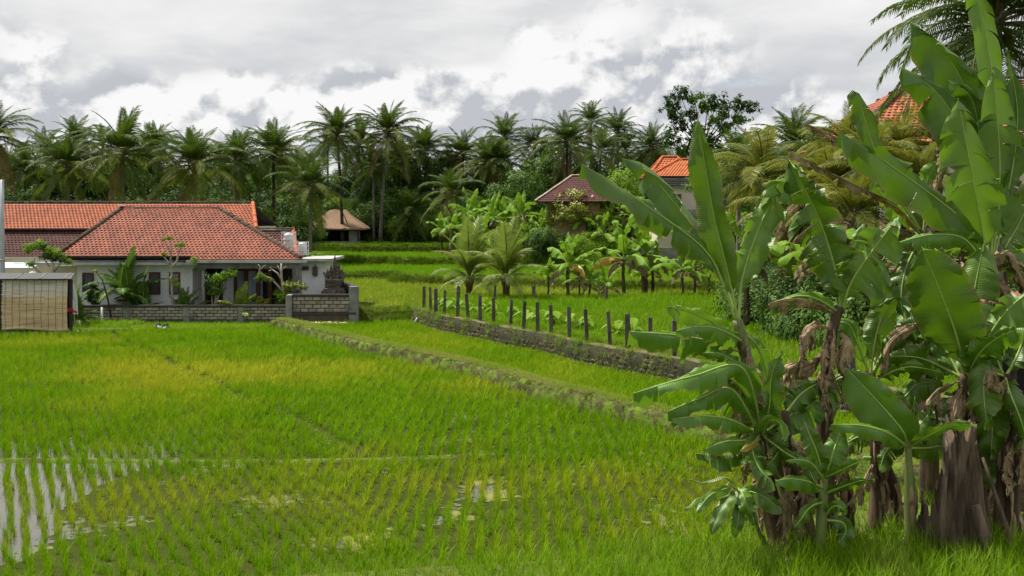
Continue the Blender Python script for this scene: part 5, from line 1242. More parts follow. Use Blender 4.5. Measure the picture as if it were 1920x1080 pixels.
# ---- banana leaf builder
def leaf_mesh(name, C, N0, W, mats, pf=.12, fold=.35, droop=.5, wave=.10, tears=2, seed=0, n=24, taper=.5, rib=.022, crumple=0.0, m=4, pleat=0.0, pennant=False, flat=False, grav=.10):
    r = random.Random(seed); b = MB()
    C = [Vector(p) for p in C]
    # resample the centre line evenly
    L = catmull([tuple(p) for p in C], 14); L = [Vector(p) for p in L]
    ln = [0]
    for a, c in zip(L[:-1], L[1:]): ln.append(ln[-1] + (c - a).length)
    tot = ln[-1]; P = []
    for i in range(n + 1):
        d = tot * i / n; k = min(max(0, int(np.searchsorted(ln, d)) - 1), len(L) - 2); f = (d - ln[k]) / max(1e-6, ln[k + 1] - ln[k]); P.append(L[k].lerp(L[k + 1], f))
    T = [(P[min(i + 1, n)] - P[max(i - 1, 0)]).normalized() for i in range(n + 1)]
    NN, SS = [], []
    for i in range(n + 1):
        t = i / n; q = N0(t, P[i], T[i]) if callable(N0) else Vector(N0)
        q = (q - T[i] * q.dot(T[i])).normalized(); NN.append(q); SS.append(T[i].cross(q).normalized())
    def wid(bt):
        bt = min(1, max(0, bt)); base = 1 - (1 - min(1, bt / .26)) ** 2.2; tip = 1 - max(0, (bt - .50) / .50) ** 2.3
        return W / 2 * (max(0, base) ** .6) * (max(0, tip) ** (taper * 1.5)) + .002
    i0 = max(1, int(pf * n)); ph = r.uniform(0, 6.28); fr = r.uniform(4.0, 7.0); asy = r.uniform(-.32, .32); fold = fold + r.uniform(0, .22)
    for sg in (-1, 1):
        cuts = sorted(r.sample(range(i0 + 2, n - 1), min(tears, max(0, n - i0 - 4)))) if tears else []
        bounds = [i0] + cuts + [n]
        for a, c in zip(bounds[:-1], bounds[1:]):
            lk = r.uniform(.55, 1.15) if pleat or pennant else r.uniform(.93, 1.03); gp_ = r.choice((.02, .04, .10)); gv = grav * r.uniform(.3, 2.2) * (1.8 if len(bounds) > 4 else 1); pp = r.uniform(0, 6.28); dl = r.gauss(0, .26) if len(bounds) > 2 else 0; dd = r.uniform(.7, 1.4) if len(bounds) > 2 else 1; tone = r.random()
            vs, uv, fs = [], [], []
            rows = list(range(a, c + 1))
            for i in rows:
                bt = (i / n - pf) / (1 - pf); bt = min(1, max(0.0, bt)); w_ = wid(bt) * lk
                if pennant: w_ *= max(.06, 1 - abs(2 * (i - a) / max(1, c - a) - .8) ** 1.2)
                gapk = 1.0
                if len(rows) > 2 and ((i == a and a != i0) or (i == c and c != n)): gapk = .97
                edge_shift = 0
                for j in range(m + 1):
                    q = j / m; an = fold + asy * sg + dl * q - droop * dd * q * (1 if tears < 6 else q)
                    # integrate a curve across the half blade
                    off = SS[i] * sg * (w_ * q * math.cos(an)) + NN[i] * (w_ * q * math.sin(an))
                    off += NN[i] * (wave * W * 1.05 * q ** 1.5 * (math.sin(fr * 6.28 * bt * .55 + ph + sg * 1.9 + q) + .5 * math.sin(fr * 14.1 * bt + 2 * ph - sg)))
                    # the blade reaches a little towards the tip, and torn edges gape
                    off += T[i] * (w_ * q * .18)
                    if i == a and a != i0: off += T[i] * (gp_ * w_ * q)
                    if i == c and c != n: off -= T[i] * (gp_ * w_ * q)
                    off.z -= gv * W * q * q * min(1, bt * 3)
                    if pleat and j: off += NN[i] * (pleat * W * (1 if j % 2 else -1) * (.6 + .4 * math.sin(pp + i * .5))) + SS[i] * (pleat * .5 * W * math.sin(pp + i * .8 + j))
                    if crumple: off += Vector((r.gauss(0, 1), r.gauss(0, 1), r.gauss(0, 1))) * crumple * W * q
                    vs.append(P[i] + off); uv.append((bt * tot * .30, sg * q))
            k = m + 1
            for ii in range(len(rows) - 1):
                for j in range(m):
                    f = (ii * k + j, ii * k + j + 1, (ii + 1) * k + j + 1, (ii + 1) * k + j)
                    fs.append(f if sg > 0 else f[::-1])
            b.add(vs, fs, 0, uv, tone, not flat)
    b.tube([p + NN[i] * .002 for i, p in enumerate(P)], [max(.004, rib * (1.35 - 1.15 * i / n)) for i in range(n + 1)], 5, 1)
    return b.mesh(name, mats)
def arc_leaf(L, e0, bend, W, mats, seed, **kw):
    pts = []; p = Vector((0, 0, 0)); n = 8
    for i in range(n + 1):
        t = i / n; a = math.radians(e0 - bend * t ** 1.4); pts.append(p.copy()); p = p + Vector((math.cos(a), 0, math.sin(a))) * (L / n)
    return leaf_mesh('leaf', pts, lambda t, P, T: Vector((-T.z, 0, T.x)), W, mats, seed=seed, **kw)
MF = [M['banana_far'], M['banana_rib']]; MDD = [M['banana_dead'], M['banana_dead']]; MY = [M['banana_yellow'], M['banana_rib']]
PROTO = {q: [arc_leaf(2.0, e0, bd, .52, MF, seed=q * 10 + k, pf=.16, fold=.3, droop=.55, tears=t, n=16, m=2, wave=.14) for k, t in enumerate((1, 4, 8))] for q, (e0, bd) in enumerate(((84, 25), (68, 60), (48, 80), (25, 80), (5, 70)))}
PDEAD = [arc_leaf(1.4, 10, 110, .34, MDD, seed=90 + k, pf=.1, fold=-.9, droop=.6, tears=5, n=14, m=2, crumple=.05) for k in range(3)]
PYEL = [arc_leaf(1.7, 20, 90, .42, MY, seed=95, pf=.15, fold=-.3, droop=.6, tears=4, n=16, m=2)]
STEMS = []
for k in range(3):
    b = MB(); r = random.Random(k); b.tube([(r.gauss(0, .02), r.gauss(0, .02), i / 8) for i in range(9)], [.13 - .055 * i / 8 + r.uniform(-.006, .008) for i in range(9)], 9, 0, ridge=.12); STEMS.append(b.mesh('stem', M['stem']))
def banana(px, D, h, label, group, nl=8, seed=0, s=1.0, z=None, dead=3, yel=0, stem_w=1.0, name='banana_plant', x=None):
    s0 = s; s = s * (1.15 if group == MIDG else 1.0)
    r = random.Random(seed * 17 + 3); xx = WX(px, D) if x is None else x; zb = gz(xx, D) if z is None else z
    root = empty(name, (xx, D, zb), label, 'banana plant', group)
    link('stem', STEMS[seed % 3], root, loc=(0, 0, -.05), scale=(s0 * stem_w * .85, s0 * stem_w * .85, h + .05), rot=(r.gauss(0, .04), r.gauss(0, .04), r.uniform(0, 6)))
    a0 = r.uniform(0, 6.28)
    for k in range(nl):
        q = min(4, int(5 * (k / nl) ** .8)); me = PROTO[q][min(2, int(abs(r.gauss(0, 1.1))))]
        if yel and k == nl - 1: me = PYEL[0]
        link('leaf', me, root, loc=(0, 0, h - .06), rot=(r.uniform(-.15, .15), r.uniform(-.15, .15), a0 + k * 2.3 + r.uniform(-.3, .3)), scale=s * r.uniform(.85, 1.12))
    for k in range(dead): link('dead_leaf', PDEAD[k % 3], root, loc=(0, 0, h - .1 - .08 * k), rot=(0, 0, a0 + k * 2.1), scale=s * r.uniform(.7, 1.0))
    return root
MIDG = 'banana plants at the far field edge'
for i, a in enumerate([
 (1066, 61.2, 1.75, 'banana plant with four spreading pale leaves right of the young coconut palms', MIDG, 9, 1, .95, 1),
 (1028, 61.5, 1.2, 'thin ragged banana plant just left of the spreading one, leaves mostly dead', MIDG, 5, 2, .55, 0),
 (1086, 61.0, 1.0, 'short leafless looking banana stem close behind the spreading plant', MIDG, 4, 3, .55, 0),
 (1105, 60.8, .9, 'small banana plant with drooping leaves right of the spreading one', MIDG, 7, 4, .6, 0),
 (1138, 60.6, .75, 'short stout banana stem with two small leaves beside the short post', MIDG, 4, 5, .6, 0),
 (1170, 65.5, 2.3, 'banana plant with bare slim trunk and a yellow hanging leaf', MIDG, 8, 6, 1.15, 1),
 (1210, 65.8, 2.5, 'banana clump with thick brown ragged trunk left of the long arching leaf', MIDG, 10, 7, 1.15, 0),
 (1224, 66.3, 1.6, 'thin young banana stem against the thick ragged trunk', MIDG, 5, 8, .7, 0),
 (1282, 62.0, 1.5, 'dark banana plant in the grass below the foreground arching leaf', MIDG, 8, 9, .8, 0),
 (1302, 63.0, 1.9, 'ragged pale banana trunk beside the dark one below the arching leaf', MIDG, 6, 10, .75, 0),
 (1330, 66.0, 2.0, 'slim banana trunk at the edge of the dark scrub', MIDG, 7, 11, .8, 0)]):
    px, D, h, lab, g_, nl, sd_, s, yl = a; banana(px, D, h, lab, g_, nl, sd_, s, yel=yl, dead=4, stem_w=1.6 if 'thick' in lab else 1.0)
TH = 'banana plants in the thicket below the grove'
TL = 'bright green banana plant in the dense thicket before the grove'
th = [(828, 108, 3.0, 1.2), (850, 104, 3.4, 1.3), (872, 100, 3.0, 1.2), (893, 104, 4.2, 1.4), (905, 98, 2.6, 1.2), (925, 102, 4.2, 1.5), (945, 104, 4.4, 1.4), (962, 96, 3.0, 1.2), (985, 92, 2.2, 1.0), (1015, 90, 2.4, 1.1), (1040, 88, 2.6, 1.0), (1062, 84, 2.4, 1.1), (1095, 82, 3.2, 1.2), (1118, 84, 3.8, 1.3), (1140, 80, 3.0, 1.2), (1160, 84, 3.6, 1.3), (1185, 82, 3.0, 1.2), (975, 104, 4.8, 1.5), (880, 106, 5.0, 1.4), (1130, 76, 2.2, 1.0), (1070, 92, 3.6, 1.2), (1240, 84, 3.0, 1.1)]
th = [(px, D, h, s) if D > 97 else (px, 101 + (D - 76) * .5, h * 1.22, s * 1.22) for (px, D, h, s) in th]
for i, (px, D, h, s) in enumerate(sorted(th)): banana(px, D, h * .8, f'{TL}, {ORDW[i]} from the left', TH, 9, 20 + i, s * .88, dead=2)
# light green shrubs and cassava in front of the thicket
sp = []
for k in range(42):
    px = rnd.uniform(900, 1180); D = rnd.uniform(99, 108); sp.append((WX(px, D), D, 1.4 + rnd.uniform(.2, 1.6), rnd.uniform(.28, .48)))
mass('light_shrubbery', sp, CR_LIGHT)
# bananas and leaves that stand on the rise behind the foreground stand
RG = 'banana plants on the rise behind the front stand'
for i, (px, D, h, s, lab) in enumerate([(1400, 44, 2.4, 1.1, 'banana plant in the dark scrub right of the tall upright leaf'), (1540, 40, 2.6, 1.1, 'banana plant with hanging dry leaves in the scrub behind the broad dark leaf'), (1690, 36, 2.8, 1.2, 'banana plant on the rise beyond the horizontal torn leaf'), (1800, 33, 3.0, 1.2, 'banana plant on the rise behind the tallest right hand leaves'), (1880, 30, 3.2, 1.2, 'banana plant on the rise at the far right edge')]):
    banana(px, D, h, lab, RG, 9, 60 + i, s, dead=5, z=1.2)

# ---- weeds with big soft leaves behind the stone wall
WL = []
for k in range(3):
    b = MB(); r = random.Random(50 + k)
    for q in range(9):
        a = r.uniform(0, 6.28); hh = r.uniform(.3, .75); o = r.uniform(.1, .4); c = Vector((math.cos(a) * o, math.sin(a) * o, hh)); d = Vector((math.cos(a), math.sin(a), -.35)); s_ = Vector((-math.sin(a), math.cos(a), 0)); L_ = r.uniform(.28, .48)
        b.tube([(0, 0, 0), tuple(c * .6 + Vector((0, 0, .1))), tuple(c)], .012, 4, 0)
        vs = [c - d * L_ * .15, c + s_ * L_ * .38 + d * L_ * .15, c + s_ * L_ * .28 + d * L_ * .6 - Vector((0, 0, .05)), c + d * L_ - Vector((0, 0, .12)), c - s_ * L_ * .28 + d * L_ * .6 - Vector((0, 0, .05)), c - s_ * L_ * .38 + d * L_ * .15, c + d * L_ * .4 + Vector((0, 0, -.04))]
        b.add(vs, [(0, 1, 6), (1, 2, 6), (2, 3, 6), (3, 4, 6), (4, 5, 6), (5, 0, 6)], 0, None, r.random())
    WL.append(b.mesh('weed_leaves', M['leaf_light']))
for i, px in enumerate((826, 842, 850, 868, 890, 912, 930, 960, 990, 1005, 1040, 1055, 1085, 1105, 1160, 1185)):
    D = np.interp(px, [795, 1264], [53.5, 36.2]) + rnd.uniform(.5, 2.2)
    o = link('leafy_weed', WL[i % 3], None, loc=(WX(px, D), D, ZPLOT - .02), rot=(0, 0, rnd.uniform(0, 6)), scale=rnd.uniform(.7, 1.25)); tag(o, f'broad leaved pale green weed behind the wall posts, {ORDW[i]} from the left', 'weed', 'weeds behind the concrete posts')

# ---- the garden before the white house
GZ = .1
def frondplant(name, px, D, h, n, kind, label, stem=0, red=False, seed=0, qmax=4, cat='palm', z=GZ, group=None):
    r = random.Random(seed); root = empty(name, (WX(px, D), D, z), label, cat, group); s = h / 3.6
    nst = 3 if stem else 1
    b = MB()
    for k in range(nst): b.tube([(.10 * (k - 1) * (nst > 1), 0, 0), (.14 * (k - 1) * (nst > 1), .05, stem + .2)], .035, 6)
    b.build('stem', M['red_stem'] if red else M['stem_green'], root)
    for k in range(n):
        q = min(qmax, int((k / n) * (qmax + 1))); zz = stem + (0 if not nst > 1 else -.3 * (k % 3)); link('frond', FS[kind][q][k % 2], root, loc=(.12 * (k % 3 - 1) * (nst > 1), 0, max(.05, zz)), rot=(0, 0, k * 2.4 + r.uniform(-.3, .3)), scale=s * r.uniform(.8, 1.1))
FS['garden'] = frond_set('frond', M['leaf_mid'], dense=.62, L=3.2, llen=.85, lw=.13)
FS['garden_light'] = frond_set('frond', M['palm_young'], dense=.62, L=3.2, llen=.85, lw=.13)
frondplant('red_stemmed_palm', 236, 56.3, 2.5, 16, 'garden', 'tall dark green palm with red stem before the white wall', 1.35, True, 1)
frondplant('red_stemmed_palm', 265, 56.2, 2.1, 12, 'garden', 'shorter dark green palm right beside the red stemmed one', .7, False, 2)
frondplant('garden_palm', 345, 56.2, 1.8, 14, 'garden', 'spreading dark green palm before the brown porch door', .15, False, 3)
frondplant('garden_palm', 452, 56.0, 2.0, 13, 'garden_light', 'bright yellow green palm before the curtained porch door', .1, False, 4, qmax=3)
frondplant('garden_palm', 141, 53.5, 1.7, 12, 'garden', 'dark palm leaves right behind the black shed post', .5, False, 5)
frondplant('fan_leaved_plant', 541, 56.4, .8, 14, 'garden', 'small bushy spiky plant hanging beside the white annex wall', 1.45, False, 6)
BUSH = [crown_mesh('leafy_crown', M['leaf_mid'], (.5, .5, .45), 22, 26, .17, .13, 80, .4), crown_mesh('leafy_crown', M['leaf_light'], (.5, .5, .45), 22, 26, .17, .13, 81, .4), crown_mesh('leafy_crown', M['leaf_dark'], (.5, .5, .45), 22, 30, .17, .13, 82, .4), crown_mesh('leafy_crown', M['leaf_yellow'], (.5, .5, .45), 20, 24, .17, .12, 83, .4)]
def shrub(name, px, D, label, blobs, cat='shrub', trunk=None, z=GZ, tm=None, tr=.035):
    x = WX(px, D); root = empty(name, (x, D, z), label, cat); b = MB()
    for (bx, by, s, k) in blobs:
        q = (WX(bx, D) - x, rnd.uniform(-.12, .12), WZ(by, D) - z); b.tube([(0, 0, -.1), (q[0] * .3, 0, q[2] * .5), (q[0], q[1], q[2])], [tr, tr * .75, tr * .4], 5)
        link('foliage', BUSH[k], root, loc=q, rot=(0, 0, rnd.uniform(0, 6)), scale=s)
    b.build('trunk', tm or M['trunk_dark'], root); return root
shrub('small_tree', 399, 56.0, 'small rounded green tree on a thin pale trunk before the open porch', [(395, 528, .85, 0), (412, 520, .8, 1), (408, 542, .8, 0), (424, 516, .6, 1), (434, 511, .55, 1), (396, 548, .55, 0)], 'tree', tm=M['frangipani_bark'])
shrub('oleander_shrub', 181, 55.7, 'dark loose shrub with a white painted stem before the leftmost window', [(175, 545, .75, 2), (186, 552, .7, 0), (194, 548, .5, 3), (168, 558, .55, 2), (178, 565, .6, 2)], z=GZ)
b = MB(); b.tube([(WX(192, 54.6), 54.6, 0), (WX(191, 54.6), 54.6, .9)], [.06, .05], 7); b2 = tag(b.build('painted_stake', M['white']), 'short white painted stem standing before the block wall', 'stake')
b = MB(); p = [(208, 595), (204, 570), (199, 548), (192, 525), (180, 510)]; b.tube([(WX(a, 54.5), 54.5, WZ(c, 54.5)) for a, c in p], [.05, .045, .04, .03, .015], 6)
root = empty('bent_sapling', (0, 0, 0), 'thin bent leafless sapling leaning before the white wall', 'tree'); b.build('trunk', M['trunk_dark'], root); link('foliage', BUSH[3], root, loc=(WX(179, 54.5), 54.5, WZ(508, 54.5)), scale=.28)
shrub('low_shrub', 500, 56.0, 'reddish low shrub between the yellow green palm and the frangipani', [(486, 562, .5, 3), (497, 566, .5, 3), (476, 560, .4, 1)])
shrub('leafy_shrub', 530, 55.8, 'bright leafy shrub at the foot of the frangipani', [(522, 550, .6, 1), (534, 556, .65, 1), (526, 565, .6, 0), (540, 547, .45, 1)])
PT = empty('potted_plant', (WX(553, 55.6), 55.6, WZ(553, 55.6)), 'pale leaved plant in a grey pot standing on the taller wall end', 'potted plant')
b = MB(); b.lathe((0, 0, 0), [(0, .0), (.15, 0), (.22, .24), (.24, .26), (.2, .25), (0, .22)], 12); b.build('pot', M['pot'], PT)
for q in ((-.2, .45), (.15, .5), (.4, .42), (-.42, .5)): link('foliage', BUSH[3], PT, loc=(q[0], 0, q[1]), scale=.5)
def frangipani(label, D, base, segs, tufts, name='frangipani_tree'):
    root = empty(name, (WX(base[0], D), D, GZ), label, 'tree'); x0, z0 = WX(base[0], D), GZ; b = MB()
    for s in segs:
        w0 = s[0]; pts = [(WX(a, D) - x0, rnd.uniform(-.06, .06), WZ(c, D) - z0) for a, c in s[1:]]; n = len(pts); b.tube(pts, [w0 * (1 - .6 * i / max(1, n - 1)) for i in range(n)], 6)
    b.build('trunk', M['frangipani_bark'], root)
    for (a, c, s, k) in tufts: link('foliage', BUSH[k], root, loc=(WX(a, D) - x0, rnd.uniform(-.1, .1), WZ(c, D) - z0), rot=(0, 0, rnd.uniform(0, 6)), scale=s)
frangipani('bare white branched frangipani with one leafy side before the right porch', 55.9, (532, 575), [(.09, (532, 580), (532, 545), (528, 520), (528, 508), (527, 494)), (.07, (532, 548), (520, 535), (508, 522), (500, 519)), (.05, (528, 524), (520, 512), (510, 506), (503, 508)), (.04, (528, 506), (534, 501), (538, 499)), (.035, (528, 515), (524, 505), (520, 498)), (.045, (500, 520), (492, 514), (486, 508), (488, 500), (484, 496)), (.03, (488, 506), (494, 499), (499, 497)), (.03, (510, 507), (507, 500))], [(491, 517, .55, 1), (500, 522, .45, 1), (484, 524, .4, 0), (508, 524, .3, 1)])
frangipani('pale trunked frangipani rising above the canopy slab to the tiles, nearly leafless', 56.0, (324, 580), [(.07, (324, 590), (322, 540), (321, 505), (318, 495), (308, 482)), (.06, (321, 503), (332, 490), (336, 470), (334, 462)), (.045, (319, 496), (322, 470), (318, 452)), (.03, (322, 475), (314, 462), (304, 452)), (.03, (335, 475), (341, 463))], [(306, 448, .35, 3), (318, 446, .35, 1), (340, 458, .4, 1), (309, 476, .32, 1), (330, 460, .25, 3), (325, 525, .45, 3), (332, 535, .4, 1), (362, 486, .4, 1), (366, 502, .35, 0)])
frangipani('spreading green crowned frangipani above the black shed roof', 53.2, (95, 560), [(.07, (95, 560), (98, 515), (100, 495), (92, 478)), (.06, (85, 520), (62, 500), (66, 480)), (.06, (100, 510), (112, 495), (118, 488)), (.04, (92, 500), (78, 480), (70, 465))], [(60, 462, .6, 1), (72, 456, .6, 1), (84, 464, .6, 0), (96, 470, .65, 1), (108, 474, .6, 1), (118, 484, .55, 0), (100, 484, .5, 2), (56, 494, .45, 1), (128, 490, .4, 1), (86, 478, .5, 0), (52, 470, .35, 1)])
b = MB(); b.lathe((WX(61, 52), 52, WZ(516, 52)), [(0, -.2), (.14, -.14), (.2, 0), (.14, .14), (0, .2)], 12); tag(b.build('white_globe', M['white']), 'white round globe lamp just above the shed roof', 'lamp')
x, y = scat_poly([(-22.2, 52.4), (-18, 52.6), (-17.6, 54.6), (-22.2, 54.6)], .14)
place('wall_weeds', GRASS_M, x, y, .08, rng.uniform(.6, 1.7, len(x)), np.clip(nz(x, y, .9, 2) * .8 + .1, 0, .8), .25)
# plants on the flat slab behind the annex
b2 = []
sp = [(WX(px, 61), 61 + rnd.uniform(-.4, .8), WZ(478, 61) - .1, rnd.uniform(.10, .15)) for px in (566, 572, 579, 586, 594, 602)]
mass('slab_plants', sp, CR_LIGHT)

# ================================================================== THE FRONT STAND OF BANANAS
MAT_L = {'d': [M['banana'], M['banana_rib']], 'l': [M['banana_light'], M['banana_rib']], 'x': MDD, 'y': MY}
EYE = Vector((0, 0, CZ))
def fg_leaf(root, off, D, pts, wpx, roll=15, kind='d', under=False, seed=0, name=None, **kw):
    C = [Wd(p[0], p[1], D + (p[2] if len(p) > 2 else 0)) for p in pts]
    Dm = sum(c.y for c in C) / len(C)
    def N0(t, P, T):
        V = (EYE - P).normalized(); V = (V - T * V.dot(T)).normalized()
        if under: V = -V
        rr = roll(t) if callable(roll) else roll
        return Matrix.Rotation(math.radians(rr), 3, T) @ V
    W = wpx * Dm / F * (.78 if kind != 'x' else 1.15)
    if kind in 'dl' and kw.get('tears', 2) in (1, 2): kw['tears'] = random.Random(seed).choice((2, 4, 6, 9))
    args = dict(pf=.10, fold=.28, droop=.45, wave=.16, tears=2, n=32, rib=.019, grav=.11, m=5); args.update(kw)
    me = leaf_mesh(name or ('dead_leaf' if kind == 'x' else 'leaf'), C, N0, W, MAT_L[kind], seed=seed, **args)
    o = link(me.name.split('.')[0], me, root); o.location = -off
    return o
def fg_plant(base, D, stem, radii, leaves, label, mat='stem', seed=0, name='banana_plant', sheaths=3, group='banana plants of the front stand'):
    bp = Wd(base[0], base[1], D); bp.z = max(.02, bp.z - .05)
    root = empty(name, bp, label, 'banana plant', group)
    r = random.Random(seed)
    P = [Wd(p[0], p[1], D + (p[2] if len(p) > 2 else 0)) - bp for p in stem]
    P = [Vector(q) for q in catmull([tuple(p) for p in P], 5)]
    R_ = np.interp(np.linspace(0, 1, len(P)), np.linspace(0, 1, len(radii)), radii)
    b = MB(); b.tube(P, [q * r.uniform(.94, 1.06) for q in R_], 12, 0, ridge=.13)
    b.build('stem', M[mat], root)
    # old leaf sheaths that peel off the stem
    b = MB()
    for k in range(sheaths):
        i = int(len(P) * r.uniform(.05, .8)); a = r.uniform(math.pi, 2 * math.pi); q = P[min(i, len(P) - 2)]; rr = R_[min(i, len(R_) - 1)]
        L_ = r.uniform(.4, .9); d = Vector((math.cos(a), math.sin(a), 0)); s_ = Vector((-math.sin(a), math.cos(a), 0)); w_ = r.uniform(.03, .065); vs = []
        for j in range(6):
            t = j / 5; c = q + d * (rr * 1.02 + .10 * math.sin(t * 3.1) * r.uniform(.5, 1.0)) + Vector((0, 0, -L_ * t + .1))
            for u in (-1, 0, 1): vs.append(c + s_ * w_ * u * (1 - .6 * t) - d * (.05 * abs(u)) + Vector((r.gauss(0, .008),) * 3))
        b.add(vs, [(j * 3 + u, j * 3 + u + 1, j * 3 + u + 4, j * 3 + u + 3) for j in range(5) for u in range(2)], 0, None, r.random(), True)
    if sheaths: o = b.build('dry_sheath', M['banana_dead'], root); o['kind'] = 'stuff'
    for i, lf in enumerate(leaves):
        kw = dict(lf[3]) if len(lf) > 3 else {}
        kd = kw.pop('kind', 'd'); rl = kw.pop('roll', 15); un = kw.pop('under', False)
        fg_leaf(root, bp, D, lf[0], lf[1], rl, kd, un, seed * 50 + i, **kw)
    return root
dead = dict(kind='x', fold=-.75, droop=.35, crumple=.014, tears=5, m=6, wave=.20, rib=.009, pleat=.055, flat=True)
def dl(pts, w, **k): d = dict(dead); d.update(k); return (pts, w, 0, d)
def gl(pts, w, **k): return (pts, w, 0, k)

fg_plant((1492, 1035), 17.9, [(1492, 1038), (1474, 920), (1440, 800), (1404, 690), (1382, 600)], [.15, .135, .12, .10, .08], [
    gl([(1384, 606), (1366, 515, -.1), (1338, 400, -.2), (1308, 222, -.5)], 84, roll=-16, fold=.5, droop=.30, wave=.17, tears=0, pf=.16, kind='d', taper=.42),
    gl([(1380, 602), (1330, 480, -.2), (1225, 395, -.7), (1092, 308, -1.2)], 70, roll=48, fold=.15, droop=.75, wave=.16, tears=1, pf=.24),
    gl([(1382, 600), (1336, 470, .5), (1258, 372, .8), (1205, 312, .9), (1168, 298, .7)], 80, roll=-10, under=True, fold=.0, droop=.55, tears=6, pf=.22),
    gl([(1386, 610), (1392, 520, .2), (1424, 425, .4), (1462, 345, .5), (1420, 372, .2)], 82, roll=10, under=True, kind='l', fold=.1, droop=.8, tears=6, pf=.18, wave=.2),
    gl([(1390, 660), (1330, 640, -.4), (1262, 628, -.7), (1180, 622, -1.0)], 66, roll=42, kind='l', fold=.1, droop=.8, tears=1, pf=.08),
    gl([(1392, 655), (1350, 615, -.1), (1305, 590, -.2), (1252, 574, -.3)], 64, roll=-22, under=True, kind='l', fold=.2, droop=.5, tears=1, pf=.06),
    gl([(1392, 640), (1350, 618, -.9), (1310, 612, -1.2), (1268, 620, -1.4)], 60, roll=40, kind='l', fold=.1, droop=.8, tears=1, pf=.06),
    gl([(1395, 690), (1352, 664, -.5), (1316, 662, -.6)], 34, roll=30, kind='l', fold=.2, droop=.6, tears=1, pf=.05),
    gl([(1386, 620), (1420, 650, .4), (1440, 720, .6), (1452, 800, .6)], 60, roll=-40, kind='l', fold=.3, droop=.5, tears=1),
    dl([(1402, 640), (1400, 680, -.3), (1386, 740, -.35), (1390, 800, -.4), (1378, 830, -.4)], 40),
    dl([(1420, 700), (1428, 720, -.2), (1420, 760, -.25), (1412, 790, -.2)], 34),
], 'tall leaning banana plant at the left of the stand with one huge upright leaf', 'stem_green', 1, sheaths=5)
fg_plant((1448, 1045), 17.5, [(1462, 1045), (1450, 950), (1432, 870), (1422, 800)], [.13, .115, .10, .075], [
    gl([(1428, 810), (1392, 690, -.4), (1300, 705, -.8), (1187, 738, -1.1)], 60, roll=42, kind='l', fold=.1, droop=.75, tears=1, pf=.10),
    gl([(1424, 815), (1372, 730, -.3), (1310, 748, -.5), (1252, 772, -.7)], 50, roll=38, kind='l', fold=.1, droop=.75, tears=2, pf=.14),
    gl([(1424, 818), (1378, 790, -.4), (1325, 780, -.7), (1260, 786, -.9)], 44, roll=40, kind='l', fold=.1, droop=.75, tears=1, pf=.10),
    gl([(1426, 812), (1400, 760, .1), (1365, 722, .1), (1322, 692, 0)], 92, roll=-8, fold=.2, droop=.35, tears=1, pf=.06),
    gl([(1430, 810), (1442, 760, -.3), (1446, 705, -.4), (1466, 655, -.4)], 60, roll=35, fold=.7, droop=.2, tears=0, pf=.06, taper=.6),
    gl([(1430, 812), (1480, 780, .3), (1520, 755, .4), (1470, 722, .3)], 78, roll=10, under=True, fold=.2, droop=.3, tears=1, pf=.04),
    gl([(1428, 818), (1440, 790, -.6), (1462, 792, -.9), (1470, 826, -1.0)], 46, roll=30, kind='l', fold=.1, droop=.7, tears=0, pf=.08),
    gl([(1424, 822), (1395, 826, -.5), (1360, 828, -.8), (1322, 842, -1.0)], 40, roll=40, kind='l', fold=.1, droop=.7, tears=0, pf=.08),
    gl([(1424, 830), (1390, 850, -.3), (1350, 856, -.5), (1306, 850, -.6)], 46, roll=10, under=True, fold=.1, droop=.5, tears=2, pf=.06),
    gl([(1428, 815), (1475, 850, -.5), (1510, 870, -.7), (1528, 905, -.8)], 50, roll=30, fold=.2, droop=.6, tears=1, pf=.08),
    gl([(1426, 812), (1410, 840, -.5), (1425, 880, -.8), (1450, 905, -.9)], 60, roll=-30, fold=.3, droop=.5, tears=1, pf=.08),
    gl([(1426, 822), (1410, 832, -.5), (1398, 838, -.7), (1388, 846, -.8)], 18, roll=20, kind='y', tears=0), dl([(1430, 850), (1424, 880, -.2), (1432, 930, -.2), (1426, 985, -.2)], 34), dl([(1440, 880), (1470, 905, -.4), (1472, 960, -.4), (1468, 1010, -.4)], 40), dl([(1430, 840), (1400, 870, -.3), (1392, 905, -.3)], 26),
], 'lower banana plant at the left of the stand with pale leaves drooping to the left', 'stem', 2, sheaths=6)
fg_plant((1500, 1050), 17.6, [(1520, 1048), (1505, 960), (1482, 880), (1470, 800), (1468, 770)], [.15, .13, .115, .09, .07], [
    gl([(1470, 780), (1500, 740, .2), (1540, 720, .3), (1560, 760, .2)], 64, roll=12, fold=.2, droop=.5, tears=1),
    gl([(1470, 790), (1462, 840, -.4), (1440, 870, -.5), (1420, 872, -.5)], 56, roll=-20, fold=.2, droop=.5, tears=1),
    dl([(1478, 830), (1500, 850, -.3), (1506, 910, -.4), (1498, 980, -.4)], 40),
], 'thick brown banana stem leaning left between the two left hand plants', 'stem', 3, sheaths=8)
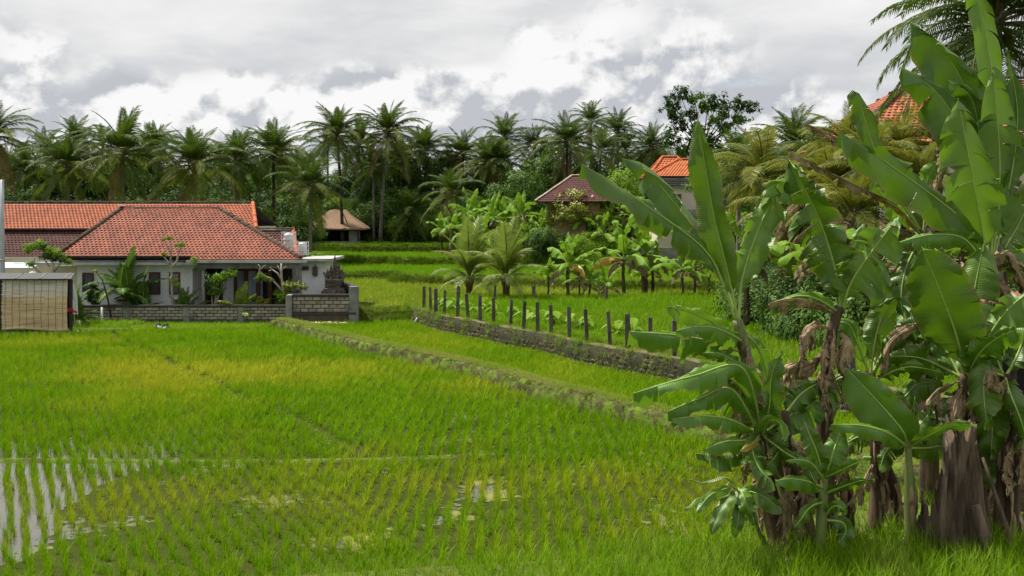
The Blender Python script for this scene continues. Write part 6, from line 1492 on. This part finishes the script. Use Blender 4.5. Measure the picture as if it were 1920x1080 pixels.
fg_plant((1540, 1058), 17.1, [(1538, 1060), (1540, 980), (1546, 892)], [.085, .075, .05], [
    gl([(1545, 900), (1532, 850, -.1), (1518, 815, -.1), (1506, 786, 0)], 46, roll=10, fold=.3, droop=.3, tears=0, pf=.06),
    gl([(1547, 900), (1558, 860, -.1), (1570, 825, 0), (1578, 798, .1)], 58, roll=-6, fold=.25, droop=.3, tears=0, pf=.05, kind='l'),
    gl([(1547, 895), (1575, 882, -.4), (1605, 868, -.6), (1634, 856, -.7)], 34, roll=40, kind='l', fold=.1, droop=.7, tears=0, pf=.06),
    gl([(1543, 915), (1512, 902, -.5), (1480, 898, -.7), (1454, 902, -.8)], 40, roll=24, kind='l', fold=.1, droop=.6, tears=0, pf=.06),
    gl([(1545, 900), (1522, 870, -.4), (1500, 862, -.5), (1474, 864, -.6)], 30, roll=36, kind='l', fold=.1, droop=.6, tears=0, pf=.06),
    gl([(1546, 925), (1580, 912, -.3), (1610, 902, -.5), (1640, 898, -.6)], 32, roll=36, fold=.1, droop=.6, tears=0, pf=.06),
    gl([(1548, 965), (1562, 950, -.2), (1575, 950, -.3), (1588, 962, -.3)], 30, roll=20, kind='l', fold=.1, droop=.4, tears=0, pf=.06),
    gl([(1546, 940), (1520, 950, -.2), (1500, 975, -.3), (1490, 990, -.3)], 34, roll=-20, fold=.2, droop=.4, tears=0),
    gl([(1548, 975), (1580, 980, -.1), (1585, 1000, -.1), (1570, 1020, -.1)], 40, roll=-10, fold=.2, droop=.4, tears=0),
], 'young green banana sucker in front with neat unbroken leaves', 'stem_green', 4, sheaths=0)
fg_plant((1545, 1030), 18.2, [(1552, 1030), (1545, 900), (1546, 760), (1556, 640), (1574, 575)], [.15, .13, .115, .095, .07], [
    gl([(1576, 585), (1570, 520, .1), (1536, 410, .2), (1478, 296, .1)], 132, roll=-18, fold=.45, droop=.4, wave=.16, tears=1, pf=.10, taper=.5),
    gl([(1580, 582), (1596, 530, -.2), (1636, 470, -.4), (1686, 404, -.6)], 118, roll=-10, under=True, kind='l', fold=.15, droop=.4, tears=1, pf=.12, wave=.12),
    gl([(1576, 580), (1590, 520, .4), (1600, 470, .6), (1618, 420, .7)], 60, roll=30, fold=.5, droop=.3, tears=1, pf=.08),
    gl([(1572, 585), (1530, 560, -.3), (1490, 556, -.5), (1444, 576, -.6)], 64, roll=20, fold=-.5, droop=.6, tears=5, kind='l', wave=.2),
    dl([(1568, 590), (1530, 568, -.35), (1482, 560, -.55), (1440, 570, -.65)], 34),
    dl([(1562, 620), (1530, 612, -.3), (1508, 640, -.4), (1500, 690, -.4)], 44), dl([(1566, 625), (1560, 650, -.35), (1556, 690, -.4), (1546, 720, -.4)], 52), dl([(1570, 618), (1585, 640, -.3), (1576, 680, -.35), (1590, 720, -.35)], 40), dl([(1556, 650), (1520, 680, -.3), (1480, 690, -.4), (1484, 720, -.4)], 36),
    dl([(1556, 640), (1545, 660, -.4), (1540, 720, -.4), (1552, 770, -.4)], 40),
], 'tall middle banana plant with a broad dark leaf and a skirt of dead leaves', 'stem', 5, sheaths=8)
fg_plant((1636, 1005), 18.9, [(1640, 1005), (1646, 900), (1640, 800), (1632, 700)], [.125, .11, .10, .075], [
    gl([(1632, 705), (1640, 640, .0), (1656, 590, 0), (1684, 560, -.1), (1694, 590, -.2)], 72, roll=15, fold=.1, droop=.8, tears=1, pf=.16),
    gl([(1630, 705), (1610, 650, -.2), (1590, 608, -.3), (1564, 612, -.4), (1548, 660, -.5)], 70, roll=15, fold=.1, droop=.8, tears=2, pf=.18, kind='l'),
    gl([(1634, 705), (1668, 640, .1), (1700, 610, .1), (1730, 615, 0), (1742, 660, 0)], 64, roll=-15, fold=.1, droop=.6, tears=2, pf=.2),
    gl([(1634, 705), (1655, 600, .4), (1650, 540, .5), (1658, 480, .6)], 60, roll=10, fold=.3, droop=.4, tears=2, pf=.2),
    gl([(1636, 705), (1700, 590, .6), (1745, 540, .7), (1770, 500, .7)], 80, roll=-15, under=True, fold=.2, droop=.4, tears=2, pf=.2),
    gl([(1634, 715), (1690, 690, -.3), (1730, 690, -.4), (1770, 700, -.5)], 54, roll=40, kind='l', fold=.1, droop=.7, tears=2, pf=.1),
    gl([(1634, 720), (1690, 745, .1), (1720, 720, .1), (1768, 716, 0)], 58, roll=-20, fold=.1, droop=.6, tears=1, pf=.1),
    gl([(1632, 715), (1590, 705, .2), (1560, 720, .3), (1535, 760, .3)], 56, roll=20, fold=.1, droop=.7, tears=2, pf=.1),
    dl([(1634, 710), (1660, 700, -.2), (1672, 640, -.3), (1740, 600, -.3)], 26), dl([(1632, 720), (1650, 760, -.3), (1640, 800, -.3), (1652, 830, -.3)], 44), dl([(1640, 820), (1652, 850, -.2), (1650, 880, -.2), (1655, 900, -.2)], 34), dl([(1636, 720), (1620, 745, -.2), (1625, 790, -.2)], 40), dl([(1640, 860), (1620, 900, -.4), (1600, 930, -.6), (1590, 945, -.6)], 34), dl([(1630, 700), (1600, 700, -.3), (1575, 710, -.3)], 30),
], 'slim banana plant right of the dead leaf skirt with several arching leaf stalks', 'stem', 6, sheaths=8)
fg_plant((1708, 1040), 17.7, [(1710, 1040), (1706, 950), (1704, 880), (1702, 830)], [.095, .085, .07, .05], [
    gl([(1702, 835), (1690, 805, -.1), (1645, 752, -.1), (1586, 690, 0)], 104, roll=-4, kind='l', fold=.15, droop=.25, tears=0, pf=.03, wave=.05, taper=.42),
    gl([(1700, 838), (1665, 812, -.6), (1615, 798, -.8), (1558, 796, -1.0)], 44, roll=34, kind='l', fold=.1, droop=.7, tears=0, pf=.05),
    gl([(1704, 840), (1730, 822, -.4), (1780, 800, -.7), (1832, 796, -.9)], 50, roll=36, kind='l', fold=.1, droop=.6, tears=0, pf=.08),
    gl([(1704, 835), (1712, 800, .1), (1714, 770, .1), (1715, 744, .1)], 20, roll=10, fold=.9, droop=.1, tears=0, pf=.02),
    gl([(1704, 840), (1740, 840, .3), (1770, 838, .4), (1800, 866, .4)], 56, roll=-18, fold=.1, droop=.6, tears=0, pf=.08),
    gl([(1704, 835), (1722, 800, .4), (1740, 778, .5), (1745, 752, .5)], 52, roll=-20, fold=.4, droop=.3, tears=1, pf=.08),
    gl([(1702, 838), (1680, 830, .3), (1660, 850, .4), (1650, 880, .4)], 50, roll=12, fold=.1, droop=.6, tears=1, pf=.08),
], 'short green banana plant with one big oval bright leaf left of the stump', 'stem_green', 7, sheaths=2)
fg_plant((1668, 1010), 19.4, [(1672, 1010), (1676, 940), (1664, 880), (1640, 830)], [.12, .10, .085, .06], [
    gl([(1642, 835), (1632, 800, .1), (1640, 760, .2), (1660, 730, .2)], 50, roll=20, fold=.3, droop=.5, tears=1), gl([(1642, 838), (1615, 820, -.1), (1590, 830, -.2), (1570, 850, -.2)], 44, roll=30, fold=.1, droop=.6, tears=1), dl([(1662, 900), (1650, 930, -.2), (1658, 970, -.2)], 30), dl([(1676, 930), (1690, 960, -.2), (1680, 1000, -.2)], 36)],
   'dark crooked banana stem bent to the left beside the short green plant', 'stem', 8, sheaths=5)
fg_plant((1806, 1020), 18.5, [(1812, 1015), (1812, 900), (1806, 790), (1808, 700)], [.15, .135, .12, .08], [
    gl([(1806, 705), (1796, 640, -.2), (1768, 560, -.4), (1728, 462, -.5)], 152, roll=8, fold=.12, droop=.25, tears=1, pf=.12, wave=.06, taper=.45),
    gl([(1812, 705), (1816, 620, .1), (1828, 540, .2), (1846, 452, .2)], 112, roll=-8, fold=.2, droop=.35, tears=1, pf=.14, wave=.08),
    gl([(1812, 710), (1838, 660, -.5), (1880, 628, -.8), (1935, 612, -1.0)], 90, roll=30, kind='l', fold=.2, droop=.6, tears=1, pf=.12, wave=.2),
    gl([(1812, 705), (1848, 640, -.2), (1890, 580, -.4), (1940, 540, -.5)], 84, roll=-10, under=True, kind='l', fold=.15, droop=.5, tears=1, pf=.15, wave=.2),
    gl([(1806, 710), (1770, 690, .1), (1720, 670, .2), (1655, 668, .2)], 84, roll=-12, fold=.05, droop=.8, tears=3, pf=.14),
    gl([(1804, 712), (1770, 650, .3), (1740, 620, .4), (1700, 610, .5)], 80, roll=10, under=True, fold=.1, droop=.6, tears=2, pf=.14),
    gl([(1808, 712), (1800, 760, .2), (1790, 800, .3), (1770, 840, .3)], 90, roll=-20, fold=.1, droop=.5, tears=2, pf=.1),
    gl([(1810, 712), (1845, 740, -.3), (1860, 790, -.4), (1858, 850, -.4)], 86, roll=12, fold=.1, droop=.5, tears=2, pf=.1),
    dl([(1808, 715), (1790, 760, -.3), (1782, 820, -.3), (1770, 860, -.3)], 40), dl([(1812, 718), (1822, 770, -.3), (1818, 830, -.35)], 48), dl([(1800, 715), (1760, 730, -.2), (1738, 760, -.3), (1744, 790, -.3)], 28),
], 'big banana plant above the rotten stump with a very broad dark green leaf', 'stem', 9, sheaths=7)
fg_plant((1852, 970), 20.0, [(1852, 975), (1856, 800), (1858, 640), (1856, 490)], [.16, .14, .12, .085], [
    gl([(1856, 500), (1812, 420, -.2), (1705, 335, -.5), (1572, 246, -.9)], 98, roll=26, fold=.2, droop=.45, tears=3, pf=.10, wave=.14),
    gl([(1854, 500), (1836, 400, -.4), (1818, 300, -.6), (1796, 184, -.6)], 132, roll=-6, kind='l', under=True, fold=.12, droop=.25, tears=2, pf=.14, wave=.06, taper=.42),
    gl([(1858, 500), (1872, 400, .1), (1874, 280, .1), (1862, 132, 0)], 104, roll=6, kind='l', under=True, fold=.12, droop=.35, tears=1, pf=.16, wave=.06, taper=.38),
    gl([(1854, 495), (1838, 330, .3), (1770, 190, .4), (1692, 126, .3)], 112, roll=10, fold=.1, droop=.6, tears=3, pf=.36, wave=.14),
    gl([(1856, 490), (1850, 300, .6), (1796, 135, .8), (1708, 42, .8)], 104, roll=-14, fold=.15, droop=.5, tears=3, pf=.50, wave=.12),
    gl([(1858, 490), (1868, 250, .4), (1848, 60, .5), (1816, -60, .5)], 70, roll=10, under=True, kind='l', fold=.2, droop=.4, tears=2, pf=.48),
    gl([(1856, 495), (1840, 300, .5), (1824, 190, .4), (1778, 150, .2)], 76, roll=-20, fold=.1, droop=.7, tears=2, pf=.4),
    gl([(1860, 500), (1890, 360, .2), (1908, 220, .2), (1888, 90, .1)], 60, roll=40, fold=.4, droop=.4, tears=2, pf=.2),
    gl([(1860, 505), (1910, 420, .2), (1940, 360, .2), (1990, 320, .2)], 90, roll=10, fold=.2, droop=.5, tears=2, pf=.2),
    gl([(1854, 505), (1820, 440, .6), (1770, 400, .9), (1700, 400, 1.0)], 84, roll=20, fold=.1, droop=.7, tears=2, pf=.15),
    gl([(1854, 510), (1810, 450, -.3), (1750, 440, -.5), (1680, 456, -.6)], 60, roll=42, kind='l', fold=-.3, droop=.8, tears=7, pf=.14, wave=.1),
    gl([(1860, 510), (1900, 500, -.3), (1925, 520, -.4), (1950, 560, -.4)], 90, roll=20, fold=.1, droop=.7, tears=2, pf=.1),
    dl([(1858, 515), (1870, 500, -.3), (1892, 480, -.4), (1930, 560, -.4)], 60), dl([(1856, 520), (1870, 570, -.3), (1876, 620, -.3)], 60), dl([(1862, 520), (1890, 560, -.4), (1905, 610, -.4)], 40),
], 'tallest banana plant at the right, upright leaves reaching the picture top', 'stem', 10, sheaths=6)
fg_plant((1738, 965), 20.8, [(1744, 960), (1742, 800), (1736, 600), (1730, 430)], [.17, .15, .12, .08], [
    gl([(1730, 440), (1680, 350, .1), (1640, 280, .1), (1606, 176, 0), (1590, 184, -.1)], 58, roll=20, fold=.3, droop=.5, tears=3, pf=.30, wave=.2),
    gl([(1728, 442), (1668, 380, -.2), (1640, 350, -.3), (1660, 330, -.3)], 30, roll=10, kind='l', fold=.2, droop=.5, tears=1, pf=.5),
    gl([(1732, 440), (1735, 380, 0), (1738, 340, 0), (1760, 300, 0)], 60, roll=12, kind='l', fold=.1, droop=.6, tears=3, pf=.3),
    gl([(1730, 445), (1765, 480, -.3), (1790, 520, -.4), (1800, 570, -.4)], 80, roll=-12, fold=.1, droop=.5, tears=2, pf=.1),
    gl([(1728, 445), (1700, 500, -.2), (1690, 560, -.3), (1700, 620, -.3)], 80, roll=12, fold=.1, droop=.5, tears=2, pf=.1),
    dl([(1728, 445), (1680, 385, -.4), (1600, 345, -.7), (1482, 285, -1.0)], 28, tears=11, fold=-1.1, pennant=True, pleat=.03, pf=.02), dl([(1728, 440), (1640, 310, -.3), (1580, 265, -.4), (1512, 232, -.4)], 28, tears=9, fold=-1.1, pennant=True, pleat=.03, pf=.30), dl([(1732, 440), (1760, 340, -.2), (1766, 290, -.2), (1760, 250, -.2)], 26, tears=5),
    dl([(1724, 450), (1690, 430, -.4), (1650, 450, -.5), (1620, 500, -.5)], 46), dl([(1726, 452), (1700, 440, -.3), (1672, 420, -.35), (1660, 470, -.35)], 60), dl([(1734, 450), (1760, 430, -.2), (1790, 440, -.3), (1815, 480, -.3)], 26),
    (([(1728, 444), (1690, 395, -.4), (1640, 365, -.5), (1590, 342, -.6)]), 34, 0, dict(kind='y', fold=-1.0, droop=.5, tears=6, pennant=True)),
], 'banana plant with yellowish stalks and long brown hanging torn leaves', 'stem', 11, sheaths=6)
fg_plant((1884, 1010), 18.2, [(1876, 1010), (1884, 880), (1882, 780), (1884, 700)], [.13, .12, .10, .07], [
    gl([(1884, 705), (1850, 700, -.3), (1845, 740, -.4), (1850, 790, -.5)], 84, roll=14, fold=.1, droop=.6, tears=2, pf=.1),
    gl([(1882, 800), (1866, 820, .3), (1856, 860, .4), (1854, 910, .4)], 76, roll=-5, kind='d', fold=.2, droop=.3, tears=0, pf=.05),
    gl([(1886, 705), (1910, 660, .1), (1925, 610, .2), (1935, 560, .2)], 70, roll=-12, fold=.2, droop=.4, tears=1),
    gl([(1884, 705), (1895, 740, -.4), (1915, 790, -.5), (1930, 850, -.5)], 80, roll=10, fold=.1, droop=.6, tears=2, pf=.1),
    gl([(1882, 705), (1860, 660, .2), (1835, 650, .3), (1805, 670, .3)], 66, roll=20, fold=.1, droop=.7, tears=1, pf=.15),
    dl([(1884, 712), (1872, 720, -.5), (1862, 700, -.6), (1850, 730, -.6)], 36), dl([(1888, 715), (1905, 740, -.4), (1912, 800, -.4)], 30),
], 'banana plant at the right edge with leaves hanging before the plank hut', 'stem', 12, sheaths=6)
for k, (bx, by, D, st, lab) in enumerate([
    (1590, 1020, 18.6, [(1592, 1020), (1588, 940), (1574, 860), (1560, 800)], 'leafless brown banana stem between the sucker and the slim plant'),
    (1490, 1000, 19.0, [(1480, 1000), (1466, 920), (1450, 860), (1445, 820)], 'dark old banana stem behind the left hand plants'),
    (1860, 1000, 18.9, [(1850, 1000), (1842, 900), (1850, 800), (1856, 760)], 'dark old banana stem right behind the rotten stump'),
    (1905, 1005, 18.0, [(1902, 1005), (1900, 900), (1905, 830), (1906, 780)], 'dark banana stem standing at the very right edge')]):
    fg_plant((bx, by), D, st, [.105, .095, .085, .07], [dl([(st[-1][0], st[-1][1] + 8), (st[-1][0] + 14, st[-1][1] + 50, -.3), (st[-1][0] + 6, st[-1][1] + 110, -.3)], 40), dl([(st[-2][0], st[-2][1]), (st[-2][0] - 22, st[-2][1] + 40, -.2), (st[-2][0] - 16, st[-2][1] + 90, -.25)], 36)], lab, 'stem', 30 + k, sheaths=8)

# ---- the rotten stump
bp = Wd(1800, 1040, 17.6); bp.z = .08
SP = empty('tree_stump', bp, 'large grey rotten tree stump with dark hollow between the banana stems', 'stump')
k_ = 17.6 / F
def stump_mesh(hpx, r0, r1, seed, cx=0, jag=.3, lean=0):
    b = MB(); n, m = 72, 30; h = hpx * k_; vs = []
    for j in range(m + 1):
        t = j / m
        for i in range(n):
            a = 2 * math.pi * i / n; flute = .34 * mnoise.noise(Vector((math.cos(a) * 1.7 + seed, math.sin(a) * 1.7, t * .55))) + .20 * mnoise.noise(Vector((math.cos(a) * 4.2, math.sin(a) * 4.2 + seed, t * .9))) + .08 * mnoise.noise(Vector((math.cos(a) * 10, math.sin(a) * 10, t * 1.6 + seed)))
            rr = (r0 * (1 - t) ** 1.6 + r1 * (1 - (1 - t) ** 1.6)) * (1 + flute * (1.15 - .4 * t)); q = Vector((math.cos(a) * rr + cx + lean * t, math.sin(a) * rr, t * h))
            rr2 = mnoise.noise(Vector((q.x * 4, q.y * 4, q.z * 1.1))) * .06; q += Vector((math.cos(a), math.sin(a), 0)) * rr2
            if j >= m - 8: q.z += jag * (mnoise.noise(Vector((math.cos(a) * 1.6 + seed, math.sin(a) * 1.6, 1))) + .5 * mnoise.noise(Vector((math.cos(a) * 5 + seed, math.sin(a) * 5, 1)))) * (j - m + 9) / 9
            # hollow
            if hpx > 150:
                ang = (a - 4.95 + math.pi) % (2 * math.pi) - math.pi; hol = math.exp(-(ang / .22) ** 2 - ((t - .80) / .07) ** 2) + .75 * math.exp(-(ang / .10) ** 2) * (t < .78) * (.35 + t)
                q -= Vector((math.cos(a), math.sin(a), 0)) * rr * .5 * hol
            vs.append(q)
    fs = [(j * n + i, j * n + (i + 1) % n, (j + 1) * n + (i + 1) % n, (j + 1) * n + i) for j in range(m) for i in range(n)]
    vs.append(Vector((cx + lean, 0, h - .25))); fs += [(m * n + i, m * n + (i + 1) % n, len(vs) - 1) for i in range(n)]
    b.add(vs, fs, 0, None, .5, True); return b
stump_mesh(225, .45, .26, 2.0, .02, .5).build('trunk', M['stump'], SP)
stump_mesh(86, .26, .14, 4.0, -.46, .4).build('side_root', M['stump'], SP)
b = MB(); b.tube([(.20, -.36, 1.62), (.34, -.42, 1.15), (.52, -.46, .6), (.66, -.5, 0)], [.022, .028, .034, .04], 7, 0, ridge=.2); b.build('loose_splinter', M['stump'], SP)
b = MB(); b.tube([(.06, -.44, .92), (.16, -.50, .5), (.28, -.56, 0)], [.07, .09, .10], 7, 0, ridge=.2); b.tube([(-.40, -.42, 1.35), (-.44, -.44, .7), (-.47, -.46, 0)], [.045, .05, .05], 7, 0, ridge=.2); b.build('bark_strip', M['stump'], SP)
# ---- the broad leaved plant at the left foot of the stand
gp = Wd(1432, 1022, 17.3); gp.z = .08
GP = empty('broad_leaved_plant', gp, 'low arching broad leaved plant leaning left out of the banana stand', 'plant')
b = MB(); q = [(1432, 1022), (1412, 965), (1388, 925), (1366, 905)]; b.tube([Wd(x_, y_, 17.3 - .1 * i) - gp for i, (x_, y_) in enumerate(q)], [.03, .026, .02, .012], 6)
q = [(1440, 1024), (1418, 985), (1400, 945)]; b.tube([Wd(x_, y_, 17.4) - gp for (x_, y_) in q], [.025, .02, .012], 6); b.build('stem', M['stem_green'], GP)
for i, (pts, w_, rl, un) in enumerate([([(1368, 906), (1345, 922), (1320, 935, -.2), (1284, 954, -.4)], 22, 35, False), ([(1376, 912), (1350, 920, -.2), (1330, 930, -.3), (1306, 960, -.4)], 22, -15, True), ([(1380, 920), (1358, 945, -.3), (1345, 970, -.4), (1335, 998, -.5)], 34, 10, False), ([(1392, 935), (1386, 960, -.2), (1382, 985, -.3), (1376, 1006, -.3)], 36, -10, False),
        ([(1384, 915), (1392, 925, -.2), (1398, 940, -.3), (1404, 962, -.3)], 40, 5, True), ([(1386, 918), (1420, 925, -.2), (1445, 940, -.3), (1466, 955, -.3)], 42, -5, False), ([(1378, 914), (1360, 895), (1320, 905), (1292, 898)], 9, 30, False), ([(1404, 950), (1412, 970, -.2), (1416, 985, -.2)], 24, 10, False)]):
    fg_leaf(GP, gp, 17.2, pts, w_, rl, 'l' if un else 'd', un, 700 + i, pf=.05, tears=0, droop=.3, rib=.008, n=14, m=3)
# ---- dead leaves on the ground
for i, (pts, w_) in enumerate([([(1440, 1046), (1480, 1052), (1520, 1062)], 40), ([(1452, 1058), (1500, 1068), (1540, 1060)], 34), ([(1560, 1030), (1600, 1036), (1640, 1022)], 40), ([(1650, 1010), (1690, 1016), (1730, 1006)], 40), ([(1400, 1050), (1430, 1060), (1462, 1056)], 26), ([(1740, 1030), (1770, 1040), (1800, 1034)], 30)]):
    D = DZ(pts[1][1] + 6, .16); C = [Vector((WX(p[0], D), D + .25 * (j - 1), .17 + .05 * (j == 1))) for j, p in enumerate(pts)]
    me = leaf_mesh('dead_leaf', C, lambda t, P, T: Vector((0, -.3, 1)), w_ * D / F, MDD, seed=800 + i, pf=.05, fold=.3, droop=.7, crumple=.05, tears=3, n=14, m=3)
    o = link('dead_leaf', me); tag(o, f'withered brown banana leaf on the ground under the bananas, {ORDW[[1, 2, 3, 4, 0, 5][i]]} from the left', 'dead leaf', 'dead leaves on the ground under the bananas')
